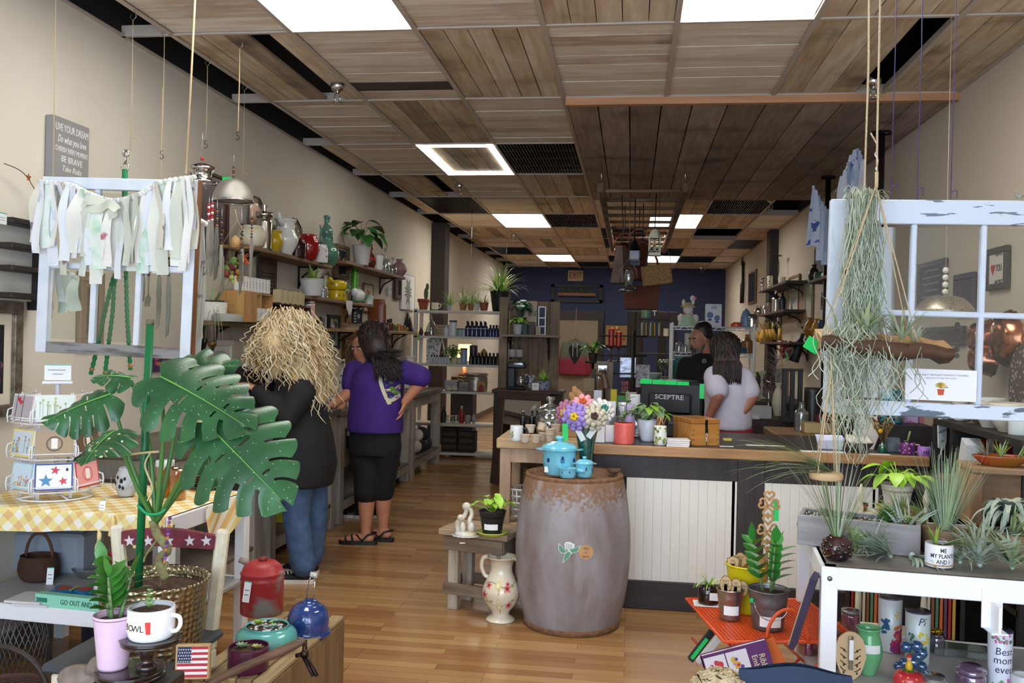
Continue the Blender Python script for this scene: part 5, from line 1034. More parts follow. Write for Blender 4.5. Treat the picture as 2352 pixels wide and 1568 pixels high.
for i,(px,h,l)in enumerate(((875,.2,'clear glass cruet nearest the white pitcher'),(883,.26,'tallest clear glass cruet with a stopper'),(891,.17,'squat clear cut glass jar on the second shelf'),(900,.2,'clear glass cruet next to the pink vase'))):So('glass_cruet',l,'cruet',sh(px,S2Z,-2.7+.02*(i%2)),.05,h,gl('e4eaea',.3,.08),'decant',gp='clear glass cruets',cap=(gl('e4eaea',.4,.2),.35,.93,.12))
So('pink_vase','dusty pink ceramic vase at the end of the second wall shelf','vase',sh(915,S2Z,-2.66),.09,.2,mt('9a7274',.5),'vase')
Pt('aloe_planter','aloe in a white basket weave pot on the middle wall shelf','potted plant',sh(716,S3Z,-2.62),.1,.14,mt('d2d2d0',.4,bp_=(70,.6)),'taper',fol=lambda q,z,r:[q.bl((U(-.03,.03),U(-.03,.03),z),(U(-.7,.7),U(-1,1),U(.4,1)),U(.12,.2),.025,.5)for k in range(14)],folm=mt('6f9a3c',.45,ns=(20,'9cba5a')))
So('votive_glass','clear cut glass tumbler between the aloe and yellow fondue','glass',sh(741,S3Z,-2.64),.04,.1,gl('dfe2e2',.35,.2),'jar')
Pl('small round silver plate leaning on the middle wall shelf',757,S3Z,.24,.27,mt('a5aaa0',.25,.9))
YEL=mt('c7a90c',.15,coat=.5);t=Th('fondue_pot','bright yellow ceramic fondue pot on its burner stand','fondue pot',sh(772,S3Z,-2.66));MB(YEL).la(vess('cyl',.075,.085,.006),28).ob('stand',t);MB(YEL).la(SP([(0,.09),(.07,.09),(.09,.11),(.09,.16),(.06,.18),(0,.183)],3),28).ob('pot_body',t);MB(YEL).tu([(0,-.08,.15),(0,-.2,.18)],[.016,.02],10).ob('handle',t)
q=MT('2a2018');[q.ba((.0765*cos(a),.0765*sin(a),.045),.014,(.3,.3,1),8)for a in(-.9,-.2)];q.ob('vent_hole',t)
t=Th('lace_doily','white crochet doily hanging over the middle shelf edge under the fondue pot','doily',(XL+.224,sh(777,0).y,S3Z));MT('dcdcd8',.9,bp_=(120,.8)).T(rot(0,0,PI/2)@FRONT).pm([(-.09,.004),(.09,.004),(.085,-.06),(.05,-.13),(.025,-.1),(0,-.14),(-.03,-.1),(-.06,-.08),(-.085,-.05)],0,.004).ob('lace',t)
t=Th('photo_holder','small green picture frame behind little bottles on the middle shelf','frame',sh(795,S3Z,-2.74),PI/2);MT('2f9a3a',.5).cb((0,0,.08),(.14,.015,.16),.003).ob('frame',t);MT('c9c2a8',.6).box(-.05,.05,-.009,-.008,.03,.13).ob('print',t)
for i,(px,m)in enumerate(((789,'c8a43a'),(797,'5a4a20'),(803,'2a2a22'))):So('mini_bottle',('tiny amber bottle by the yellow fondue pot','tiny gold labelled bottle in front of the green frame','tiny dark bottle before the green glass tower')[i],'bottle',sh(px,S3Z,-2.66),.026,.1,mt(m,.25),'bottle')
LG=gl('58c818',.3,.55);t=Th('glass_tower','tall ribbed lime green glass vase on the middle wall shelf','vase',sh(814,S3Z,-2.7));MB(LG).la([(0,0)]+[(.04+.012*(1 if i%2 else 0)-.014*i/16,.02*i)for i in range(17)]+[(.02,.33),(.028,.35),(0,.34)],20).ob('vase_body',t)
t=Th('hen_dish','white glass hen on nest dish lying on the middle shelf','dish',sh(822,S3Z,-2.66));MT('dcdcda',.25,bp_=(90,.4)).ba((0,0,.075),.075,(.9,1.3,.9),18).ob('dish_body',t);MT('dcdcda',.25).ba((0,-.12,.1),.04,(.8,1,1.1),12).ob('head',t);MT('4f9a50',.4).tu([(.06*cos(a/16*TAU),.0+.085*sin(a/16*TAU),.02)for a in range(16)],.006,6,closed=True).ob('green_trim',t)
So('jade_mug','small green and white cup at the end of the middle shelf','cup',sh(846,S3Z,-2.67),.05,.1,mt('3f8a5a',.4,ns=(9,'d8dcd8')),'jar')
PN=Wd('c79a62','a4773f','z',.55)
def crate_box(l,px0,px1,h,z=S4Z,bays=2,X=-2.62,d=.17,m=PN):
 a,b=sh(px0,z,X),sh(px1,z,X);L_=b.y-a.y;t=Th('soap_crate',l,'crate',(X-d*.3,(a.y+b.y)/2,z),PI/2);hw=L_/2
 q=MB(m).box(-hw,hw,d/2-.012,d/2,0,h).box(-hw,hw,-d/2,d/2,0,.012).box(-hw,hw,-d/2,d/2,h-.012,h)
 for i in range(bays+1):x=-hw+.006+(2*hw-.012)*i/bays;q.box(x-.006,x+.006,-d/2,d/2,0,h)
 q.ob('box',t);return t,hw
t,hw=crate_box('pine crate of soaps open at the front on the soap shelf',562,616,.21)
t2=Th('cutting_board','honey pine box end standing beside the soap crate','box',sh(548,S4Z,-2.64),PI/2);MB(PN).cb((0,0,.105),(.22,.17,.21),.004).ob('box',t2)
WB=mt('dedede',.6)
def so_(l,n,px0,px1,z,X,h,m,grp,tilt=0,w_=None):
 for i in range(n):
  px=px0+(px1-px0)*(i+.5)/n;p=sh(px,z,X);w=(sh(px1,z,X).y-sh(px0,z,X).y)/n*.86
  t=Th('soap_box',l,'soap',p,PI/2,grp);MB(m).cb((0,0,h/2),(w,.06,h),.003).ob('box',t)
  q=MT('9a9a9a');[q.box(-w*.3,w*.3,-.0306,-.03,h*(.3+.15*k),h*(.3+.15*k)+.003)for k in range(3)];q.ob('print',t);t.rotation_euler=(0,tilt,PI/2)
so_('white boxed soap in the row on top of the pine soap crate',9,546,612,S4Z+.212,-2.62,.1,WB,'boxed soaps on the pine crate')
so_('white boxed soap standing inside the pine crate',4,577,614,S4Z+.012,-2.6,.09,WB,'boxed soaps inside the crate')
so_('wrapped tan soap bar on the small dark crate',5,633,692,S4Z+.155,-2.62,.1,mt('c8b48e',.6),'wrapped soap bars',.12)
t,hw=crate_box('small reddish brown crate holding soap bars',655,705,.15,m=Wd('6d3a22','4a2616','z'))
for i,(px,m,h)in enumerate(((706,'c8a0a0',.17),(714,'d8b0a8',.2))):So('bath_jar',('jar of pink bath salts on the soap shelf','tallest pink bath salt jar with a white label')[i],'jar',sh(px,S4Z,-2.63),.035,h,mt(m,.3),'jar',cap=(mt('cfcfcf',.3,.6),.9,.92,.1))
for px,l in((724,'black square soap tin at the soap shelf end'),(730,'second black tin at the very end of the soap shelf')):t=Th('black_tin',l,'tin',sh(px,S4Z,-2.63));MB(BK_).cb((0,0,.04),(.07,.06,.08),.006).ob('tin',t)
So('stone_bowl','grey oval stone dish on the soap shelf','dish',sh(520,S4Z,-2.62),.1,.05,mt('a8a6a0',.6),'jar',sy=1.2)
p=onx(487,800,XL+.12);t=Pt('wall_pocket','metal cone wall pocket with a white potted succulent by the soap shelf','planter',(p.x,p.y,p.z),.085,.3,mt('8d8a84',.25,.9),'cone',soil=True,fol=fS(9,.16,.02,(G2,GS),1),folm=G2);MT('dcdad4',.5,bp_=(30,.3)).la([(.082,.18),(.092,.3),(.086,.3)],24).ob('pot_sleeve',t);MB(GOLD).ba((0,0,.03),.03,n=10).ob('brass_tip',t)
q=MB(GAIR2);[q.bl((0,0,.25),(U(-1,1),U(-1,1),.2),U(.2,.42),.004,3)for i in range(24)];q.ob('trailing_vines',t)
for i,(px,l,m,h,c)in enumerate(((893,'amber dropper bottle with black cap','5a2e16',.12,1),(860+38,'amber dropper bottle beside the wooden bowl','5a2e16',.13,1),(905,'small green jar on the bottle shelf','4a6a3a',.07,0),(918,'amber glass trinket on the bottle shelf','a8682a',.08,0),(926,'second amber glass trinket by the iron','9a5a22',.07,0),(933,'short brass trinket near the iron','8a6a2a',.05,0))):So('shelf_bottle',l,'bottle',sh(px,S5Z,-2.64),.035,h,mt(m,.2),'dropper' if c else 'jar',cap=(BK_,.5,.78,.25)if c else None)
So('wooden_scoop_bowl','tall copper brown wooden tray leaning behind the dropper bottles','tray',sh(878-12,S5Z,-2.7),.1,.33,Wd('8a4a24','6a3418','z',.3),'jar',sy=.35)
t=Th('flat_iron','antique black handled iron standing at the shelf end','iron',sh(938,S5Z,-2.66));MT('4a4a4c',.3,.9).T(rot(PI/2)).pm([(-.07,0),(.07,0),(0,.24)],-.03,.03).ob('sole',t);MB(BK_).tu(CP([(.03,-.03,.05),(.03,-.1,.08),(.02,-.1,.15),(.01,-.03,.18)]),.014,8).ob('handle',t)
t=Th('green_tag','green tag hanging from the bottle shelf end','tag',(XL+.223,sh(944,0).y,S5Z-.1));MB(GT_).box(0,.002,-.03,.03,0,.09).ob('tag',t)
from mathutils.bvhtree import BVHTree
SKIN=mt('c98f74',.5,ns=(12,'bf8268'),sss=.08);SKIN2=mt('c58a6c',.5,ns=(12,'ba7d60'),sss=.08)
def Sw(q,chain,n=14):
 0
 pts=[V(p)for p,r in chain];rs=[r for p,r in chain];P=[];RR=[]
 for i in range(len(pts)-1):
  for j in range(4):t=j/4;P.append(pts[i].lerp(pts[i+1],t));RR.append(rs[i]*(1-t)+rs[i+1]*t)
 P.append(pts[-1]);RR.append(rs[-1]);q.tu(P,RR,n)
 for p,r in((pts[0],rs[0]),(pts[-1],rs[-1])):q.ba(p,r*.98,n=14)
 for p,r in zip(pts[1:-1],rs[1:-1]):q.ba(p,r,n=12)
def Lo(q,rings,n=24):
 0
 vs=[];fs=[]
 for c,rx,ry,a in rings:
  for k in range(n):t=TAU*k/n;x,y=rx*cos(t),ry*sin(t);vs.append((c[0]+x*cos(a)-y*sin(a),c[1]+x*sin(a)+y*cos(a),c[2]))
 for i in range(len(rings)-1):
  for k in range(n):fs.append((i*n+k,i*n+(k+1)%n,(i+1)*n+(k+1)%n,(i+1)*n+k))
 fs+=[tuple(range(n))[::-1],tuple((len(rings)-1)*n+k for k in range(n))];q.add(vs,fs,True)
def Fu(q,name,parent,mat,vox=.012,it=5,wob=0):
 0
 o=q.ob(name);md=o.modifiers.new('r','REMESH');md.mode='VOXEL';md.voxel_size=vox;md.use_smooth_shade=True
 s=o.modifiers.new('s','SMOOTH');s.factor=.6;s.iterations=it
 evmesh(o,name);o.data.materials.clear();o.data.materials.append(mat);o.parent=parent
 o.data.polygons.foreach_set('use_smooth',[True]*len(o.data.polygons));o.data.polygons.foreach_set('material_index',[0]*len(o.data.polygons));return o
def Hn(q,w,d,up,s=1,curl=.5):
 0
 w=V(w);d=V(d).normalized();up=V(up);sd=d.cross(up).normalized();up=sd.cross(d)
 X=q.X;q.T(Matrix(((d.x,sd.x,up.x,w.x),(d.y,sd.y,up.y,w.y),(d.z,sd.z,up.z,w.z),(0,0,0,1))));q.ba((.045*s,0,0),.042*s,(1.15,.95,.42),14)
 for i,l in enumerate((.066,.075,.07,.054)):
  y=(.028-.019*i)*s;a,b_=.03*s,l*s;q.tu([(.075*s,y,0),(.075*s+b_*.45,y*1.1,-.012*s*curl),(.075*s+b_*.78,y*1.12,-.035*s*curl),(.075*s+b_*.95,y*1.1,-.06*s*curl)],[.0095*s,.009*s,.0085*s,.007*s],8);q.ba((.075*s+b_*.95,y*1.1,-.06*s*curl),.007*s,n=7)
 q.tu([(.025*s,.032*s,0),(.05*s,.058*s,-.012*s),(.078*s,.066*s,-.024*s)],[.013*s,.011*s,.009*s],8);q.ba((.078*s,.066*s,-.024*s),.009*s,n=7);q.T(X)
def Hd(q,c,f,s=1,tilt=0):
 0
 c=V(c);f=V(f).normalized();sd=V((0,0,1)).cross(f).normalized();up=V((0,0,1));f2=f*cos(tilt)-up*sin(tilt);u2=f*sin(tilt)+up*cos(tilt)
 M_=Matrix(((f2.x,sd.x,u2.x,c.x),(f2.y,sd.y,u2.y,c.y),(f2.z,sd.z,u2.z,c.z),(0,0,0,1)));X=q.X;q.T(M_)
 q.ba((-.012*s,0,.025*s),.088*s,(1.08,.86,1.02),20).ba((.028*s,0,-.035*s),.062*s,(.95,.92,1.15),16).ba((.045*s,0,-.088*s),.03*s,(1,1.1,.8),12)
 q.tu([(.09*s,0,.012*s),(.106*s,0,-.02*s),(.112*s,0,-.03*s)],[.009*s,.013*s,.012*s],8).ba((.105*s,0,-.033*s),.014*s,(1,1.25,.8),8)
 q.ba((.088*s,0,-.06*s),.016*s,(.7,1.4,.45),8).ba((.086*s,0,-.072*s),.016*s,(.7,1.3,.45),8).ba((.08*s,.034*s,.02*s),.02*s,(.5,1,.5),8).ba((.08*s,-.034*s,.02*s),.02*s,(.5,1,.5),8)
 for sg in(-1,1):q.ba((-.005*s,sg*.08*s,-.005*s),.026*s,(.6,.35,1.15),10)
 q.T(X);return M_
def Ey(t,M_,s=1,col='3a2a20',brow='2a1d16',closed=False):
 for sg in(-1,1):
  q=MT('e6e0da',.3).T(M_).ba((.078*s,sg*.031*s,.004*s),.0125*s,(.8,1.1,.5 if closed else.8),10);q.m(col,.2).ba((.086*s,sg*.031*s,.004*s),.006*s,(.7,1,1),8);q.ob('eye',t)
  MT(brow,.8).T(M_).tu([(.09*s,sg*.014*s,.026*s),(.09*s,sg*.032*s,.031*s),(.08*s,sg*.05*s,.025*s)],.0045*s,6).ob('eyebrow',t)
def St(name,parent,fn,n,mats,r=.004,seed=1,rib=False):
 0
 rr=random.Random(seed);q=MB()
 for i in range(n):q.M(mats[int(rr.random()*len(mats))]);pts=fn(rr);q.tu(pts,[r*(1-.55*(k/(len(pts)-1))**2)*rr.uniform(.7,1.2)for k in range(len(pts))],5)
 return q.ob(name,parent)
def Sx(t,name,a,d,L_,mat,sole,w=.045,h=.07,toe=None):
 0
 d=V(d).normalized();sd=V((0,0,1)).cross(d);X=Matrix(((d.x,sd.x,0,a[0]),(d.y,sd.y,0,a[1]),(0,0,1,0),(0,0,0,1)))
 q=MB();q.T(X);loft2=[(-.28*L_,.8),(-.22*L_,1),(0,1),(.35*L_,1.05),(.55*L_,.95),(.7*L_,.6)]
 q.ba((-.08*L_,0,.04),.05,(1.5,.85,.8),12).ba((.25*L_,0,.032),.05,(1.9,.9,.55),12).ba((.48*L_,0,.026),.042,(1.3,1.0,.5),12).ba((-.1*L_,0,.08),.042,(1.1,.9,.8),12)
 u=Fu(q,name,t,mat,.009,3);out=[(-.33*L_,-.022),(-.35*L_,0),(-.33*L_,.022),(-.2*L_,w*.8),(.1*L_,w*.85),(.4*L_,w),(.6*L_,w*.8),(.7*L_,w*.3),(.7*L_,-w*.3),(.6*L_,-w*.8),(.4*L_,-w),(.1*L_,-w*.85),(-.2*L_,-w*.8)]
 MB(sole).T(X).pm(out[::-1],0,.026).ob('sole',u)
 if toe:MB(toe).T(X).ba((.6*L_,0,.026),.034,(1,1.1,.55),12).ob('toe_cap',u);q=MB(toe).T(X);[q.tu([(x*L_,-.024,.055+.05*(.3-x)),(x*L_+.012,0,.068+.06*(.3-x)),(x*L_,.024,.055+.05*(.3-x))],.004,5)for x in(.1,.18,.26,.34)];q.ob('laces',u)
 return u
def Pj(mesh_obj,p,ydir=1,off=.003):
 bv=BVHS.get(mesh_obj.name)
 if bv is None:me=mesh_obj.data;bv=BVHS[mesh_obj.name]=BVHTree.FromPolygons([v.co for v in me.vertices],[tuple(x.vertices)for x in me.polygons])
 h=bv.ray_cast(V(p),V((0,ydir,0)))
 return(h[0]-V((0,ydir*off,0)))if h[0]else None
BVHS={}
O=onz(688,1332,0);k=mpp(V((O.x,O.y,.8)));P1=Th('person','woman with big curly blonde hair, long black cardigan and jeans, looking down at a tablet','person',(O.x,O.y,0))
def J(px,py,dy=0):q=ony(px,py,O.y+dy);return V((q.x-O.x,dy,q.z))
hd=J(646,790,.02);nk=J(672,845,.03);shN,shF=J(696,900,-.12),J(668,858,.2);elN,elF=J(660,958,-.19),J(610,930,.18);wrN,wrF=J(588,893,-.1),J(574,866,.08)
hipc=J(700,1045,.04);ankN,ankF=J(697,1312,-.05),J(716,1290,.16);knN,knF=J(680,1185,-.05),J(724,1180,.15);hpN,hpF=J(685,1062,-.07),J(712,1058,.13)
q=MB();Lo(q,[(hipc,.13,.15,0),(J(698,960,.04),.105,.13,0),(J(690,895,.04),.115,.16,0),(J(682,862,.04),.08,.14,0),(nk,.05,.055,0)]);Sw(q,[(nk,.05),(hd,.05)])
M1=Hd(q,hd,(-1,.25,0),1.04,.45)
for a,b_,c in((shN,elN,wrN),(shF,elF,wrF)):Sw(q,[(a,.048),(b_,.038),(c,.028)])
Hn(q,wrN,(-.9,.1,.35),(0,0,1),1,.7);Hn(q,wrF,(-.95,-.1,.1),(0,0,1),1,.7)
for h_,kn,an in((hpN,knN,ankN),(hpF,knF,ankF)):Sw(q,[(h_,.085),(kn,.055),(an,.035)])
Fu(q,'body',P1,SKIN,.009,4);Ey(P1,M1,1.04)
q=MB();Lo(q,[(J(690,1112,.02),.2,.22,.1),(J(697,1060,.03),.205,.215,.1),(J(698,1000,.03),.18,.195,0),(J(694,940,.04),.15,.175,0),(J(688,890,.04),.14,.19,0),(J(682,860,.04),.11,.165,0),(J(678,842,.04),.06,.075,0)])
for a,b_,c in((shN,elN,wrN),(shF,elF,wrF)):Sw(q,[(a,.082),(b_,.07),(c.lerp(b_,.08),.045)])
Sw(q,[(J(735,1095,.1),.07),(J(725,990,.08),.06),(J(712,900,.06),.06)])
CARD=mt('0f0f10',.85,bp_=(120,.25));Fu(q,'cardigan',P1,CARD,.012,6)
q=MB();JE=mt('3b5478',.85,ns=(18,'516c92',.3,.7),bp_=(140,.3))
for h_,kn,an,w_ in((hpN,knN,ankN,1),(hpF,knF,ankF,.95)):Sw(q,[(h_,.115*w_),(kn,.083*w_),(an.lerp(kn,.25),.078*w_),(V((an.x,an.y,.11)),.078*w_)])
Lo(q,[(hipc-V((0,0,.12)),.15,.17,0),(hipc,.14,.16,0)]);Fu(q,'jeans',P1,JE,.011,4)
BK=mt('16171a',.7);SO=mt('e4e0d6',.5)
Sx(P1,'sneaker',(ankN.x-.02,ankN.y),(-1,-.12,0),.26,BK,SO,toe=SO);Sx(P1,'sneaker',(ankF.x-.04,ankF.y),(-1,.15,0),.26,BK,SO,toe=SO)
BL=[mt(c,.55,sheen=.2)for c in('d8c49c','c9b084','e6d8b8','b89c70')]
q=MB()
for px,py,r_,dy in((655,770,.125,.02),(640,790,.11,-.03),(690,800,.12,.03),(712,850,.115,.04),(722,900,.095,.03),(640,850,.06,-.03),(690,850,.11,-.02)):q.ba(J(px,py,dy),r_,(1,1,1.05),14)
hb=Fu(q,'hair',P1,BL[1],.016,5)
def curl(rr):
 u=rr.random();a=rr.uniform(0,TAU);c=J(655+rr.gauss(8,14),752+rr.uniform(-14,40),.02);r_=rr.uniform(.09,.135);el=rr.uniform(-.2,1.3);s=c+V((r_*cos(a)*cos(el),r_*sin(a)*cos(el),r_*sin(el)*.9));out=V((s.x-c.x,s.y-c.y,0))
 fall=rr.uniform(.12,.46)if out.x>-.03 else rr.uniform(.1,.3);dx=.22*fall if out.x>-.02 else-.03;pts=[];ph=rr.uniform(0,6);fr=rr.uniform(14,26);N=16
 for j in range(N):t=j/(N-1);p=s+out*(.55*sin(t*1.8))+V((dx*t*1.3,0,-fall*t));rad=.013*(.4+t);pts.append(p+V((rad*cos(ph+fr*t),rad*sin(ph+fr*t),0)))
 return pts
St('curls',hb,curl,900,BL,.0042,5)
t=Th('tablet','flat black tablet held in the hands of the blonde woman','tablet',wrF+V((O.x,O.y,0))+V((-0,-.1,0)));MT('0b0b0c',.25).T(rot(-.5,.25,.1)).cb((.04,0,0),(.2,.008,.14),.003).ob('screen_case',t)
O=onz(848,1248,0);P2=Th('person','woman with long dark hair in a purple t-shirt and black capri trousers, hand on hip','person',(O.x,O.y,0))
hd=J(856,788,0);nk=J(866,832,0);shL,shR=J(815,852,.06),J(925,852,-.06);elL,elR=J(806,900,-.02),J(974,868,-.1);wrL,wrR=J(764,929,-.05),J(930,922,-.08)
hipc=J(862,1010,.02);hpL,hpR=J(842,1020,.02),J(884,1020,0);knL,knR=J(842,1125,-.02),J(880,1120,.06);anL,anR=J(840,1232,-.02),J(880,1222,.1)
q=MB();Lo(q,[(hipc,.17,.14,0),(J(864,940),.15,.12,0),(J(866,880),.17,.12,0),(J(866,848),.14,.09,0),(nk,.055,.055,0)]);Sw(q,[(nk,.052),(hd,.055)]);M2=Hd(q,hd,(-.75,.65,0),1.05,.15)
for a,b_,c in((shL,elL,wrL),(shR,elR,wrR)):Sw(q,[(a,.06),(b_,.05),(c,.03)])
Hn(q,wrL,(-.9,.1,-.25),(0,0,1),1,.3);Hn(q,wrR,(-.25,.2,-.9),(1,.2,0),1,.6)
for h_,kn,an in((hpL,knL,anL),(hpR,knR,anR)):Sw(q,[(h_,.1),(kn,.062),(kn.lerp(an,.35),.06),(an.lerp(kn,.12),.036),(an,.04)])
for an,d in((anL,V((-1,-.12,0))),(anR,V((-1,.05,0)))):
 d.normalize();Sw(q,[(an+V((.03,0,-.01)),.035),(an+d*.06+V((0,0,-.012)),.032),(V((an.x,an.y,.028))+d*.12,.028),(V((an.x,an.y,.024))+d*.17,.022)])
b2=Fu(q,'body',P2,SKIN2,.009,4);Ey(P2,M2)
q=MB();PUR=mt('3d1f78',.85,ns=(14,'351a6a'),bp_=(110,.2))
Lo(q,[(J(862,992),.205,.165,0),(J(862,960),.205,.165,0),(J(864,920),.195,.155,0),(J(866,880),.2,.145,0),(J(868,853),.18,.115,0),(J(868,834),.1,.08,0),(J(867,824),.066,.066,0)])
Sw(q,[(shL,.085),(shL.lerp(elL,.65),.082)]);Sw(q,[(shR,.085),(shR.lerp(elR,.85),.08)]);ts=Fu(q,'shirt',P2,PUR,.011,5)
q=MB();CPM=mt('0d0d0f',.85,bp_=(120,.2));Lo(q,[(hipc-V((0,0,.1)),.19,.16,0),(hipc,.19,.155,0),(J(862,985),.185,.15,0)])
for h_,kn,an in((hpL,knL,anL),(hpR,knR,anR)):Sw(q,[(h_,.125),(kn,.086),(kn.lerp(an,.08),.084)])
Fu(q,'capri_trousers',P2,CPM,.011,4)
for an,d in((anL,V((-1,-.12,0))),(anR,V((-1,.05,0)))):
 d.normalize();sd=V((0,0,1)).cross(d);X=Matrix(((d.x,sd.x,0,an.x),(d.y,sd.y,0,an.y),(0,0,1,0),(0,0,0,1)))
 u=MB(BK_).T(X).pm([(-.075,-.03),(-.085,0),(-.075,.03),(0,.036),(.1,.045),(.165,.036),(.195,0),(.165,-.036),(.1,-.045),(0,-.036)][::-1],0,.028).ob('sandal',P2)
 q=MB(BK_).T(X);[q.tu([(x,-.04,.02),(x+.012,-.024,hgt),(x+.016,0,hgt+.012),(x+.012,.024,hgt),(x,.04,.02)],.008,6)for x,hgt in((.13,.045),(.085,.058))];q.tu([(.02,-.038,.03),(-.02,-.044,.075),(-.075,0,.085),(-.02,.044,.075),(.02,.038,.03),(.06,.02,.068),(.09,-.03,.05)],.008,6);q.ob('strap',u)
HB=[mt(c,.5)for c in('1e1413','2c1b17','3a221b','150e0e')]
q=MB()
for px,py,r_,dy in((858,778,.118,.01),(866,800,.11,-.03),(880,830,.075,-.07),(894,848,.06,-.1),(904,860,.04,-.12)):q.ba(J(px,py,dy),r_,(1,1,1.05),14)
hb=Fu(q,'hair',P2,HB[1],.014,5)
def lock(rr):
 a=rr.uniform(0,TAU);c=J(858,772,.01);el=rr.uniform(.1,1.4);r_=.118;s=c+V((r_*cos(a)*cos(el),r_*sin(a)*cos(el),r_*sin(el)));e=J(rr.uniform(862,928),rr.uniform(800,876),-.165+rr.uniform(-.015,.02))
 e.x=max(e.x,J(872+(e.z-1.2)*-20,0).x-.04);m=J(868+rr.uniform(-18,22),812,-.12);pts=CP([s,m,e],6);ph=rr.uniform(0,6);return[p+V((.01*sin(ph+i*.9),.006*cos(ph+i),0))for i,p in enumerate(pts)]
St('locks',hb,lock,420,HB,.0055,8)
def decal(parent,target,polys,off=.004):
 q=MB()
 for m,pts,lay in polys:
  pr=[Pj(target,(p.x,-1.2,p.z),1,off+lay*.0015)for p in pts]
  if all(pr):q.M(m).py_(pr)
 return q.ob('back_print',parent)
def dpoly(pl,lay,m):return(m,[J(*p)for p in pl],lay)
CR_=mt('cfc8a8',.8);polys=[]
out=[(880,850),(890,852),(893,880),(896,905),(905,915),(925,900),(930,890),(932,905),(918,920),(895,925),(886,915),(890,905),(884,880)]
for i in range(14):
 t_=i/13;px,py=881+14*t_*t_+8*t_,848+72*t_;polys.append((CR_,[J(px-3.5,py),J(px+4,py-2),J(px+5.5,py+5),J(px-2,py+6)],0))
for i in range(10):t_=i/9;px,py=902+26*t_,918-22*t_*t_;polys.append((CR_,[J(px-3,py-4),J(px+4,py-6),J(px+4,py+3),J(px-3,py+5)],0))
rr=random.Random(5)
for i in range(46):
 px,py=896+rr.random()*30,850+rr.random()*62
 if px<892+(py-850)*.12:continue
 c=rr.choice(('6f8f3a','8fae4a','3f5a8a','8a3f96','cfc8b0','1f2a20','5a7a34','b8b0a0'));s=rr.uniform(1.8,4.5);polys.append((mt(c,.8),[J(px+s*cos(TAU*j/7)*rr.uniform(.7,1.3),py+s*sin(TAU*j/7)*rr.uniform(.5,1.2))for j in range(7)],1+.3*(i%3)))
decal(P2,ts,polys)
O=onz(850,1188,0);P3=Th('person','woman with wavy brown hair and a white patterned blouse, mostly hidden behind the purple shirt','person',(O.x,O.y,0))
hd=J(828,797,0);nk=J(830,838,0);q=MB();Lo(q,[(J(842,990),.16,.13,0),(J(838,920),.14,.12,0),(J(832,862),.16,.11,0),(nk,.05,.05,0)]);Sw(q,[(nk,.05),(hd,.052)]);M3=Hd(q,hd,(-.2,-1,0),.98,.25)
for a,b_,c in((J(795,862),J(792,920,-.05),J(782,940,-.2)),(J(872,862),J(885,920),J(860,940,-.2))):Sw(q,[(a,.05),(b_,.04),(c,.028)]);Hn(q,c,(-.4,-.8,-.3),(0,0,1),1,.5)
for s_ in(-1,1):Sw(q,[(J(842+14*s_,1000),.085),(J(845+12*s_,1090,-.02),.058),(J(848+14*s_,1175,0),.038)])
Fu(q,'body',P3,SKIN,.011,4);Ey(P3,M3,.98)
q=MB();Lo(q,[(J(842,1000),.185,.155,0),(J(838,930),.17,.145,0),(J(832,870),.18,.13,0),(J(832,845),.1,.08,0)]);Sw(q,[(J(795,862),.072),(J(792,900,-.03),.068)]);Sw(q,[(J(872,862),.072),(J(882,900),.068)]);Fu(q,'blouse',P3,mt('d8d6d0',.85,sq=(28,.3,'3a3a40')),.012,4)
q=MB();Lo(q,[(J(842,1030),.17,.14,0),(J(842,990),.17,.14,0)]);[Sw(q,[(J(842+14*s_,1005),.11),(J(845+12*s_,1090,-.02),.08),(J(848+14*s_,1165,0),.07)])for s_ in(-1,1)];Fu(q,'trousers',P3,mt('1a1c24',.85),.013,4)
for s_ in(-1,1):Sx(P3,'shoe',(J(846+14*s_,1180).x,0),(-.9,-.3,0),.25,BK_,mt('c8c4bc',.5))
q=MB();[q.ba(J(px,py,dy),r_,(1,1,1.1),12)for px,py,r_,dy in((830,788,.108,.03),(812,815,.055,.02),(850,815,.06,.02),(808,838,.045,0))];H3=[mt(c,.5)for c in('6a4a34','7d5a40','553a28')];hb=Fu(q,'hair',P3,H3[0],.014,4)
def lk3(rr):s_=rr.choice((-1,1));s=J(828+s_*rr.uniform(2,18),768+rr.uniform(0,20),-.06+.1*rr.random());e=J(826+s_*rr.uniform(14,30),rr.uniform(815,862),rr.uniform(-.05,.08));ph=rr.uniform(0,6);return[s.lerp(e,i/9)+V((s_*.03*sin(PI*i/9)+.01*sin(ph+i*1.3),-.02*sin(PI*i/9),0))for i in range(10)]
St('locks',hb,lk3,160,H3,.005,3)
a=ony(1232,800,11.6);O=V((a.x,11.6,0));P4=Th('person','person in a black and white plaid jacket and sunglasses behind the coffee maker','person',O)
hd=J(1222,797,0);nk=J(1230,822,0);q=MB();Lo(q,[(V((0,0,.85)),.15,.12,0),(V((0,0,1.05)),.14,.12,0),(V((0,0,1.25)),.17,.12,0),(nk,.05,.05,0)]);Sw(q,[(nk,.05),(hd,.05)]);M4=Hd(q,hd,(-1,-.25,0),1,.3)
for s_ in(-1,1):Sw(q,[(V((.08*s_,0,.85)),.08),(V((.08*s_,0,.45)),.055),(V((.08*s_,0,.06)),.04)]);Sw(q,[(V((.17*s_,0,1.25)),.05),(V((.2*s_,-.05,1.0)),.04),(V((.02*s_-.1,-.2,1.02)),.028)]);Hn(q,V((.02*s_-.1,-.2,1.02)),(-.8,-.4,0),(0,0,1))
Fu(q,'body',P4,SKIN,.013,4)
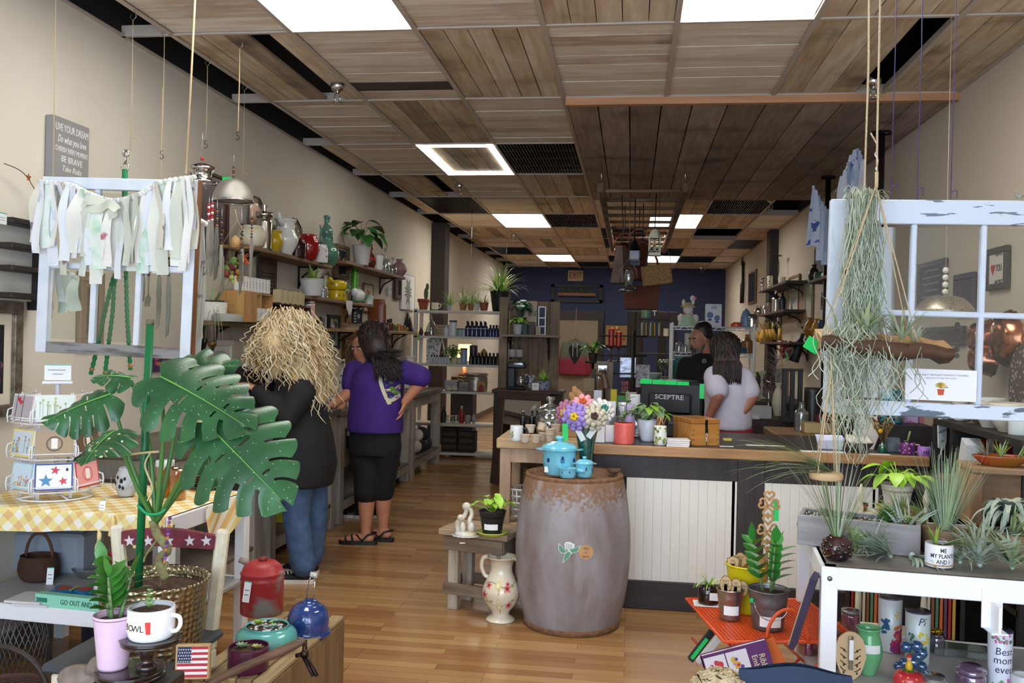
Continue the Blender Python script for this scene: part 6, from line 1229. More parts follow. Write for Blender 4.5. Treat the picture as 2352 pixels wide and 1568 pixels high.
def plaidbw():
 m=mt('c9c2b4',.85).copy();nt=m.node_tree;N=nt.nodes.new;L=nt.links.new;b=nt.nodes['Principled BSDF'];tc=N('ShaderNodeTexCoord');sp=N('ShaderNodeSeparateXYZ');L(tc.outputs['Object'],sp.inputs[0]);o=[]
 for i in(0,2):
  d=N('ShaderNodeMath');d.operation='MULTIPLY';DV(d,1,9);L(sp.outputs[i],d.inputs[0]);f=N('ShaderNodeMath');f.operation='FRACT';L(d.outputs[0],f.inputs[0]);g_=N('ShaderNodeMath');g_.operation='GREATER_THAN';DV(g_,1,.5);L(f.outputs[0],g_.inputs[0]);o.append(g_)
 a_=N('ShaderNodeMath');L(o[0].outputs[0],a_.inputs[0]);L(o[1].outputs[0],a_.inputs[1]);h=N('ShaderNodeMath');h.operation='MULTIPLY_ADD';DV(h,1,.4);DV(h,2,.1);L(a_.outputs[0],h.inputs[0])
 r=N('ShaderNodeValToRGB');r.color_ramp.interpolation='CONSTANT';e=r.color_ramp.elements;e[0].color=lin('bdb6aa');e[1].position=.3;e[1].color=lin('5a5654');n=e.new(.7);n.color=lin('1c1a1b');L(h.outputs[0],r.inputs[0]);L(r.outputs[0],b.inputs['Base Color']);return m
q=MB();Lo(q,[(V((0,0,.8)),.2,.16,0),(V((0,0,1.0)),.19,.15,0),(V((0,0,1.22)),.2,.145,0),(V((0,0,1.32)),.13,.1,0),(nk,.075,.075,0)])
for s_ in(-1,1):Sw(q,[(V((.17*s_,0,1.25)),.075),(V((.2*s_,-.05,1.0)),.065),(V((.02*s_-.07,-.18,1.02)),.05)])
Fu(q,'jacket',P4,plaidbw(),.013,4)
q=MB();[Sw(q,[(V((.08*s_,0,.85)),.1),(V((.08*s_,0,.45)),.075),(V((.08*s_,0,.08)),.07)])for s_ in(-1,1)];Fu(q,'trousers',P4,mt('2a2e3a',.85),.014,3)
for s_ in(-1,1):Sx(P4,'shoe',(.08*s_,0),(-.9,-.3,0),.25,BK_,BK_)
q=MB();[q.ba(J(px,py,dy),r_,(1,1,1),12)for px,py,r_,dy in((1230,790,.1,.02),(1240,806,.075,.02),(1242,818,.05,.02))];Fu(q,'hair',P4,H3[2],.014,4)
q=MB(BK_).T(M4);[q.ba((.088,sg*.033,.002),.024,(.3,1.15,.85),10)for sg in(-1,1)];q.tu([(.085,-.06,.008),(0,-.083,.005)],.004,5).tu([(.085,.06,.008),(0,.083,.005)],.004,5).tu([(.1,-.01,.005),(.1,.01,.005)],.004,5);q.ob('sunglasses',P4)
a=ony(1615,800,9.0);O=V((a.x,9.0,0));P5=Th('person','bearded man in a black hooded top talking behind the counter','person',O)
hd=J(1608,778,0);nk=J(1626,822,.02);q=MB();Lo(q,[(V((0,0,.9)),.16,.13,0),(V((0,0,1.1)),.17,.14,0),(V((0,0,1.28)),.17,.12,0),(nk,.06,.06,0)]);Sw(q,[(nk,.06),(hd+V((.03,0,0)),.062)]);M5=Hd(q,hd,(-.85,-.55,0),1.12,.28)
for s_ in(-1,1):Sw(q,[(V((.09*s_,0,.9)),.09),(V((.1*s_,0,.48)),.06),(V((.1*s_,0,.06)),.042)]);Sw(q,[(V((.17*s_,0,1.29)),.055),(V((.22*s_,-.02,1.04)),.045),(V((.22*s_,-.15,.86)),.03)]);Hn(q,V((.22*s_,-.15,.86)),(0,-.3,-1),(0,-1,0))
Fu(q,'body',P5,mt('b98468',.5,ns=(12,'a87258'),sss=.08),.01,4);Ey(P5,M5,1.12,'2a2420','1f1714',True)
q=MB();Lo(q,[(V((0,0,.85)),.2,.17,0),(V((0,0,1.1)),.21,.17,0),(V((0,0,1.29)),.2,.15,0),(V((.03,0,1.41)),.11,.1,0),(nk+V((.01,.02,-.005)),.09,.09,0)])
for s_ in(-1,1):Sw(q,[(V((.17*s_,0,1.29)),.08),(V((.22*s_,-.02,1.04)),.075),(V((.22*s_,-.14,.9)),.052)])
Sw(q,[(J(1640,812,.08),.06),(J(1612,822,.1),.055)]);ho=Fu(q,'hooded_top',P5,mt('0e0e10',.85),.012,4)
q=MB();c=J(1614,822,0)
for dx,dz,m_ in((0,0,'a8a69a'),(.018,.012,'8a7a4a'),(.004,-.03,'6a6a66')):pr=Pj(ho,(c.x+dx,-1,c.z+dz),1,.004);
if pr:q.m('a8a69a',.7).ba(pr,.022,(1,.2,1.2),8).m('3a3a2a').ba(pr+V((0,-.004,0)),.012,(1,.2,1.2),8);q.ob('chest_badge',P5)
q=MB();[Sw(q,[(V((.09*s_,0,.9)),.115),(V((.1*s_,0,.48)),.085),(V((.1*s_,0,.07)),.075)])for s_ in(-1,1)];Fu(q,'trousers',P5,mt('1c1e26',.85),.014,3)
for s_ in(-1,1):Sx(P5,'shoe',(.1*s_,0),(-.3,-.9,0),.28,BK_,BK_)
MS=M5@Matrix.Scale(1.1,4);q=MB().T(MS);q.ba((-.046,0,.072),.09,(1.05,.95,.9),16).ba((-.075,0,0),.07,(.8,1.1,1.1),14).ba((-.02,.082,.03),.03,(1,.5,1.4),8).ba((-.02,-.082,.03),.03,(1,.5,1.4),8);q.T();Fu(q,'hair',P5,HB[0],.012,4)
q=MB().T(MS);q.ba((.062,0,-.105),.054,(.9,1,.9),12).ba((.065,0,-.165),.046,(.8,1,1.3),12).ba((.062,0,-.235),.034,(.8,1,1.6),10).tu([(.1,-.04,-.075),(.112,-.015,-.052),(.115,0,-.05),(.112,.015,-.052),(.1,.04,-.075)],.011,8).tu([(.02,-.075,-.04),(.05,-.06,-.09)],.014,6).tu([(.02,.075,-.04),(.05,.06,-.09)],.014,6);q.T();Fu(q,'beard',P5,mt('3f3632',.8,ns=(40,'857b74')),.009,3)
a=ony(1668,900,6.55);O=V((a.x,6.55,0));P6=Th('person','woman with long dark hair in a white t-shirt and red trousers standing behind the counter','person',O)
hd=J(1664,806,0);nk=J(1668,848,0);shL,shR=J(1641,864,-.05),J(1706,866,0);elL,elR=J(1650,910,-.18),J(1728,912,-.05);wrL,wrR=J(1626,962,-.15),J(1708,945,-.1)
q=MB();Lo(q,[(J(1675,990),.16,.14,0),(J(1675,930),.14,.12,0),(J(1672,875),.16,.11,0),(nk,.05,.05,0)]);Sw(q,[(nk,.05),(hd,.052)]);Hd(q,hd,(-.55,.85,0),1,.05)
for a_,b_,c in((shL,elL,wrL),(shR,elR,wrR)):Sw(q,[(a_,.055),(b_,.046),(c,.028)])
Hn(q,wrL,(-.3,-.1,-1),(-1,0,0),1,.5);Hn(q,wrR,(-.6,-.1,-.7),(0,-1,0),1,.6)
for s_ in(-1,1):Sw(q,[(J(1675+16*s_,990),.095),(V((.03+.09*s_,.02,.46)),.06),(V((.03+.09*s_,.03,.06)),.04)])
Fu(q,'body',P6,mt('a86f58',.5,ns=(12,'9a6350'),sss=.08),.01,4)
TEE=mt('cfcad8',.85,bp_=(60,.2),ns=(9,'c6c1d0'));q=MB();Lo(q,[(J(1672,985),.16,.15,0),(J(1672,975),.17,.155,0),(J(1672,930),.165,.15,0),(J(1671,885),.17,.135,0),(J(1672,862),.16,.11,0),(J(1670,845),.08,.07,0)])
Sw(q,[(shL,.08),(shL.lerp(elL,.72),.082)]);Sw(q,[(shR,.08),(shR.lerp(elR,.7),.078)]);Fu(q,'shirt',P6,TEE,.011,4)
q=MB();RED=mt('8a1c28',.8);Lo(q,[(J(1676,1010),.17,.15,0),(J(1676,982),.165,.145,0)]);[Sw(q,[(J(1675+16*s_,995),.12),(V((.03+.09*s_,.02,.46)),.085),(V((.03+.09*s_,.03,.08)),.07)])for s_ in(-1,1)];Fu(q,'trousers',P6,RED,.013,3)
for s_ in(-1,1):Sx(P6,'shoe',(.03+.09*s_,.03),(-.4,.9,0),.25,BK_,BK_)
q=MB();[q.ba(J(px,py,dy),r_,(1,1,1.05),14)for px,py,r_,dy in((1666,800,.115,0),(1668,825,.09,-.03),(1652,840,.05,-.06),(1686,845,.055,-.05),(1668,845,.06,-.05))];hb=Fu(q,'hair',P6,HB[0],.014,4)
def lk6(rr):a=rr.uniform(0,TAU);el=rr.uniform(.1,1.4);s=J(1666,798)+V((.116*cos(a)*cos(el),.116*sin(a)*cos(el),.116*sin(el)));px=rr.uniform(1638,1702);e=J(px,rr.uniform(845,884),-.14);return CP([s,J(1666+(px-1666)*.9,828,-.12),e],5)
St('locks',hb,lk6,300,HB,.006,4)
BT=.796
def onB(px,py,Y=None):return V((ony(px,py,Y or 4.72).x,Y or 4.72,BT))
AQ=mt('6fc0d8',.15,ns=(5,'86cee0',.4,.7),coat=.5);NV=mt('1d2f78',.5)
def bean(label,p,R_,H_,lid=True,handles=True,name='bean_pot'):
 t=Th(name,label,'pot',p,.15)
 MB(AQ).la([(0,0),(R_*.82,0),(R_*.86,.004),(R_,H_*.35),(R_*1.0,H_*.62),(R_*1.03,H_*.66),(R_*1.1,H_*.69),(R_*1.1,H_*.72),(R_*.98,H_*.71),(R_*.9,H_*.2),(0,H_*.12)],40).ob('pot_body',t)
 if lid:
  l=MB(AQ).la(SP([(R_*1.06,H_*.72),(R_*1.06,H_*.75),(R_*.85,H_*.83),(R_*.4,H_*.9),(0,H_*.91)],3),40).ob('lid',t);MB(AQ).la(SP([(R_*.2,H_*.9),(R_*.15,H_*.94),(R_*.26,H_*.98),(R_*.24,H_*1.04),(0,H_*1.06)],3),20).ob('knob',l)
 if handles:
  for sg in(-1,1):MB(AQ).pm([(sg*R_*1.02,-R_*.38),(sg*R_*1.28,-R_*.2),(sg*R_*1.42,0),(sg*R_*1.28,R_*.2),(sg*R_*1.02,R_*.38)][::sg],H_*.67,H_*.71).ob('handle',t)
 q=MB(NV);s=H_*.1
 for a in(-1.45,-2.35,-.6):
  for dx,dz,w,h in((0,0,.12,1.4),(-.4,.2,.14,1.0),(.4,.2,.14,1.0),(-.22,1.0,.16,.8),(.22,1.0,.16,.8),(0,1.15,.16,.7))if a==-1.45 else((0,.2,.5,.9),(-.3,.5,.2,.7),(.3,.5,.2,.7)):
   rr_=R_*1.003+.0006;aa=a+dx*s/R_;q.py_([(rr_*cos(aa+w*s/R_*k),rr_*sin(aa+w*s/R_*k),H_*.36+dz*s+h*s*j)for k,j in((-1,0),(0,-.3),(1,0),(.6,1),(-.6,1))])
 q.ob('motif',t);return t
bean('large sky blue lidded bean pot with navy tulips on the barrel',onB(1284,1086,4.7),.088,.19);bean('small sky blue lidded casserole on the barrel beside the vase',onB(1342,1090,4.64),.045,.1,name='casserole')
t=bean('open sky blue handled dish in front of the bean pot',onB(1304,1093,4.59),.045,.07,False,False,'ramekin');MB(AQ).tu([(.045,-.01,.04),(.085,-.02,.034)],[.012,.011],10).ob('handle',t)
t=Th('sticker_tag','white paper tag on the side of the large bean pot','tag',onB(1255,1075,4.64)+V((0,0,.015)));MB(TAGW).box(-.01,.01,-.001,0,0,.03).ob('tag',t)
vz=onB(1345,1070,4.80);t=Th('flower_vase','deep green flared glass vase holding crochet flowers on the barrel','vase',vz);VG=gl('3f8f7c',.25,.35)
MB(VG).la(SP([(0,0),(.042,0),(.04,.01),(.036,.06),(.048,.16),(.072,.27),(.068,.268),(.044,.15),(.033,.06),(0,.02)],3),32).ob('vase_body',t)
for x,z,r_ in((-.03,.21,-.5),(.035,.225,.6)):MB(TAGW).T(tr(x,-.064,z)@rot(.2,r_,0)).box(-.015,.015,-.0008,0,-.04,.03).ob('paper_tag',t)
MB(TAGW).box(-.02,.02,-.043,-.042,0,.035).ob('price_tag',t)
def Cr(label,px,py,Y,r_,c,cc,f=(0,-1,.45)):
 p=ony(px,py,Y);t=Th('crochet_flower',label,'flower',p,0,'crochet flowers in the green vase');B=Ba(f);m=mt(c,.95,bp_=(160,.8));q=MB(m).T(B)
 for ring,rr_,n,z in((0,.95,11,0),(1,.66,9,.012),(2,.38,6,.02)):
  for i in range(n):a=TAU*i/n+ring*.4;q.ba((r_*rr_*cos(a),r_*rr_*sin(a),z+U(-.006,.006)),r_*.27,(1,1,.8),9)
 q.ba((0,0,0),r_*.8,(1,1,.3),12);q.ob('petals',t);q=MT(cc,.95,bp_=(160,.8)).T(B);[q.ba((r_*.2*cos(i*1.26),r_*.2*sin(i*1.26),.035),r_*.17,n=8)for i in range(5)];q.ob('flower_centre',t)
 MT('3f7a4a',.8).tu([(0,.004,-.01),(vz.x-p.x,vz.y-p.y,vz.z+.12-p.z)],.004,6).ob('stem',t);return t
Cr('mauve crochet flower with a yellow centre',1302,948,4.82,.062,'b0768f','e2b92a',(-.5,-1,.1));Cr('lavender crochet flower with a yellow centre',1322,957,4.72,.065,'a88fd6','f0c928',(-.2,-1,.1));Cr('pink crochet flower with an orange centre',1339,930,4.84,.062,'f0a9b8','d8642a',(0,-.7,.7))
Cr('cream crochet flower with a brown centre',1364,958,4.72,.062,'d2cab4','4f3a30',(.15,-1,.3));Cr('white crochet flower at the back of the bunch',1384,942,4.84,.06,'eceae6','3f8f7c',(.4,-.8,.5))
p=ony(1298,992,4.70);t=Th('green_tag','bright green paper tag hanging under the lavender flower','tag',p);MB(GT_).T(rot(0,-.04,0)).box(-.015,.015,-.0008,0,-.045,.045).ob('tag',t)
p=onB(1411,1072,4.86);t=Th('cork','rusty round bung cap on the barrel top','cap',p);MT('7a5640',.9,ns=(50,'5a3e2e')).la([(0,0),(.034,0),(.036,.004),(.036,.014),(.033,.017),(0,.016)],20).ob('cap_body',t)
def barrel_r(z):
 for(r0,z0),(r1,z1)in zip(pr_b,pr_b[1:]):
  if z0<=z<=z1:return r0+(r1-r0)*(z-z0)/(z1-z0)
 return.3
pr_b=SP([(.245,.012),(.262,.06),(.29,.2),(.304,.36),(.302,.5),(.285,.66),(.266,.755),(.257,.782)],4)
def BS(px,py,off=.0015):
 Y=4.5
 for _ in range(6):
  p=ony(px,py,Y);r_=barrel_r(p.z)+off;x=max(-r_,min(r_,p.x+.285));Y=4.76-sqrt(r_*r_-x*x)
 return V((p.x,Y,p.z))
c0=BS(1346,1268);t=Th('magnet','round wooden dirty clean magnet on the barrel','magnet',c0);q=MT('c99a66',.6);q.py_([BS(1346+17*cos(-TAU*i/24),1268+17*sin(-TAU*i/24),.003)-c0 for i in range(24)]);q.ob('disc',t)
nrm_=V((c0.x+.285,c0.y-4.76,0)).normalized();rzm=atan2(nrm_.x,-nrm_.y)
INK=mt('3a2417',.8)
for s_,z,rr_ in(('DIRTY',.019,0),('CLEAN',-.021,PI)):Tx(s_,.012,INK,t,tr(nrm_*.0048+V((0,0,z)))@rot(0,0,rzm)@rot(0,rr_+.05,0)@FRONT,ext=.0002)
Tx(':(',.014,INK,t,tr(nrm_*.0048)@rot(0,0,rzm)@rot(0,PI/2,0)@FRONT,ext=.0002)
c0=BS(1305,1265);t=Th('flower_sticker','white rose sticker with green leaves on the barrel','sticker',c0)
def bpoly(q,pts,off):q.py_([BS(px,py,off)-c0 for px,py in pts])
q=MT('e8ecea',.5);bpoly(q,[(1296,1249),(1300,1244),(1310,1244),(1320,1250),(1318,1262),(1306,1264),(1298,1260)],.003)
for lf in([(1284,1249),(1296,1260),(1300,1268),(1290,1270),(1284,1262)],[(1304,1266),(1312,1270),(1306,1280),(1294,1290),(1296,1276)],[(1308,1262),(1322,1258),(1332,1254),(1326,1266),(1314,1270)]):
 q.m('e8ecea',.5);cx_,cy_=sum(x for x,y in lf)/5,sum(y for x,y in lf)/5;bpoly(q,[(cx_+(x-cx_)*1.2,cy_+(y-cy_)*1.2)for x,y in lf],.0028);q.m('5f9a78',.5);bpoly(q,lf,.0042)
q.m('9fb0a8',.5);[bpoly(q,[(1300+i*4,1247+i),(1302+i*4,1247+i),(1303+i*4,1261),(1301+i*4,1261)],.0042)for i in range(4)];q.ob('sticker',t)
IVY=mt('e3d9c0',.16,ns=(4,'eae2cc'),coat=.5);pp_=onz(1145,1432,0);pp_.y+=.07
t=Th('pitcher','cream hand painted pitcher with birds and red blossoms on the floor by the stool','pitcher',pp_)
PRF=SP([(.076,0),(.079,.006),(.066,.018),(.048,.03),(.052,.05),(.083,.09),(.1,.14),(.098,.175),(.075,.225),(.06,.26),(.058,.29),(.072,.325),(.085,.34)],4)
MB(IVY).la([(0,0)]+PRF+[(.082,.341),(.055,.29),(.057,.26),(.06,.2),(0,.1)],40).ob('pitcher_body',t)
MB(IVY).tu(CP([(-.075,0,.335),(-.1,0,.325),(-.108,0,.28),(-.09,0,.235),(-.07,0,.225)]),.011,10).ob('handle',t);MB(IVY).pm([(.06,-.03),(.1,-.008),(.1,.008),(.06,.03)],.325,.341).ob('spout',t)
def pr_r(z):
 for(r0,z0),(r1,z1)in zip(PRF,PRF[1:]):
  if z0<=z<=z1:return r0+(r1-r0)*(z-z0)/(z1-z0)
 return.08
def PS(a,z,off=.001):r_=pr_r(z)+off;return(r_*cos(a),r_*sin(a),z)
q=MB()
def pblob(a,z,ra,rz_,m,off,n=10,ph=0,pet=0):q.m(m,.3).py_([PS(a+ra*(1+pet*cos(5*(TAU*i/n)))*cos(TAU*i/n+ph),z+rz_*(1+pet*cos(5*(TAU*i/n)))*sin(TAU*i/n+ph),off)for i in range(n)])
for i in range(24):u=i/23;pblob(-2.6+2.2*u,.205+.012*sin(u*7),.06,.0018,'8a6a44',.0008);pblob(-2.75+2.4*u,.095+.06*(1-sin(u*PI)),.06,.0018,'a08a50',.0008)
for a,z,s in((-2.25,.2,.017),(-1.08,.19,.019),(-2.45,.15,.02),(-.95,.1,.018),(-1.0,.21,.012)):pblob(a,z,s/.09,s,'d98a86',.0012,30,.3,.25);pblob(a,z,s*.5/.09,s*.5,'b83440',.0018);pblob(a,z,s*.16/.09,s*.16,'2a2020',.0024)
for a,z in((-1.62,.205),(-1.52,.09)):pblob(a,z,.17,.024,'e2cf8e',.0012,14);pblob(a-.02,z+.03,.1,.012,'e8dca8',.0014);pblob(a+.06,z-.03,.06,.018,'c8a870',.0014);pblob(a,z,.1,.013,'eae6b8',.002)
for a,z in((-2.3,.115),(-.75,.125),(-.7,.2),(-2.0,.12)):pblob(a,z,.12,.008,'a9b06a',.0012)
q.ob('painted_decoration',t)
ST=.4475
p=onz(1070,1228,ST-0);t=Th('doily','round white lace doily under the figurine','doily',p);MT('e0ddd4',.9).la([(0,0),(.075,0),(.078,.002),(0,.003)],32,fu_=(16,.05)).ob('lace',t)
t=Th('figurine','white and gold porcelain figurine of entwined shapes on the doily','figurine',p+V((0,0,.003)));PO=mt('d8d4ca',.25,ns=(22,'c8b078',.5,.75),coat=.3)
q=MB(PO);q.la(SP([(0,0),(.058,0),(.06,.008),(.05,.018),(0,.02)],2),28).tu(CP([(-.04,0,.015),(-.045,0,.06),(-.02,-.005,.085),(-.005,0,.11),(-0,0,.135)]),[.016]*6+[.013]*6+[.012]*5,9).ba((0,0,.15),.022,(1.1,.9,1),14).tu(CP([(.02,0,.14),(.03,0,.11),(.02,-.01,.07),(.04,0,.02)]),.013,9).ba((.03,-.01,.04),.026,(.8,.7,1.2),12).ba((-.015,-.02,.04),.02,(.8,.7,1.5),12).ba((-.03,-.01,.09),.018,n=10);q.ob('figure',t)
p=onz(1130,1229,ST);Pt('potted_vine','bright golden pothos in a black nursery pot on a lime saucer','potted plant',p,.072,.125,mt('1b1b1d',.45),'nursery',fol=fH(17,.11,.12,.05,(mt('9ccf2c',.4,ns=(14,'7fb828')),G3)),folm=G3,sc_2=(mt('c3cf5a',.4),.083,.022),tag_=(.25,.3,.82))
p=onz(1062,1247,ST+.002);t=Th('price_tag','small price sticker on the stool top edge','tag',p,.2);MB(TAGW).box(-.014,.014,-.008,.008,0,.001).ob('tag',t)
TZ=.921
def onT(px,py):return onz(px,py,TZ)
Pt('mug','white mug with a black handle and green print on the pine side table','mug',onT(1186,1012),.037,.085,mt('e2e6e4',.25),'mug',soil=False,pa_='mug_body');mgp=onT(1186,1012);t=bpy.data.objects['mug'];Hl(t,.036,.018,.07,.026,.006,BK_);q=MT('6f8a4a',.6);[q.ba((.0375*cos(a),.0375*sin(a),z),.009,(.4,.4,1.1),7)for a,z in((-2.2,.025),(-2.0,.035),(-2.35,.04),(-2.1,.05))];q.ob('print',t)
PEAT=mt('cdb9a2',.9,bp_=(60,.3));pk0=None
for i,(px,py,dz,tl)in enumerate(((1206,1016,0,0),(1231,1017,0,0),(1248,1012,0,0),(1263,1014,0,0),(1279,1010,0,0),(1217,1012,.046,0),(1241,1008,.046,.5),(1263,1014,.028,0),(1276,1010,.046,0))):
 p=onT(px,py);p.z+=dz;lb='small tan peat pot in the stacked cluster on the pine side table'
 if pk0 is None:pk0=Pt('peat_pot',lb,'pot',p,.029,.045,PEAT,'taper',n=18,gp='peat pots on the side table');t=pk0
 else:t=Du(pk0,p,i*.7)
 t.rotation_euler=(0,-tl,i*.7)
CG=gl('eef2f2',.4,.03);p=onT(1258,1006);p.y+=.12;t=Th('cookie_jar','clear glass cookie jar with a knobbed lid behind the peat pots','jar',p);MB(CG).la(vess('fat',.09,.15,.005,.08),32).ob('jar_body',t);MB(CG).la(SP([(.066,.15),(.09,.155),(.085,.17),(.04,.19),(.016,.195),(.014,.205),(.026,.22),(.024,.235),(0,.238)],3),32).ob('lid',t)
for i,(px,l)in enumerate(((1196,'black wine bottle shaped vase nearest the white mug'),(1216,'black bottle vase between the mug and glass jar'),(1226,'black bottle vase tucked beside the glass jar'))):p=onT(px,1000);p.y+=.1+.03*i;So('black_bottle',l,'bottle',p,.02,.14,mt('121214',.15),'bottle',cap=(CH,.42,.96,.05)if i==0 else None)
p=onT(1310,1018);t=Th('cardboard_box','plain brown cardboard box on the side table behind the green tag','box',(-.345,5.42,TZ));MT('a5825c',.8).cb((0,0,.08),(.15,.14,.16),.003).ob('box',t)
t=Th('lattice_basket','white lattice plastic basket on the side table shelf behind the potted vine','basket',(-.62,5.3,.445));q=MT('dfe0e4',.4)
for i in range(20):a=TAU*i/20;q.tu([(.075*cos(a),.075*sin(a),.01),(.095*cos(a),.095*sin(a),.17)],.0045,5)
for z,r_ in((.01,.075),(.05,.08),(.09,.085),(.13,.09),(.17,.096)):q.tu([(r_*cos(a/28*TAU),r_*sin(a/28*TAU),z)for a in range(28)],.0055,6,closed=True)
q.ob('lattice',t)
t=Th('rope_basket','coiled rope basket behind the white lattice basket','basket',(-.54,5.52,.445));q=MB(wk('a9865a','5d452c',40));[q.tu([(.1*cos(a/28*TAU),.1*sin(a/28*TAU),.012+.022*i)for a in range(28)],.012,7,closed=True)for i in range(12)];q.ob('basket_body',t)
KZ=.919
def onC(px,py,z=KZ):return onz(px,py,z)
p=onC(1433,1018);Pt('coral_pot','coral pink ribbed pot with a sprig on the counter edge','potted plant',p,.058,.115,mt('e0655c',.35,bp_=(90,.3)),'cyl',fol=lambda q,z,r:[(q.m('5f8a3a',.5).tu([(0,0,z),(.01,0,z+.1),(.015,0,z+.2)],.003,5),[q.m(('8fbf4a','6fa84a')[i%2],.4).lf((.003*i,0,z+.025*i),(cos(i*2.2),sin(i*2.2)*.5-.3,.5),.055,.035)for i in range(8)])],folm=G3)
p=onC(1432,1000);p.y+=.2;t=So('tumbler','white tumbler lettered EASILY DISTRACTED behind the coral pot','tumbler',p,.042,.2,mt('d8dde4',.3,.2),'cork',k=1,cap=(mt('4a4658',.4),1.02,1,.03));Xt=tr(0,0,.12)@FRONT
Tx('EASILY\nDISTRACTED',.027,mt('22364a'),t,tr(0,0,.105)@FRONT,cy_=.0428,bold=.01,sx=.85)
for i,(x0,x1,y1,h,dy,l)in enumerate(((1365,1388,1017,.095,.02,'white box beside the green vase at the counter end'),(1390,1412,1016,.095,.02,'white box next to the coral pot'),(1388,1412,1000,.2,.16,'taller white card box behind the two white boxes'),(1446,1472,1000,.24,.25,'white paper bag standing behind the coral pot'))):
 a,b_=onC(x0,y1),onC(x1,y1);t=Th('white_box',l,'box',((a.x+b_.x)/2,a.y+dy+.03,KZ));MT('dfe0e6',.5).cb((0,0,h/2),((b_.x-a.x)*1.03,.05,h),.002).ob('box',t)
WSP=Wd('b98d55','94683a','z',.5);sp0=V((-.31,5.52,TZ));cro=Pt('utensil_crock','tan crock holding wooden spoons behind the crochet flowers','crock',sp0+V((.04,.1,0)),.045,.12,mt('b39c7c',.6),'cyl',soil=False)
for i,(px,py,l)in enumerate(((1318,885,'wooden spoon standing in the crock, nearest the dark mirror'),(1327,893,'broad wooden spatula in the crock'),(1333,900,'short wooden spoon in the crock'),(1310,900,'wooden fork in the crock leaning outward'))):
 b_=sp0+V((.04+.008*(i-1.5),.1,.02));e=ony(px,py,5.6)-b_;t=Th('wooden_spoon',l,'spoon',b_,0,'wooden utensils in the crock');B=Ba(e,(0,-1,.2));L_=e.length
 MB(WSP).T(B).tu([(0,0,0),(0,0,L_*.75)],.006,8).ba((0,0,L_*.86),.022,(1,.3,1.7),12).ob('spoon',t)
t=Th('grey_spatula','pale grey rounded spatula behind the pink crochet flower','spatula',(-.2,5.6,KZ));MT('a8acb4',.5).cb((0,0,.1),(.01,.006,.2),.002).cb((0,0,.23),(.05,.008,.09),.004).ob('spatula',t)
t=Th('card_holder','clear acrylic holder of gift cards on the counter','holder',(-.02,5.62,KZ));MG('dfe6ea',.3,.1).cb((0,0,.06),(.2,.12,.12),.003).ob('holder',t)
for i in range(5):t2=Th('gift_card','thin dark or white card standing in the acrylic holder','card',(-.09+.04*i,5.62,KZ+.003),.1,'cards in the acrylic holder');MT(('3a3438','b8b4c0','5a5048')[i%3],.5).T(rot(0,.15,0)).box(-.004,.004,-.04,.04,.02,.15).ob('card',t2)
p=onC(1380,985);t=So('tape_roll','lavender washi tape roll on the counter boxes','tape roll',V((0,5.5,KZ)),.035,.2,mt('b7a2d6',.4),'cork',k=1);t.scale=(1,1,1)
p=onC(1487,1013);LVS=(mt('6a8a5a',.5,ns=(20,'9ab08a')),mt('5a7a4e',.5,ns=(20,'8aa878')),mt('8ab03c',.5))
Pt('peperomia','bushy variegated plant in a plain white pot in front of the monitor','potted plant',p,.062,.128,mt('dfe3ec',.35),'tulip',fol=fH(46,.11,.13,.05,LVS),folm=LVS[0])
p=onC(1516,1022);t=So('straw_tumbler','white tumbler printed with green leaves holding wooden straws','tumbler',p,.036,.112,mt('e4e4de',.4),'cork',k=1);q=MT('7f9a4a',.6);rr=random.Random(4)
for i in range(26):a=rr.uniform(-3.1,0);z=rr.uniform(.012,.1);s=rr.uniform(.005,.009);q.m(rr.choice(('7f9a4a','5f7a3a','a8b06a')),.6).py_([(.0368*cos(a+s/.037*cos(k)),.0368*sin(a+s/.037*cos(k)),z+s*1.2*sin(k))for k in[TAU*j/8 for j in range(8)]])
q.ob('leaf_print',t)
for i in range(6):t2=Th('wooden_straw','thin striped wooden straw in the leaf print tumbler','straw',p+V((.022*cos(i*1.05),.022*sin(i*1.05),.1)),0,'straws in the leaf print tumbler');MT(('b98a58','6a4a34')[i%2],.6).tu([(0,0,0),(-.02+.008*i,0,.06)],.004,6).ob('straw',t2)
a,b_=onC(1531,1026),onC(1582,1026)
for i in range(4):t=Th('coaster',('bottom','second','third','top')[i]+' white tile coaster of the stack beside the wooden box','coaster',((a.x+b_.x)/2+.002*(i%2),a.y+.065,KZ+.0105*i),.03*i,'white tile coasters');MT('e0dfe0',.4).cb((0,0,.005),(b_.x-a.x,.11,.0095),.002).ob('tile',t)
BXm=Wd('c98f4a','a96d2e','x',.4,coat=.3);a,b_=onC(1589,1024),onC(1659,1026);w_=(b_-a).length;bx=Th('wooden_box','honey coloured finger jointed wooden box with a padlocked hasp on the counter','box',(*a.xy,KZ),atan2(b_.y-a.y,b_.x-a.x)+.3)
MB(BXm).cb((w_/2,.13,.062),(w_,.26,.124),.003).ob('box_body',bx);MB(Wd('b87a38','985c24','x',.4,coat=.3)).cb((w_/2,.13,.138),(w_+.004,.264,.026),.003).ob('lid',bx)
q=MT('9a6430',.5);[q.box(x,x+.016,-.001,.002,z,z+.012)for x in(0,w_-.016)for z in(0,.028,.056,.084)];q.ob('finger_joint',bx)
q=MB(CH);q.box(w_/2-.008,w_/2+.008,-.005,0,.09,.148).box(w_/2-.009,w_/2+.009,-.009,-.003,.075,.1).tu([(w_/2-.008,-.01,.06),(w_/2,-.012,.07),(w_/2+.008,-.01,.06),(w_/2,-.01,.05)],.002,6,closed=True).tu([(w_/2,-.008,.05),(w_/2+.002,-.008,.005)],.003,6);q.ob('hasp',bx)
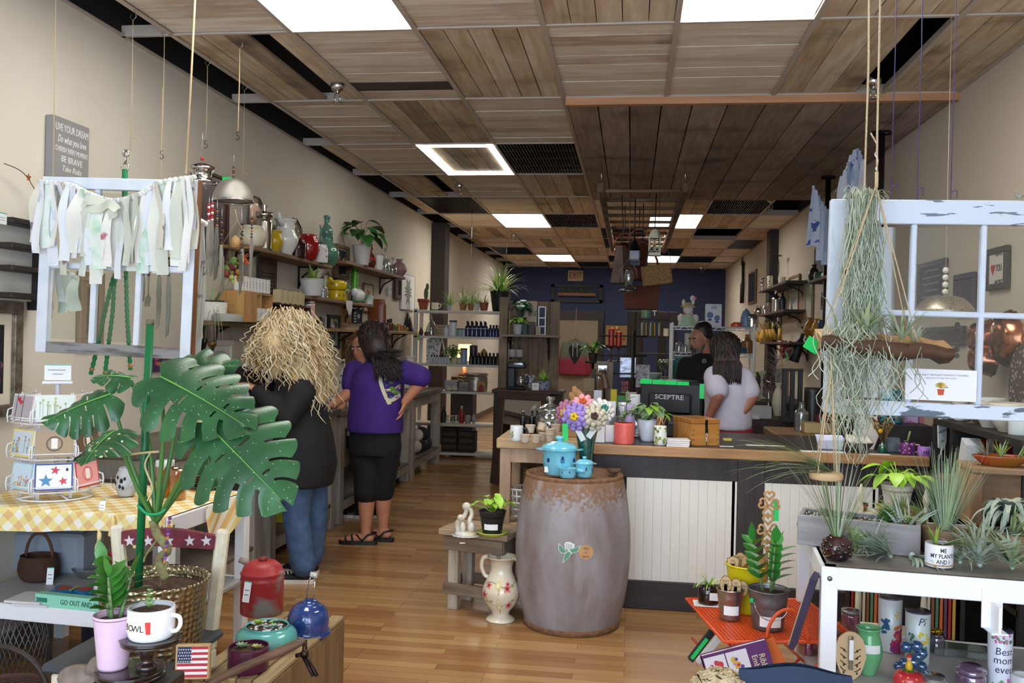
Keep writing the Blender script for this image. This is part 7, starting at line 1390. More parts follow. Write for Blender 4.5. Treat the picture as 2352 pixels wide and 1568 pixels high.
a,b_=ony(1471,876,5.78),ony(1612,890,5.66);mw_=(b_-a).length;mz=a.z;mo_=Th('monitor','black computer monitor seen from behind lettered SCEPTRE with green notes along its edges','monitor',((a.x+b_.x)/2,(a.y+b_.y)/2,KZ),atan2(b_.y-a.y,b_.x-a.x));mh=.215;zt=mz-KZ
MT('141416',.45).cb((0,.01,zt-mh/2),(mw_,.03,mh),.01).cb((0,-.012,zt-mh*.6),(mw_*.7,.03,mh*.6),.012).ob('casing',mo_);MB(BK_).cb((.02,0,(zt-mh)/2+.02),(.06,.03,zt-mh+.06),.006).ob('stand',mo_);MB(BK_).cb((.02,0,.008),(.22,.16,.016),.006).ob('base',mo_)
Tx('SCEPTRE',.042,mt('a8abb0',.4),mo_,FX(0,-.0285,zt-mh*.42),sx=1.15,bold=.01)
for i in range(4):MB(GT_).box(-mw_/2+.002+i*mw_*.2,-mw_/2+(i+1)*mw_*.2-.001,-.007,-.0055,zt-.012,zt+.02-.003*i).ob('green_note',mo_)
MB(GT_).box(mw_/2-.012,mw_/2+.016,-.007,-.0055,zt-.09,zt+.002).ob('green_note',mo_)
t=Th('receipt_printer','dark receipt printer below the monitor','printer',(.28,5.62,KZ));MT('1e1e20',.5).cb((0,0,.06),(.12,.14,.12),.012).ob('case',t);MT('3a3a3e',.4).cb((0,-.072,.09),(.09,.01,.02),.003).ob('paper_slot',t)
q=Th('cable','black cable curling on the counter behind the plants','cable',(-.05,5.45,KZ));MB(BK_).tu(CP([(0,0,.004),(.05,.03,.004),(.12,0,.004),(.2,.04,.02)]),.004,6).ob('cord',q)
for i,(x0,x1,y,w,l)in enumerate(((1716,1800,1024,.02,'narrow white paper strip lying on the counter'),(1842,1938,1038,.03,'white paper strip lying under the tray'),(2000,2045,1045,.02,'small white card lying by the dried flowers'),(1655,1686,1027,.015,'white slip of paper by the wooden box'))):a,b_=onC(x0,y),onC(x1,y);t=Th('paper_strip',l,'paper',((a.x+b_.x)/2,a.y+.05,KZ+.0005),.02);MB(TAGW).box(-(b_.x-a.x)/2,(b_.x-a.x)/2,-w,w,0,.0015).ob('paper',t)
p=onC(1672,1013);t=Th('sticky_notes','yellow sticky note pad by the wooden box','notes',(p.x,p.y+.05,KZ));MT('d8c85a',.6).box(-.025,.025,-.02,.02,0,.012).ob('pad',t)
p=onC(1908,1030);t=Th('paper_tray','white open tray of slips on the counter','tray',(p.x,p.y+.03,KZ),-.1);TW=mt('dcdcf0',.4);q=MB(TW).box(-.065,.065,-.05,.05,0,.006);q.add([(-.06,-.05,0),(.06,-.05,0),(.075,-.06,.055),(-.075,-.06,.045),(-.06,.05,0),(.06,.05,0),(.075,.06,.07),(-.075,.06,.07)],[(0,1,2,3),(5,4,7,6),(1,5,6,2),(4,0,3,7)]);q.ob('tray_body',t);MT('f0f0f4',.7).box(-.05,.05,-.04,.04,.006,.03).ob('slips',t)
p=onC(1976,1038);bk=Pt('twig_basket','shallow twig basket of cotton rolls on the counter','basket',(p.x,p.y+.05,KZ),.078,.05,wk('8d7a66','4a3e34',70),'dish',soil=False,pa_='basket_body');pc_=bk.location
for i in range(7):t=Th('cotton_roll','rolled cream linen bundle in the twig basket','roll',V((pc_.x-.05+.017*i,pc_.y-.01+.01*(i%2),KZ+.045)),.3,'linen rolls in the twig basket');MT('dcd4c6',.9).tu([(0,-.03,0),(0,.03,.035)],.013,9).ob('roll',t)
t=Th('torn_card','big torn white card standing behind the twig basket','card',(pc_.x+.03,pc_.y+.11,KZ));MT('dbd5ce',.8).T(FX(0,0,0,0,-.1)).pm([(-.06,0),(.08,0),(.11,.08),(.1,.19),(.085,.185),(.07,.2),(.05,.19),(.03,.195),(-.01,.18),(-.03,.1)],0,.004).ob('card',t)
p=onC(2030,1040);t=Th('dried_bouquet','dried flower bunch in a little green bottle on the counter','flowers',(p.x,p.y+.03,KZ));MG('3fae86',.3,.3).la(sx_(PC['bottle'],.02,.06),16).ob('bottle',t);q=MB()
for i in range(40):d_=V((U(-.5,.5),U(-.4,.4),1));l=U(.08,.16);q.m(R.choice(('8a6a3a','6a5030','a88a4a','5a4a34')),.8).tu([(0,0,.05),d_*l+V((0,0,.04))],.002,4).ba(d_*l+V((0,0,.04)),U(.005,.01),n=6)
q.m('d8a21e',.7).ba((-.02,-.03,.12),.014,n=8);q.ob('dried_stems',t)
def PO_(name,lab,cat,p,sz,m,rz=0,pn='body'):t=Th(name,lab,cat,p,rz);MB(m).cb((0,0,sz[2]/2),sz,.003).ob(pn,t);return t
p=onC(2057,1040);PO_('metal_tin','mottled grey metal tin on the counter beside the teacup','tin',(p.x,p.y+.06,KZ),(.07,.05,.08),mt('7f8c94',.5,.4,ns=(30,'5d6a72')))
VIO=mt('6a2a70',.4,sq=(60,.3,'d9b9cc'));p=onC(2088,1046);t=Pt('teacup','purple patterned teacup planted with a stem on the counter','cup',(p.x,p.y+.04,KZ),.04,.065,VIO,'mug',fol=lambda q,z,r:(q.tu([(0,0,z),(.015,0,z+.07)],.005,6),Ro(q,(-.005,0,z+.01),.02,9)),folm=GS);Hl(t,.039,.015,.055,.028,.005,mt('c9a0b8',.4))
p=onC(2128,1049);t=So('lotus_votive','violet glass votive with a lotus print on the counter corner','votive',(p.x,p.y+.04,KZ),.034,.05,mt('a678c8',.3),'cork',k=1);q=MT('4a1a5a',.6);[q.py_([(.0345*cos(-1.57+s+.1*cos(k)),.0345*sin(-1.57+s+.1*cos(k)),.022+.012*sin(k))for k in[TAU*j/8 for j in range(8)]])for s in(-.3,0,.3)];q.ob('lotus_print',t)
for i,(px,c,l,h)in enumerate(((2105,'b59ac6','lavender brochure with a flower mark standing on the counter',.2),(2122,'9a86b8','bundle of purple brochures beside the lavender one',.2),(2133,'c87a8a','pink brochure edge at the counter corner',.18))):
 p=onC(px,1025);t=Th('brochure',l,'brochure',(p.x,p.y+.12,KZ),(-.1,.5,.5)[i]);MT(c,.6).T(rot(-.08)).cb((0,0,h/2),(.085 if i==0 else.04,.012,h),.001).ob('brochure',t)
 if i==0:q=MT('c03a6a',.7).T(rot(-.08));[Bb(q,x,z,-.0068,.008,.006)for x,z in((-.015,.13),(.015,.13),(0,.135))];q.ob('flower_mark',t)
p=ony(2164,990,4.95);t=Th('dvd_sign','white scalloped sign offering discs at one dollar by the counter end','sign',p,.5);X_=FX(0,0,0);sw=.032;MB(TAGW).T(X_).pm([(-sw*.8,-.085),(sw*.2,-.1),(sw*.9,-.06),(sw,.04),(sw*1.05,.085),(sw*.3,.1),(-sw*.7,.09),(-sw,.03),(-sw*.9,-.02)],-.002,.002).ob('card',t)
for s_,z in(("DVD's",.06),('ONLY $1.00',0),('each',-.05)):Tx(s_,.017,mt('333333'),t,FX(0,-.0022,z)@rot(0,0,.25),sx=.7)
MB(WP).tu([(0,.002,-.09),(0,.01,p.z*-1+.92)],.003,6).ob('stick',t)
LD=Wd('6a5138','4a3827','y',.7,c3='8a7a68');a,b_=onz(1380,430,2.85),onz(1575,430,2.85);LW=(b_.x-a.x);ld=Th('ladder','old wooden ladder hung flat below the ceiling panels','ladder',((a.x+b_.x)/2,a.y,2.85));LL=5.3
for sg in(-1,1):MB(LD).cb((sg*LW/2,LL/2,0),(.06,LL,.09),.01).ob('rail',ld)
for i in range(10):MB(Wd('7a6044','553f2a','x',.7,c3='9a8a74')).cb((0,.2+i*.52,0),(LW-.05,.045,.03),.008).ob('rung',ld)
for sg in(-1,1):
 for y in(.1,LL-.3):MB(CH).tu([(sg*LW/2,y,.04),(sg*LW/2,y+.03,ZC-2.85)],.003,5).ob('hanging_wire',ld)
def Hg(name,lab,cat,px,py,Y,zl=2.82):p=ony(px,py,Y);t=Th(name,lab,cat,p);t['h']=0;return t,zl-p.z,mpp(p)
CR2=mt('c8c4b0',.5);t,hz,k=Hg('lantern','cream filigree metal lantern hanging from the ladder','lantern',1503,588,8.0)
w_,h_=28*k,63*k;q=MB(CR2);q.cb((0,0,h_*.06),(w_,w_,h_*.12),.004).cb((0,0,h_*.66),(w_*1.1,w_*1.1,h_*.05),.004);[q.cb((sx*w_*.44,sy*w_*.44,h_*.38),(w_*.1,w_*.1,h_*.56),.003)for sx in(-1,1)for sy in(-1,1)];q.la(SP([(w_*.48,h_*.68),(w_*.44,h_*.8),(w_*.25,h_*.95),(0,h_)],3),16);q.ob('frame',t)
for rz in range(4):
 q=MB(CR2).T(rot(0,0,rz*PI/2));[q.tu([(w_*.17*cos(TAU*j/12)+ox*w_*.2,-w_*.42,h_*.38+oz*h_*.13+w_*.17*sin(TAU*j/12))for j in range(12)],.004,5,closed=True)for ox in(-1,1)for oz in(-1,0,1)];q.ob('filigree_panel',t)
MB(BK_).tu([(0,0,h_),(0,0,h_+.06),(.005,0,hz)],.006,6).ob('hook',t)
t,hz,k=Hg('lantern','black lantern with blue glass panes among the hung baskets','lantern',1456,612,8.3);w_,h_=30*k,62*k;q=MT('14161c',.4,.5);q.cb((0,0,.02),(w_,w_,.04),.005);[q.cb((sx*w_*.42,sy*w_*.42,h_*.32),(w_*.12,w_*.12,h_*.55),.003)for sx in(-1,1)for sy in(-1,1)];q.la([(w_*.62,h_*.58),(w_*.5,h_*.64),(w_*.12,h_*.95),(0,h_)],8);q.ob('frame',t);MG('2f5a9c',.3,.45).box(-w_*.38,w_*.38,-w_*.38,w_*.38,.04,h_*.58).ob('blue_pane',t);MB(BK_).tu([(0,0,h_),(0,0,hz)],.007,6).ob('hook',t)
t,hz,k=Hg('metal_cone','dark rusty sheet metal cone shade hung from the ladder','shade',1424,650,8.1);h_=85*k;MT('4d3e38',.5,.4,ns=(9,'6a564c')).la([(27*k,0),(12*k,h_),(0,h_*1.02),(10*k,h_*.97),(25*k,.01)],5,smooth=False).ob('cone',t);MB(BK_).tu([(0,0,h_),(.02,0,h_+.1),(0,0,hz)],.005,6).ob('hook',t)
WB_=wk('8a4a3c','3a1a14',45)
t,hz,k=Hg('wicker_basket','large burgundy wicker hamper basket hung lowest from the ladder','basket',1473,710,8.6);w_,h_=82*k,54*k;q=MB(WB_);o=[(-w_*.46,0),(w_*.44,0),(w_*.5,h_),(-w_*.5,h_)];q.T(rot(PI/2)).pm(o,-.16,.16);q.ob('basket_body',t);MB(WB_).tu(CP([(-w_*.45,0,h_),(-w_*.4,0,h_+.25),(0,0,h_+.42),(w_*.4,0,h_+.25),(w_*.45,0,h_)]),.012,7).ob('handle',t);MB(BK_).tu([(0,0,h_+.42),(0,0,hz)],.005,6).ob('hook',t)
t,hz,k=Hg('wicker_basket','dark red wicker basket hung behind the black lantern','basket',1466,642,8.9);w_,h_=48*k,88*k;MB(WB_).la(vess('taper',w_/2,h_,.01),20).ob('basket_body',t);MT('8a5a3a',.5).tu([(w_*.5*cos(a/12*PI),0,h_+.12*sin(a/12*PI))for a in range(13)],.008,6).ob('handle',t);MB(BK_).tu([(0,0,h_+.12),(0,0,hz)],.005,6).ob('hook',t)
t,hz,k=Hg('cork_box','speckled cork box basket hung tilted on wire','basket',1511,655,7.9);MT('8a6a3f',.85,ns=(60,'6a4c28'),bp_=(120,.5)).T(rot(0,-.14,.25)).cb((0,0,.09),(.24,.12,.17),.006).ob('box',t);MT('2a2420',.5).tu(CP([(-.11,0,.16),(-.08,0,.3),(0,0,.36),(.08,0,.3),(.11,0,.2)]),.004,6).tu([(0,0,.36),(0,0,hz)],.003,5).ob('wire_handle',t)
t,hz,k=Hg('tin_lantern','old galvanised barn lantern base hung beside the burgundy basket','lantern',1443,672,8.0);MT('5a5a58',.3,.8).la(SP([(0,0),(.075,0),(.08,.02),(.06,.045),(.04,.05),(.03,.07),(0,.07)],2),20).ob('base',t);MG('c8d0d0',.4,.1).la([(.03,.07),(.05,.13),(.03,.2)],16).ob('chimney',t);MT('5a5a58',.3,.8).tu([(-.075,0,.02),(-.07,0,.2),(0,0,.3),(.07,0,.2),(.075,0,.02)],.005,6).tu([(0,0,.3),(0,0,hz)],.003,5).ob('wire_frame',t)
t,hz,k=Hg('kettle','copper kettle glinting among the hung baskets','kettle',1434,588,8.7);MT('8a4a2a',.25,.9).la(SP([(0,0),(.08,0),(.1,.05),(.07,.11),(.03,.13),(0,.135)],3),20).ob('kettle_body',t);MT('8a4a2a',.3,.9).tu([(.1*cos(a/10*PI),0,.08+.14*sin(a/10*PI))for a in range(11)],.007,6).ob('handle',t);MB(BK_).tu([(0,0,.22),(0,0,hz)],.004,5).ob('hook',t)
BW=mt('cfd9e8',.5,ns=(16,'c3cedd'));PEEL2=mt('d3dcea',.55,ns=(11,'5f6a78',.56,.585),st_=(.6,1,2));PEELT=mt('cbd6e4',.55,ns=(16,'6d7480',.63,.65),st_=(.5,1,3))
s2=sash('hanging_window','weathered pale blue window sash with peeling paint hung above the air plants',ony(2172,710,3.3),-.03,.012,.80,.76,3,2,.056,.085,.05,.02,.5,BW,bm=PEEL2,peel=PEELT)
for px,y0,y1,l in((2050,205,462,'thin purple cord nearest the twine, holding the peeling sash'),(2110,140,470,'thin purple cord in the middle of the three on the peeling sash'),(2187,65,476,'thin purple cord farthest from the twine on the peeling sash')):
 p=ony(px-4,y1,3.3);t=Th('purple_twine_hanger',l,'cord',p);MT('4a3a6a',.8).tu([(0,0,0),(.004,0,(ZC-p.z)*.5),(0,0,ZC-p.z)],.0018,5).ob('cord',t);MT('4a3a6a',.8).tu(CP([(0,0,.05),(.02,0,.06),(.02,0,.03)]),.0015,4).ob('loose_end',t)
p=ony(2161,884,3.26);t=Th('notice_card','white notice card with a potted plant drawing taped on the peeling sash','notice',p,0);hw,hh=.117,.054;MT('eef0f8',.6).T(rot(0,.012,0)).box(-hw,hw,0,.001,-hh,hh).ob('card',t)
Tx('PLEASE ENJOY THE PLANTS WITHOUT TOUCHING',.0085,mt('33363c'),t,FX(0,-.0004,.034),sx=.92,ext=.0002);Tx('please ask us for help with any plant',.007,mt('55585c'),t,FX(0,-.0004,.024),ext=.0002)
q=MT('c8502c',.6).T(FX(0,-.0006,-.022)).pm([(-.009,-.013),(.009,-.013),(.012,.008),(-.012,.008)],0,.0003);q.m('c8a83a',.6);
for i in range(9):a=.3+.3*i;q.T(FX(0,-.0006,-.012)).pm([(0,0),(.02*cos(a)+.004,.02*sin(a)),(.027*cos(a),.027*sin(a)-.004),(.02*cos(a)-.004,.018*sin(a))],.0004,.0006)
q.T();q.ob('plant_drawing',t)
MOSSM=[mt(c,.8)for c in('c3cbb5','aab69f','d2d8c3','98a58f')]
def moss(q,p0,n,spread,L0,L1,amp=.009,seed=1):
 rr=random.Random(seed);g=rr.gauss
 for i in range(n):
  q.M(rr.choice(MOSSM));p=V(p0)+V((g(0,spread),g(0,spread*.6),rr.uniform(-.02,.02)));L_=rr.uniform(L0,L1);a,b_,f,dx=rr.uniform(0,6),rr.uniform(0,6),rr.uniform(5,11)*L_/.3+2,g(0,.05)
  q.tu([p+V((dx*L_*t+amp*(.4+t)*sin(a+f*t),amp*(.4+t)*sin(b_+f*.8*t),-L_*t))for t in[k/11 for k in range(12)]],.0016,3,cap=False)
mp_=ony(1984,445,3.17);t=Th('spanish_moss','tall hanging column of pale spanish moss in front of the peeling sash','air plant',mp_);q=MB();moss(q,(0,0,0),280,.021,.25,.5,.009,2);moss(q,(0,0,-.1),240,.026,.12,.38,.011,12)
for i in range(70):q.M(R.choice(MOSSM)).bl((R.gauss(0,.024),R.gauss(0,.02),-.01),(U(-1,1),U(-1,.4),U(.2,1)),U(.05,.1),.003,2.4,8)
q.ob('strands',t);zt=ZC-mp_.z;TW2=mt('ccb894',.9,bp_=(200,.6));MB(TW2).tu([(0,0,-.1),(.006,0,zt*.4),(-.004,0,zt)],.0035,6).ob('hanging_twine',t)
dc=ony(2012,425,3.12);t=Th('driftwood_hanger','split driftwood slab with air plants hung on looped twine','hanging planter',dc);D=lambda px,py,dy=0:ony(px,py,3.12+dy)-dc
q=MB(TW2).tu([D(2014,395),D(2015,300),(0,0,ZC-dc.z)],.0035,6).tu([D(2013,430),D(2014,395)],.006,6).tu(CP([D(2014,330),D(2006,316),D(2000,305)]),.003,5)
for a_ in(D(1888,765,.04),D(1898,768,-.05),D(2090,790,.05),D(2108,788,-.05)):q.tu([D(2012,425),a_],.0022,5)
q.ob('hanging_twine',t);MB(CH).tu(CP([D(2014,345),D(2010,355),D(2016,368),D(2012,392)]),.003,6).ob('hook',t)
A,B_=D(1878,772),D(2180,796);n=14;q=MB(Wd('c2996a','9a7044','x',.7));vs=[];rr=random.Random(6);BARK=Wd('5d402c','3a271b','x',.8)
prof=[(-.072,-.008),(.06,.028),(.075,0),(.05,-.035),(-0,-.05),(-.055,-.035),(-.08,-0)]
for i in range(n+1):c=A.lerp(B_,i/n)+V((0,0,.006*sin(i*1.3)));s=.75+.25*sin(PI*(.15+.75*i/n))+rr.uniform(-.06,.06);vs.append([c+V((0,y*s,z*s*(1.15 if z<0 else 1)+rr.uniform(-.004,.004)))for y,z in prof])
Fl=[v for r_ in vs for v in r_];m_=len(prof);q.add(Fl,[(i*m_,(i+1)*m_,(i+1)*m_+1,i*m_+1)for i in range(n)]);q.M(BARK).add(Fl,[(i*m_+k,(i+1)*m_+k,(i+1)*m_+(k+1)%m_,i*m_+(k+1)%m_)for i in range(n)for k in range(1,m_)],True);q.M(Wd('c2996a','9a7044','z',.7)).add(Fl,[tuple(range(m_)),tuple(n*m_+k for k in range(m_))[::-1]]);q.ob('driftwood',t)
q=MB();moss(q,D(1950,750,-.03),120,.035,.04,.12,.02,3);moss(q,D(1935,768,-.03),80,.03,.12,.33,.016,4);moss(q,D(2030,785,-.03),50,.05,.06,.26,.018,5);moss(q,D(1975,780),36,.018,.25,.42,.014,7);q.ob('draped_moss',t)
for i,(px,py,L_,n_,W_)in enumerate(((1985,765,.13,14,.022),(2070,780,.15,26,.009),(2100,788,.09,16,.006),(2010,770,.09,12,.014))):q=MB();AP(q,D(px,py,-.02),L_,n_,W_,(GAIR2,GAIR,mt('9aa87c',.6)),(0,-.2,1),1.1,.8);t2=Th('air_plant',('broad leaved air plant in the middle of the driftwood','spiky air plant with many thin leaves on the driftwood','tiny fine leaved air plant near the driftwood tip','small air plant tucked in the driftwood moss')[i],'air plant',dc);q.ob('leaves',t2)
q=MB(GAIR2).bl(D(1925,760),(-.3,-.1,1.2),.2,.012,1.9);t2=Th('air_plant','single long arching air plant leaf at the driftwood end by the green tag','air plant',dc);q.tu([D(1928,765),D(1925,758)],.007,7).ob('leaves',t2)
p=ony(1866,792,3.12);t=Th('green_tag','bright green tag hanging from the driftwood end','tag',p);MB(GT_).T(rot(.1,.5,.3)).box(-.027,.027,-.0008,0,-.022,.022).ob('tag',t)
sw=ony(1897,1100,3.0);t=Th('swing_planter','round wood slice swing on twine carrying a long grassy air plant','hanging planter',sw);S=lambda px,py,dy=0:ony(px,py,3.0+dy)-sw
MB(Wd('cbb084','b3946a','x',.7)).la([(0,0),(.05,0),(.053,.004),(.053,.018),(.05,.022),(0,.022)],24).ob('wood_slice',t);q=MB(TW2)
for sx,sy in((-.03,-.02),(-.03,.03),(.03,-.02),(.032,.03)):q.tu([(sx,sy,.02),S(1910,850,.03)],.0022,5)
q.tu([S(1910,850,.03),D(1905,775,.03)+dc-sw],.0025,5);q.ob('hanging_twine',t)
q=MB()
for i in range(46):q.M(R.choice((GAIR2,GAIR,mt('8f9f5a',.6)))).bl((.02,0,.024),(-1,U(-.5,.3),U(-.02,.75)),U(.17,.36),.005,U(.2,.8),8)
q.ob('grassy_plant',t)
RZ_=TZ_+.002
def onR(px,py,z=RZ_):return onz(px,py,z)
a,b_=onR(1838,1252),onR(2108,1282);pl=Th('planter_box','long grey wooden planter box of succulents and glass pebbles on the white table','planter',(a+b_)/2+V((.025,.09,0)),atan2(b_.y-a.y,b_.x-a.x));L_=(b_-a).length+.02;GW=Wd('a3a0a0','7d7a7a','x',.75,c3='8d857c');hB=.105
q=MB(GW).cb((0,-.075,hB/2),(L_,.014,hB),.003).cb((0,.075,hB/2),(L_,.014,hB),.003).cb((-L_/2+.008,0,hB/2),(.016,.14,hB),.003).cb((L_/2-.008,0,hB/2),(.016,.14,hB),.003).box(-L_/2,L_/2,-.07,.07,0,.01);q.ob('box',pl);MB(SO_).box(-L_/2+.016,L_/2-.016,-.068,.068,.01,hB*.86).ob('soil',pl)
q=MB();
for i in range(150):q.M((gl('6fae9a',.5,.4),gl('c8dcd4',.6,.3),mt('3f6a5a',.1))[i%3]).ba((U(-.48,.48)*L_,U(-.06,.06),hB*.88),U(.005,.009),(1,1,.7),7)
q.ob('pebbles',pl)
for i,(u,m_,r_)in enumerate(((-.28,'5d7a4a',.04),(.22,'4f7a34',.05),(-.05,'6a8a6a',.03),(.42,'7d9a5a',.035))):q=MT(m_,.45);[Ro(q,(u*L_,0,hB*.88+.012*k),r_*(1-.12*k),10,(mt(m_,.45),))for k in range(4 if i==1 else 2)];q.ob('succulent',pl)
KV=mt('3a1214',.1,ns=(12,'120608'),coat=.6);p=onR(1922,1285);t=Th('ball_vase','dark red knobbly glass vase with a tall spray of thin grassy leaves','vase',p);q=MB(KV);q.la(SP([(0,0),(.03,0),(.042,.02),(.045,.045),(.032,.075),(.024,.08),(.02,.07),(0,.03)],3),24)
for i in range(26):a=i*2.4;z=.015+.05*(i/26);r_=.043*cos((z-.04)*16);q.ba((r_*cos(a),r_*sin(a),z),.009,n=7)
q.ob('vase_body',t);q=MB()
for i in range(70):a=U(0,TAU);s=U(.02,.75)*(1 if R.random()<.7 else 1.5);q.M(R.choice((GAIR,GAIR2,mt('7a6a5a',.7)))).bl((.012*cos(a),.012*sin(a),.07),(s*cos(a),s*sin(a)*.6,1),U(.16,.38),.0036,.35*s+.05,7)
q.ob('foliage',t)
def apl(label,px,py,L_,n_,W_,d=(0,0,1),mats=(GAIR,GAIR2),spread=.9,grav=.6,curl=0,bulb=.016,dz=.012):p=onR(px,py-14)+V((0,0,dz));t=Th('air_plant',label,'air plant',p);q=MB(mats[0]).ba((0,0,0),bulb*.45,(1,1,1.3),10);AP(q,(0,0,0),L_*1.2,int(n_*2.1),W_*1.35,mats,d,spread,grav,curl);q.ob('leaves',t);return t
SIL=(mt('a3ada0',.6),GAIR,mt('94a08e',.6))
for a in(('small green air plant beside the dark knobbly vase',1965,1282,.075,14,.01,(.1,0,1),(mt('8fa85a',.5),),.7,.7),('silver air plant with curled leaves in front of the grey planter box',2005,1288,.1,26,.007,(-.4,-.2,.8),SIL,1.1,.5,3),('spreading silver air plant lying before the planter box',2045,1298,.11,22,.009,(-.7,-.1,.5),SIL,.9,.4,2),('bulbous grey air plant tipped over beside the white worded pot',2095,1300,.12,10,.013,(.35,-.8,-.05),SIL,.45,1.2,1,.026),('upright bulbous air plant with long twisted leaves by the log planter',2078,1278,.17,12,.012,(-.05,.1,1),SIL,.45,.3,2,.02),('olive air plant against the end of the grey planter box',2070,1225,.12,24,.008,(-.5,0,.8),(GAIR2,mt('8a9a5a',.6)),.8,.6),('wiry air plant curling beside the worded pot',2205,1312,.1,12,.008,(0,-.3,.8),SIL,1.1,1.1,3),('big silver air plant with arching leaves at the table edge',2250,1318,.15,18,.012,(.1,-.2,.8),SIL,1.2,.9,2,.02),('dark silver air plant with spider like leaves behind the big silver one',2270,1275,.13,22,.009,(-.1,0,1),(mt('7d8a84',.6),GAIR),1.2,.5,4),('green grey air plant nearest the picture edge on the table',2325,1325,.14,20,.011,(0,-.1,.8),(GAIR2,GAIR),1.2,.8,2),('mossy air plant behind the big silver one',2225,1290,.09,24,.007,(-.2,0,1),(mt('6d7a4a',.6),GAIR2),.9,.6),('olive air plant lying against the log under the curly giant',2320,1275,.13,18,.01,(.4,-.2,.6),(mt('8a8f4a',.6),GAIR2),.9,.5),('tufted green air plant by the little spindle shelf',2128,1240,.13,22,.007,(-.7,-.1,.7),(mt('93a85a',.6),GAIR2),.7,.6)):apl(*a)
p=onR(2156,1300);t=Pt('worded_pot','white pot lettered ME MY PLANTS AND I on a wooden saucer','potted plant',p,.042,.068,mt('eaebf0',.3),'cyl',fol=lambda q,z,r:(AP(q,(-.01,0,z),.07,10,.012,(mt('8fa84a',.5),),(-.2,0,1),.6,.6),AP(q,(.005,0,z),.16,12,.008,(mt('93a86a',.5),GAIR2),(1,-.2,.35),.25,.9)),folm=GS,sc_2=(Wd('c29a66','a37c4a'),.045,.012))
for s_,z in(('ME',.054),('MY PLANTS',.036),('AND I',.018)):Tx(s_,.0185,mt('121212'),t,tr(0,0,z+.004)@FRONT,cy_=.0424,bold=.02,sx=.82)
LOGM=Wd('8a7058','5d4836','z',.8,c3='a3927c')
def log(label,px,py,R_,H_,**k):p=onR(px,py);t=Th('log_planter',label,'planter',p);MB(LOGM).la([(0,0),(R_,0),(R_*1.02,H_*.5),(R_,H_),(R_*.9,H_+.002),(R_*.85,H_*.94),(0,H_*.94)],22,fu_=(7,.025)).ob('log',t);return t
t=log('cut log planter with a tall tuft of fine grey green grass',2168,1266,.075,.08);q=MB()
for i in range(130):a=U(0,TAU);s=U(.02,.62);q.M(R.choice((GAIR,GAIR2,mt('9aab8c',.6)))).bl((.02*cos(a),.02*sin(a),.075),(s*cos(a),s*sin(a)*.7,1),U(.16,.3),.0042,.2*s,6)
q.ob('foliage',t)
t=log('cut log with a sticker under the curly silver giant air plant',2318,1262,.075,.06)
XG=[mt(c,.55)for c in('9aa898','8d9c90','a5b0a0')];p=onR(2318,1250)+V((0,0,.075));t=Th('air_plant','giant silver air plant of broad curling ribbons sitting on a log','air plant',p);q=MB()
for i in range(56):a=i*2.4;u=i/56;q.M(XG[i%3]).bl((0,0,.01+.04*u),(cos(a),sin(a),.5+.9*u),U(.15,.22)*(1-.3*u),.032,3.3,12,U(-.4,.4),.2)
q.ob('leaves',t)
a=onR(2232,1215);CRt=Th('open_crate','open weathered wooden crate on its side at the table back, holding the curly giant','crate',(a.x+.02,a.y+.06,RZ_),TR_RZ);CRM=Wd('a3805c','7a5c40','x',.75,c3='8d7a66');hC=.235
q=MB(CRM).cb((.2,.1,hC-.012),(.42,.24,.022),.003).cb((.2,.21,hC/2),(.4,.016,hC-.04),.003);q.M(Wd('a3805c','7a5c40','z',.75,c3='8d7a66')).cb((0,.1,hC/2-.01),(.022,.22,hC-.03),.003).cb((.012,-.005,hC/2-.01),(.045,.02,hC-.03),.003);q.ob('crate_body',CRt)
p=CRt.location+V((.13,.07,hC));t=Th('orange_dish','glazed rust orange oval dish of small air plants on the crate','dish',p);t.rotation_euler=(0,0,TR_RZ);MT('a3381c',.15,ns=(9,'8a5a1e'),coat=.5).la(vess('dish',.085,.04,.005,.2),32,sx=1.25,sy=.7).ob('dish_body',t)
for i,(x,m,d,l)in enumerate(((-.05,'8a5a5a',(-.5,0,.8),'reddish air plant in the orange dish'),(0,'9fc24a',(0,0,1),'bright lime air plant in the middle of the orange dish'),(.06,'8fae5a',(.7,0,.6),'green air plant leaning out of the orange dish'))):t2=Th('air_plant',l,'air plant',p+V((x,-x*.15,.03)));q=MB();AP(q,(0,0,0),.08,26,.005,(mt(m,.5),GAIR2),d,.8,.4);q.ob('leaves',t2)
a=onR(2012,1200);sp=Th('spindle_shelf','little cream corner shelf on turned spindles behind the planter box','shelf',(a.x,a.y+.24,0),-.12);IVR=mt('dcd4bc',.5);q=MB(IVR)
sz_=[.3,.8]
for z in sz_:MB(IVR).pm([(-.01,-.02),(.1,-.06),(.25,-.05),(.27,.12),(0,.12)],z-.016,z).ob('shelf_board',sp)
for x,y in((0,-0),(.25,-.03),(.13,.1)):MB(IVR).la(SP([(.008,0),(.009,.3),(.013,.42),(.008,.5),(.013,.56),(.007,.64),(.013,.75),(.01,.8),(.013,.82),(.008,.84),(.014,.865),(.011,.89),(.003,.92)],3),14,(x,y,0)).ob('spindle',sp)
pS=lambda x,y:sp.location+V((x,y,sz_[1]))
Pt('potted_vine','neon green pothos in a white pot on a lime saucer on the spindle shelf','potted plant',pS(.16,.05),.066,.11,mt('dcd8d0',.45),'nursery',fol=fH(20,.12,.12,.06,(G3,mt('a9d83a',.4))),folm=G3,sc_2=(mt('c9d04a',.4),.085,.02),tag_=(.3,.3,.84))
TER=mt('8d4a2c',.7);pt0=None
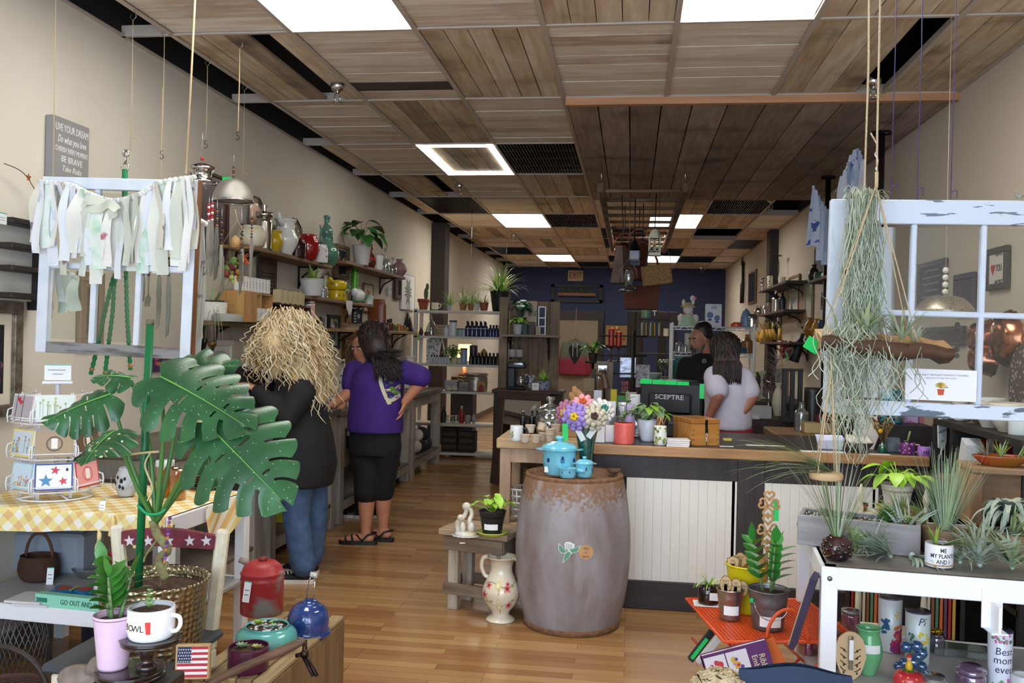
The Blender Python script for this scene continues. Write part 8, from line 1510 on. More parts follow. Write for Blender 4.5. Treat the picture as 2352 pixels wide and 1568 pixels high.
for i,(x,y,l)in enumerate(((.02,.03,'tiny terracotta pot of grey succulent by the tall spindle'),(.1,-.035,'tiny terracotta pot in front of the neon pothos saucer'),(.2,-.03,'tiny terracotta pot at the edge of the spindle shelf'))):Pt('tiny_pot',l,'potted plant',pS(x,y),.018,.03,TER,'terra',fol=lambda q,z,r:Ro(q,(0,0,z),.026,10,(mt('7d8f7a',.5),GS)),folm=GS,n=16)
dk=Th('black_cabinet','black open cabinet by the wall with a striped flag inside and white pottery on top','cabinet',(1.80,4.62,0));BKW=Wd('2c2726','1d1918','y',.55)
q=MB(BKW);q.box(-.2,.2,-.7,.38,1.10,1.13).box(-.42,.2,-.7,.38,.82,.845).box(-.2,.2,-.7,.38,.4,.425).box(.19,.21,-.7,.38,0,1.1);q.ob('shelves',dk);[MB(BKW).box(-.2,.2,y,y+.03,0,1.1).ob('upright',dk)for y in(-.72,.1,.36)]
t=Th('striped_flag','red and white striped cloth hanging in the black cabinet','flag',(1.66,4.68,.86));q=MB()
for i in range(9):q.m(('a02030','cfccc8')[i%2],.8).box(i*.03,i*.03+.03,-.01,0,0,.2)
q.ob('cloth',t)
for i,(px,py,R_,H_,pr,c,l)in enumerate(((2207,968,.045,.12,'taper','d0ccc4','white footed cup on the black cabinet'),(2232,975,.03,.07,'goblet','7a6a4a','small brass goblet on the black cabinet'),(2272,985,.07,.14,'bowl','d6d4cc','white hobnail bowl on the black cabinet'),(2315,990,.085,.13,'bowl','d0c8b4','cream bowl with an orange flower on the black cabinet'),(2345,1000,.05,.09,'cyl','cdd4d2','clear glass dish at the cabinet edge'))):p=onx(px,py,1.7);Pt('bowl',l,'bowl',(p.x,p.y,1.131),R_,H_,mt(c,.35,bp_=(70,.5)if i==2 else None),pr,soil=False,pa_='bowl_body')
p=onx(2187,1072,1.66);Pt('rattan_bowl','coiled rattan bowl inside the black cabinet','bowl',(1.50,4.42,.846),.07,.06,wk('b39c76','7a6546',90),'dish',soil=False,pa_='bowl_body');Pt('cream_planter','cream planter pot beside the rattan bowl','planter',(1.56,4.3,.846),.045,.1,mt('c9c4b4',.5,bp_=(60,.4)),'taper',soil=False)
t=Th('paper_bag','white folded paper bag standing behind the rattan bowl','bag',(1.62,4.52,.846));MT('d2d4da',.6).T(rot(0,0,-PI/2)@FRONT).pm([(-.09,0),(.08,0),(.05,.2),(-.01,.23)],-.04,.04).ob('bag',t)
LZ=.332
def onL(px,py,dy=0):p=onz(px,py,LZ);p.y+=dy;return p
def Tm(label,px,py,R_,H_,cols,lid,words=None,base='dfe4e2',dy=0,seed=1):
 p=onL(px,py,dy);t=Th('tumbler',label,'tumbler',p);MT(base,.25).la(sx_([(0,0),(.94,0),(1,.03),(1.04,.96),(.98,.97),(.9,.93),(0,.9)],R_,H_),36).ob('tumbler_body',t);MB(lid).la(sx_([(1.0,.96),(1.08,.965),(1.08,.985),(.95,1.0),(.3,.99),(0,.99)],R_,H_),36).ob('lid',t);q=MB();rr=random.Random(seed)
 for c,a0,a1,z0,z1,s,n_ in cols:
  q.m(c,.4)
  for i in range(n_):a=rr.uniform(a0,a1);z=rr.uniform(z0,z1)*H_;e=rr.uniform(.5,1)*s;ph=rr.uniform(0,6);r_=R_*(1+.04*z/H_)+.0008+.0003*(i%3);q.py_([(r_*cos(a+e/R_*cos(k)*(.4+.6*abs(cos(k-ph)))),r_*sin(a+e/R_*cos(k)*(.4+.6*abs(cos(k-ph)))),z+e*sin(k)*(.4+.6*abs(cos(k-ph))))for k in[TAU*j/10 for j in range(10)]])
 q.ob('print',t)
 for s_,z,sz,sh in words or():Tx(s_,sz,mt('1d1b4a'),t,tr(0,0,z)@FRONT,cy_=R_*1.04,shear=sh,sx=.95)
 return t
CL=mt('8d8aa0',.2,.3)
Tm('white tumbler with a hummingbird and magenta flower on the lower shelf',2048,1498,.042,.21,[('c83a6a',-1.6,-.7,.08,.38,.02,14),('e8703a',-1.4,-.9,.3,.5,.012,6),('2a6a8a',-2.5,-2.0,.35,.6,.014,7),('3f5a9a',-2.3,-2.0,.5,.62,.01,4),('e0c070',-1.6,-1,.6,.75,.01,4),('a03a7a',-1.6,-.7,.05,.2,.02,8)],mt('6a6a78',.2,.5),dy=.03,seed=3)
Tm('wrapped tumbler printed with leaves and yellow flowers on the lower shelf',2112,1530,.042,.2,[('5f9a7a',-2.4,-1.2,.1,.45,.014,9),('e0c83a',-1.7,-.9,.45,.62,.012,7),('3f7a5a',-2.6,-2.2,.1,.6,.012,6)],mt('5a5a6a',.2,.4),[('Pl',.165,.04,.3)],'d2dad8',.03,5)
Tm('white tumbler lettered Best mom ever with pink flowers',2295,1575,.038,.2,[('d86a9a',-2.6,-.4,.8,.95,.01,9),('5a8a5a',-2.6,-.4,.78,.92,.008,6),('c86a9a',-2.6,-.4,.02,.16,.01,7),('6a9a6a',-2.6,-.4,.02,.14,.01,5)],mt('3a3a5a',.15),[('Best',.13,.036,.1),('mom',.1,.036,.1),('ever',.068,.036,.1)],'e6e8f2',0,7)
GV_=mt('5fae72',.15,ns=(5,'7fc48a'),coat=.4);p=onL(1998,1553,.03);t=Pt('green_vase','jade green glass vase with a price label on the lower shelf','vase',p,.048,.165,GV_,'urn',soil=False,pa_='vase_body');lab_(t,.0485,.085,.03,a0=-2.1,a1=-.9)
p=onL(1952,1560,0);t=Th('leaf_bud_vase','flat wooden monstera leaf stand holding a test tube','vase',p,-.1);q=MT('d2b48a',.6);out=[(.05*sin(TAU*i/40)*(1-.12*cos(TAU*i/40))*(1+(.06 if i%5==0 else 0)),.084-.085*cos(TAU*i/40))for i in range(40)];q.T(FRONT).pm(out,-.004,.004);q.T();q.ob('leaf_board',t);q=MT('3a2417',.8)
for sg in(-1,1):
 for i in range(4):q.tu([(sg*.014,-.0045,.03+.022*i),(sg*.024,-.0045,.034+.024*i),(sg*.034,-.0045,.045+.022*i)],.0016,4).ba((sg*.022,-.0042,.025+.026*i),.0035,(1,.3,1.4),7)
q.ob('cutout',t);MG('e4ecea',.4,.05).tu([(0,-.012,.04),(0,-.012,.155)],.0085,12).ob('test_tube',t);MB(TAGW).box(-.007,.007,-.0215,-.021,.075,.145).ob('price_tag',t)
PKG=gl('c06a86',.3,.35)
for i,(px,py,R_,H_,dy,l)in enumerate(((1910,1540,.036,.13,.05,'pink filled glass jar with a grey lid behind the table leg'),(1975,1500,.035,.12,.16,'pink filled glass jar with a grey lid behind the jade vase'),(1868,1520,.035,.06,.1,'small pink pressed glass votive seen beside the table leg'))):p=onL(px,py,dy);So('pink_jar',l,'jar',p,R_,H_,PKG,'jar',cap=(mt('9a9a9c',.35,.6),1.0,.9,.1)if i<2 else None)
PGL=gl('a684b0',.35,.35)
t=So('glass_box','lavender pressed glass lidded bowl on the lower shelf','bowl',onL(2230,1575),.048,.05,PGL,'jar',fu_=(24,.02));MB(PGL).la([(.05,.052),(.05,.06),(.03,.075),(0,.078)],28,fu_=(24,.02)).ob('lid',t)
So('glass_votive','grey violet pressed glass cup behind the wrapped tumbler','cup',onL(2160,1505,.06),.035,.065,gl('8a86a0',.35,.3),'jar',fu_=(16,.03));t=Th('gold_bow','crumpled gold ribbon bow lying in the violet glass cup','ribbon',onL(2160,1505,.06)+V((0,0,.066)));q=MT('c09a2a',.25,.9);[q.ba((U(-.02,.02),U(-.015,.015),U(.004,.014)),.009,(1.4,.7,.7),7)for i in range(14)];q.ob('bow',t)
BG=gl('2f7fc0',.4,.45);t=Th('balloon_figure','blue glass figure made of balls like a balloon animal','figurine',onL(2100,1548,.02));q=MB(BG);[q.ba(c,r_,n=12)for c,r_ in(((-.025,0,.09),.02),((.012,0,.095),.021),((.03,0,.07),.02),((.015,-.01,.06),.018),((0,0,.035),.028),((-.03,0,.03),.02),((.03,0,.022),.02),((-.05,0,.018),.017))];q.ob('balls',t)
t=Th('cookie_jar','red strawberry cookie jar with a tiny elf figure on top','jar',onL(2082,1590,-.02));ST_=mt('c8303a',.25,sq=(55,.16,'e8c84a'),coat=.4);MB(ST_).la(SP([(0,0),(.03,0),(.045,.03),(.05,.055),(.035,.078),(0,.082)],3),28).ob('strawberry',t);q=MT('3f8a3f',.4);[q.lf((0,0,.084),(cos(k*TAU/7),sin(k*TAU/7),-.15),.05,.03,.6)for k in range(7)];q.ob('leaves',t)
q=MT('d8b02a',.4).la(SP([(0,.085),(.01,.085),(.012,.1),(.006,.116),(0,.118)],2),12);q.m('e0b090',.5).ba((0,0,.124),.009,n=10);q.m('c8302a',.4).la([(.0095,.127),(.006,.135),(0,.138)],12);q.ob('elf_figure',t)
t=Th('glass_swirl','clear glass jar with a swirl pattern at the shelf front','jar',onL(2138,1592,-.02));MG('c8ccd0',.5,.15).la(sx_(PC['jar'],.045,.07),24).ob('jar_body',t);q=MB(CH);q.tu([(.002*i*cos(i*.6)*.5,-.046,.03+.002*i*sin(i*.6)*.5)for i in range(26)],.002,5);q.ob('swirl',t)
Pt('ribbed_mug','white ribbed cup at the picture corner on the lower shelf','cup',onL(2350,1590),.038,.06,mt('dcdcde',.4),'cyl',soil=False,fu_=(22,.03),pa_='cup_body')
PO_('glass_tray','long clear glass tray with amber trinkets on the lower shelf','tray',onL(2215,1510,.04),(.2,.09,.03),gl('cfd6cc',.35,.12),-.15)
mc=Th('magazine_crate','dark wooden crate full of magazines on the floor behind the white table','crate',(1.36,4.62,0),-.35);MB(BKW).box(-.25,.25,-.02,0,0,.1).box(-.25,.25,.26,.28,0,.35).box(-.27,-.25,-.02,.28,0,.32).box(.25,.27,-.02,.28,0,.45).box(-.25,.25,-.02,.28,0,.02).ob('crate_body',mc);bk0=None
for i in(*range(7),*range(18,26)):
 l='colourful magazine standing in the row in the dark crate';c=('b8323a','d8b83a','3f6a9a','cfc8b8','8a5a3a','4f8a6a','d8703a','6a4a6a')[i%8];M_=Matrix.Rotation(-.35,4,'Z')@V((-.24+.0185*i,.01,.03));Bo('magazine',l,mc.location+M_,.014,.36+.02*(i%3),.22,-.35,mt(c,.6),'magazine','magazines in the dark crate')
p=ony(2342,458,3.3);t=Th('air_plant','small pale air plant perched on top of the peeling sash at the picture edge','air plant',p);q=MB();AP(q,(0,0,0),.05,26,.004,SIL,(0,0,1),1.6,.6,3);q.ob('leaves',t)
t=Th('white_bracket','white metal shelf bracket hanging under the table rail','bracket',onR(2312,1350)+V((0,.1,-.15)));MB(WP).box(-.03,.03,0,.005,0,.12).cb((0,-.03,0),(.05,.07,.006),.002).box(-.004,.004,-.06,0,0,.08).ob('bracket',t)
p=onz(1822,1478,.33);fr_=Th('leaning_frame','thin dark violet framed picture seen edge on, leaning on the table leg','picture',ony(1822,1480,3.02));e=ony(1872,1322,2.95)-fr_.location;B=Ba(e,(-.38,-1,0));MT('3a3450',.4).T(B).box(-.009,.009,-.03,.03,0,e.length).ob('frame',fr_);MT('b09a78',.7).T(B).box(.009,.013,-.028,.028,.01,e.length-.01).ob('backing',fr_)
OR=mt('d8501e',.4);oz=.45;o1,o2,o3=onz(1557,1368,oz),onz(1664,1474,oz),onz(1868,1474,oz);ax_=(o3-o2).normalized();dy_=V((-ax_.y,ax_.x,0));ow,od=.50,.52;ot=Th('magazine_stand','orange wire mesh side table with a magazine cradle and hoop handles','side table',(o2.x,o2.y,0),atan2(ax_.y,ax_.x))
q=MB(OR);[q.tu(pp,.006,8)for pp in([(0,0,oz),(ow,0,oz),(ow,od,oz),(0,od,oz),(0,0,oz)],)];q.ob('rim',ot);q=MB(OR)
for i in range(1,34):x=ow*i/34;q.box(x-.0022,x+.0022,0,od,oz-.002,oz+.002)
for i in range(1,36):y=od*i/36;q.box(0,ow,y-.0022,y+.0022,oz-.0015,oz+.0015)
q.ob('mesh_top',ot)
for y in(0,od):MB(OR).tu([(.15+.075-.075*cos(a/14*PI),y,oz+.115*sin(a/14*PI))for a in range(15)],.0065,8).ob('hoop_handle',ot)
for x0,x1 in((.03,.4),(.42,.05)):
 for y in(.02,od-.02):MB(OR).tu([(x0,y,oz),(x1,y,.005)],.006,8).ob('leg',ot)
q=MB(OR);[q.tu([(.02,y,.3),(.2,y,.14),(.38,y,.3)],.005,6)for y in(.05,od/2,od-.05)];q.tu([(.02,.03,.3),(.02,od-.03,.3)],.005,6).tu([(.38,.03,.3),(.38,od-.03,.3)],.005,6);q.ob('cradle',ot)
def onO(px,py):return onz(px,py,oz+.004)
MK=mt('cfae7c',.6);MKE=mt('5d4028',.8)
def Mk(label,p,h,shape,words,rz=0,tilt=0,s=1):
 t=Th('plant_marker',label,'plant marker',p,rz);t.rotation_euler=(0,tilt,rz);e=[(x*s,z*s+h)for x,z in shape];MB(MKE).T(FRONT).pm([(x*1.06,h+(z-h)*1.06)for x,z in e],-.0015,.0012).ob('burnt_edge',t);q=MB(MK).T(FRONT).pm(e,-.002,.002);q.box(-.006*s,.006*s,0,h,-.002,.002);q.ob('board',t)
 for i,w_ in enumerate(words):Tx(w_,.011*s,mt('2a1a10'),t,FX(0,-.0001,0)@tr(0,h+.012*s-.011*s*i,.0022),sx=.8,ext=.0002)
OV=[(.021*cos(TAU*i/14),.028*sin(TAU*i/14)*1.1)for i in range(14)];SC_=[(.03*(1+.12*cos(4*TAU*i/24))*cos(TAU*i/24),.026*(1+.12*cos(4*TAU*i/24))*sin(TAU*i/24))for i in range(24)];SQ=[(-.02,-.025),(.02,-.025),(.022,.02),(0,.03),(-.022,.02)]
yb=onO(1717,1405);yb.y+=.02;Pt('yellow_bucket','bright yellow plastic bucket of wooden plant markers','bucket',yb,.085,.185,mt('d8c414',.35),'pail',soil=False,pa_='bucket')
for i,(x,y,sh_,w_,l)in enumerate(((-.06,-.02,SQ,('SOIL','MATE'),'square wooden marker at the edge of the yellow bucket'),(-.03,0,SC_,('GROW','FREE'),'wooden marker lettered GROW in the yellow bucket'),(-0,.03,SC_,('HERB',),'taller scalloped marker at the back of the yellow bucket'),(.03,-.01,SC_,('ALOE','YOU'),'scalloped marker in front of the clover stack'),(.05,.02,SQ,('PLANT',),'wooden marker tucked beside the zinc bucket plant'))):Mk(l,yb+V((x,y,.02)),.165+.012*(i%2),sh_,w_,.05*i)
cv=Th('clover_stack','tall carved wooden clover chain standing in the yellow bucket with a green tag','wall decor',ony(1762,1300,3.42));C=lambda px,py:ony(px,py,3.42)-cv.location;q=MT('b98a52',.6);k=mpp(cv.location)
hr=[(sin(t_)**3*1.0,.81*cos(t_)-.31*cos(2*t_)-.125*cos(3*t_)-.06*cos(4*t_))for t_ in[TAU*i/22 for i in range(22)]]
for px,py,a in((1767,1137,0),(1753,1156,1.3),(1780,1158,-1.3),(1764,1175,3.14),(1764,1193,0),(1750,1216,1.3),(1777,1216,-1.3),(1762,1235,3.14),(1761,1252,0)):c=C(px,py);q.tu([c+V((11*k*(x*cos(a)-z*sin(a)),0,11*k*(x*sin(a)+z*cos(a))))for x,z in hr],.0045,6,closed=True)
q.tu([C(1762,1255),C(1760,1330)],.005,6);q.ob('clover_chain',cv);MB(GT_).box(*sorted((C(1776,1200).x,C(1789,1200).x)),.006,.007,C(1780,1197).z,C(1780,1148).z).ob('green_tag',cv)
gb=onO(1678,1425);gb.y+=.03;t=Pt('zinc_pail','small shiny galvanised pail of oval plant markers','pail',gb,.052,.115,mt('a9a8a8',.25,.9),'pail',soil=False,pa_='pail',tag_=(.2,.3,.86))
for i,(x,w_,l)in enumerate(((-.02,('DONT','KALE','MY VIBE'),'tallest oval marker in the small shiny pail'),(.012,('IM','ROOTING'),'middle oval marker in the small shiny pail'),(.032,('GROW','WITH','ME'),'oval marker nearest the zinc bucket'))):Mk(l,gb+V((x,-.02+.01*i,.02)),.115-.01*i,OV,w_,0,.06*i)
ZN=mt('6f7478',.4,.8,ns=(20,'8d9296'));zb=onO(1768,1450);zb.y+=.05;t=Pt('zinc_bucket','dull zinc bucket planted with a glossy zamioculcas','potted plant',zb,.075,.145,ZN,'pail',fol=f_zz(3,.2,.075,mt('2f7a2c',.3,ns=(8,'3f8f34')),.2),folm=G1,tag_=(.12,.26,.82));MB(CH).tu([(.06*cos(a/12*PI),-.075-.012*sin(a/12*PI),.11-.06*sin(a/12*PI))for a in range(13)],.0018,5).ob('bail_handle',t);MB(GT_).box(-.072,-.06,-.04,-.037,.1,.115).ob('green_tag',t)
jb=onO(1628,1388);t=Th('white_doily','white paper coaster under the dark glass jar','coaster',jb);MT('dcdad8',.8).box(-.06,.05,-.035,.05,0,.002).ob('paper',t)
t=So('glass_planter','round dark soil filled glass jar with a spider plant','potted plant',jb+V((0,.02,.003)),.042,.07,mt('1d1412',.08,coat=.5),'jar',pa_='jar_body');q=MB();fS(20,.1,.008,(GV,G2),2.2)(q,.068,.03);q.ob('foliage',t);MB(TAGW).box(0,.036,-.0445,-.0435,.02,.05).ob('price_tag',t)
def lbook(label,px0,py0,px1,py1,Y,th,dep,c,pic=None,words=(),tc='e8e0c0'):
 a,b_=ony(px0,py0,Y),ony(px1,py1,Y);e=b_-a;t=Th('book',label,'book',a);B=Ba(e.cross(V((0,1,0)))if False else e,(0,-1,0));L_=e.length;q=MT(c,.45).T(B).box(0,dep,-0,.004,0,L_).box(0,dep,-th,-th+.004,0,L_).box(-.002,.002,-th,.004,0,L_);q.ob('cover',t);MT('e6dfce',.8).T(B).box(.003,dep-.004,-th+.004,0,.004,L_-.004).ob('pages',t)
 return t,B,L_
t,B,L_=lbook('black book with a green label slanting in the orange cradle',1590,1520,1640,1455,3.40,.02,.02,'16181a');MB(GT_).T(B).box(.003,.017,.004,.0052,.01,L_-.03).ob('green_label',t)
t,B,L_=lbook('white spined book beside the black one in the cradle',1608,1526,1662,1462,3.38,.02,.02,'d8d8d4');
a=ony(1608,1507,3.2);eb=Th('craft_book','purple craft book titled Ribbon Embroidery with flower panels on its cover','book',a);ex=(ony(1752,1470,3.2)-a).normalized();ez=V((ex.z,0,-ex.x));wB=.235;hB=.3;M_=Matrix(((ex.x,ez.x,0,0),(0,0,-1,0),(ex.z,ez.z,0,0),(0,0,0,1)))
M_=Matrix(((ex.x,-ez.x,0,0),(0,0,-1,0),(ex.z,-ez.z,0,0),(0,0,0,1)));q=MT('5d2a68',.4).T(M_).box(0,wB,-hB,0,-.001,.003).box(0,wB,-hB,0,-.022,-.019).box(0,.004,-hB,0,-.022,.003);q.ob('cover',eb);MT('e6dfce',.8).T(M_).box(.004,wB-.003,-hB+.003,-.003,-.019,-.001).ob('pages',eb);q=MB();rr=random.Random(2)
for i in range(2):
 for j in range(3):
  x0,y0=.008+.078*i,-.01-.085*j;q.m('e6e4ec',.5).T(M_).box(x0,x0+.074,y0-.08,y0,.003,.0034)
  for n_ in range(7):q.m(rr.choice(('c8404a','d87a3a','6a4a9a','5a8a4a','d8b84a','e08a9a')),.6);cx_,cy_,s=x0+rr.uniform(.018,.056),y0-rr.uniform(.018,.062),rr.uniform(.006,.013);q.pm([(cx_+s*cos(TAU*k/8),cy_+s*sin(TAU*k/8))for k in range(8)],.0034,.0038+.0001*n_)
q.ob('cover_pictures',eb);Tx('Ribbon',.03,mt('e8e2b0'),eb,M_@tr(.205,-.08,.0032)@rot(0,0,-PI/2),sx=.9,ext=.0003);Tx('Embroidery',.028,mt('e8e2b0'),eb,M_@tr(.18,-.1,.0032)@rot(0,0,-PI/2),sx=.9,ext=.0003)
p=ony(1770,1508,3.24);t=Th('orange_sheet','orange printed sheet sticking out behind the purple book','paper',p);MT('d86a24',.6).T(rot(0,-.5,0)).box(-.06,.04,0,.003,-.06,.06).ob('sheet',t)
bn=Th('bench','dark bench added below the picture edge to support the navy cushion','bench',(.44,2.42,0));MB(BKW).cb((0,0,.44),(.62,.26,.03),.004).ob('seat',bn)  # bench added as a support for the cushion and twine ball
for sx in(-1,1):
 for sy in(-1,1):MB(BKW).cb((sx*.27,sy*.1,.212),(.04,.04,.424),.004).ob('leg',bn)
a,b_=ony(1690,1525,2.42),ony(1965,1545,2.42);cx_=(a.x+b_.x)/2;w_=b_.x-a.x;cu_=Th('cushion','dark navy cushion with white lettering on the bench at the picture edge','cushion',(cx_,2.42,.456));zt=a.z-.456
def cf(sg):return lambda u,v:((u-.5)*w_*(1+.06*cos((v-.5)*PI*2)),sg*.055*sin(PI*min(max(u,.02),.98))**.5*sin(PI*min(max(v,.02),.98))**.5,v*(zt-0)*(1+.05*cos((u-.5)*TAU))+0)
NVY=mt('26364e',.85,bp_=(150,.4));q=Sh(cf(-1),20,16,NVY);o=q;q2=Sh(cf(1),20,16,NVY);o.add(q2.v,q2.f,True);o.ob('cushion_cover',cu_);Tx('Hello',.07,mt('dfe4ea'),cu_,FX(0,-.056,zt*.62),sx=1)
p=ony(1655,1566,2.42);t=Th('twine_ball','ball of tan jute twine on the bench beside the cushion','twine',(p.x,2.42,.456));q=MB(TW2);rB=max(.05,(p.z+.035-.456)/2);q.ba((0,0,rB),rB*.97,n=18);[q.tu([rot(U(0,3),U(0,3),U(0,3))@V((rB*cos(TAU*k/18),rB*sin(TAU*k/18),0))+V((0,0,rB))for k in range(18)],.004,5,closed=True)for _ in range(22)];q.ob('ball',t)
def at_(px,Y,z):p=ony(px,784,Y);return V((p.x,Y,z))
BLUEG=mt('1a2350',.15,coat=.3);DKB=mt('1c1a1e',.2)
UY=11.12;zT,z5,z4,z3,z2,z1=1.857,1.524,1.174,.834,.424,.064
u_=lambda px,z,dy=0:at_(px,UY+dy,z)
Pt('cactus_pot','terracotta pot with a single cactus on top of the white shelf unit','potted plant',u_(971,zT),.075,.13,mt('9a4a30',.7),'terra',fol=lambda q,z,r:q.ba((.03,0,z+.08),.03,(1,.6,2.8),10).ba((.045,0,z+.17),.022,(1,.6,2.2),10),folm=mt('4a6a3c',.6))
t=Pt('cream_mug','cream mug beside the cactus pot on the shelf unit top','mug',u_(997,zT),.045,.085,CREAM,'mug',soil=False,pa_='mug_body');Hl(t,.044,.02,.07,.03,.006,CREAM)
for i,(px,R_,H_,m,n_,L_,l)in enumerate(((1031,.035,.06,'b4b0c0',34,.24,'small spider plant in a patterned cup next to the cream mug'),(1062,.05,.08,'a06a34',40,.26,'bushy spider plant in an ochre pot on the shelf unit top'),(1080,.045,.08,'a0683c',34,.26,'spider plant in the second ochre pot on the shelf unit top'),(1094,.04,.08,'c8ccd0',14,.18,'sparse spider plant in a white cup by the big black pot'),(1110,.06,.1,'9a5434',16,.2,'little plant in terracotta against the big black pot'))):Pt('spider_plant',l,'potted plant',u_(px,zT,-.02*(i%2)),R_,H_,mt(m,.5),'taper',fol=fS(n_,L_,.012),folm=GV)
Pt('spider_plant','largest spider plant arching out of a big black pot','potted plant',u_(1146,zT),.125,.24,BK_,'taper',fol=fS(90,.42,.02,(GV,mt('c3cc7a',.45),G2),1.5,.95),folm=GV)
p=u_(1159,zT);MB(Tw).tu([(0,0,0),(0,0,.1)],.001,4)
for px,l in((1159,'thin wire hanging from the ceiling down to the big spider plant'),(1078,'thin string hanging above the bushy spider plant')):t=Th('wire_hanger',l,'wire',u_(px,2.2));MB(CH).tu([(0,0,0),(0,0,ZC-2.2)],.002,4).ob('wire',t)
for i in range(5):t=So('spray_bottle','cobalt spray bottle with a white label on the upper shelf','bottle',u_(1074+10*i,z5),.038,.19,BLUEG,'dropper',gp='cobalt spray bottles',band=(mt('c8ccd4',.5),.15,.4));MB(DKB).la([(.018,.14),(.018,.17),(0,.2)],10).cb((0,-.02,.185),(.02,.07,.022),.004).ob('spray_head',t)
bt0=None
for row,(n_,px0,px1,z,lab,g_)in enumerate(((5,1126,1154,z5,'small cobalt dropper bottle in the double row at the shelf end','cobalt dropper bottles'),(7,992,1030,z4,'little clear roller bottle with a black cap on the middle shelf','roller bottles'),(9,1083,1152,z4,'dark essential oil bottle with a pale label on the middle shelf','dark oil bottles'))):
 for i in range(n_):
  p=u_(px0+(px1-px0)*i/(n_-1),z,-.05+.04*(i%2 if row==0 else 0))
  if i==0:bt0=So('oil_bottle',lab,'bottle',p,.028 if row!=1 else.018,.15 if row!=1 else.11,(BLUEG,mt('b8bcc4',.2),DKB)[row],'dropper',gp=g_,cap=(BK_,.5,.76,.24),band=(mt('c8ccd4',.5),.15,.35))
  else:Du(bt0,p)
for px,z,R_,H_,pr,c,cap_,l in((990,z5,.07,.3,'decant','g',None,'clear glass decanter with a ball stopper on the upper shelf'),(1024,z5,.035,.14,'bottle','c9ccd6',1,'small white bottle in front of the wooden word sign'),(1040,z5,.05,.2,'jar','d4d6dc',2,'white tub with a dark lid and round label'),(1056,z5,.045,.1,'jar','7a9a9c',2,'teal labelled jar nearest the white tub'),(1066,z5,.045,.1,'jar','9ab0a4',2,'pale green labelled jar beside the spray bottles'),(983,z5,.05,.05,'jar','8a2028',None,'small red dish beneath the decanter'),(967,z5,.03,.1,'vase','5a3a2a',None,'little brown owl figure at the shelf end'),(1044,z4,.04,.08,'jar','c8c8a0',3,'pale candle tin next to the green bush'),(1057,z4,.04,.08,'jar','b8bca0',3,'second pale candle tin by the printed tumbler'),(1066,z4,.045,.2,'cork','8a9ac0',2,'tall printed lavender tumbler in front of the lamp'),(1088,z4,.05,.24,'cork','3a2a3a',2,'tall dark wine bottle tumbler on the middle shelf'),(1112,z4,.06,.2,'bell','a8844a',None,'amber glass bell jar behind the oil bottles'),(1022,z2,.04,.2,'bottle','2a2224',None,'dark bottle on the lower shelf of the unit'),(1036,z2,.06,.09,'jar','g',None,'clear glass jar on the lower shelf'),(1051,z2,.045,.1,'jar','g',None,'clear goblet jar with a card on the lower shelf'),(1064,z2,.03,.22,'dropper','a01820',4,'red bitters bottle with a pale neck'),(1078,z2,.04,.1,'jar','8a8c90',None,'silver shaker jar on the lower shelf'),(1092,z2,.03,.12,'vase','9a9a9c',None,'little silver cup on the lower shelf')):
 So('bottle' if pr in('bottle','dropper','decant')else 'jar',l,'container',u_(px,z,.04),R_,H_,gl('dfe6e6',.35,.08)if c=='g' else mt(c,.3),pr,cap=None if not cap_ else((CH,.5,.93,.07),(mt('3a4450',.4),1.02,.9,.1),(mt('a8aaa8',.3,.7),1.0,.88,.1),(mt('d8c8b8',.4),.45,.78,.22))[cap_-1])
def Fl(name,label,cat,px0,px1,Y,z,h,m,th=.02,art=None,rz=0,pn='panel',lean=0):
 a,b_=at_(px0,Y,z),at_(px1,Y,z);w=b_.x-a.x;t=Th(name,label,cat,((a.x+b_.x)/2,Y,z),rz);t.rotation_euler=(-lean,0,rz);MB(m).cb((0,0,h/2),(w,th,h),.003).ob(pn,t)
 if art:q=MB().T(tr(0,0,h/2));art(q,w*.9,h*.9,-th/2-.001);q.ob('print',t)
 return t
t=Fl('word_sign','tan wooden block sign lettered would you here on the upper shelf','sign',997,1032,UY+.06,z5,.14,mt('b09a7a',.7),.04);Tx("would you\nhere also",.045,mt('3a2a20'),t,FX(0,-.021,.055),sx=.75)
q=MT('3a2a20');[q.ba((-.03+.03*i,-.021,.115),.009,(1,.3,1),8)for i in range(3)];q.ob('dot',t)
def beads_art(q,w,h,y):
 for i in range(44):Bb(q.m(('2f8a5a','8a2a3a','2f5a7a','3a3a44','5a8a3a','b8b8b0')[i%6],.5),(R.random()-.5)*w,(R.random()-.5)*h,y-.0004*(i%3),w*.05,h*.04)
Fl('beaded_panel','white panel covered with colourful round dots at the unit end','wall decor',980,1010,UY+.1,z4,.31,mt('cdcfce',.6),.02,beads_art)
t=Th('white_pyramid','tall white wire pyramid beside the dotted panel','decor',u_(1015,z4,.05));q=MB(WP);[q.tu([(x,y,0),(0,0,.32)],.006,5)for x in(-.07,.07)for y in(-.05,.05)];q.ob('frame',t)
Pt('bush_plant','small leafy green bush in a hidden pot before the glowing lamp','potted plant',u_(1042,z4,.06),.05,.07,mt('3a5a34',.5),'taper',fol=fH(60,.13,.2,.04,(G1,G2)),folm=G1)
t=Th('table_lamp','glowing warm table lamp behind the shelf unit','lamp',at_(1068,11.75,1.0));MT('5a4030',.5).la([(0,0),(.08,0),(.08,.02),(.03,.05),(.025,.22),(0,.22)],18).ob('base',t);MT('ffc878',.8,em_=3.2).la([(.1,.2),(.085,.42),(.08,.42),(.095,.2)],24).ob('lamp_shade',t);st_=Th('lamp_stand','dark small stand under the glowing lamp','stand',at_(1068,11.75,0));MB(DK).cb((0,0,.498),(.3,.3,.996),.01).ob('box',st_)
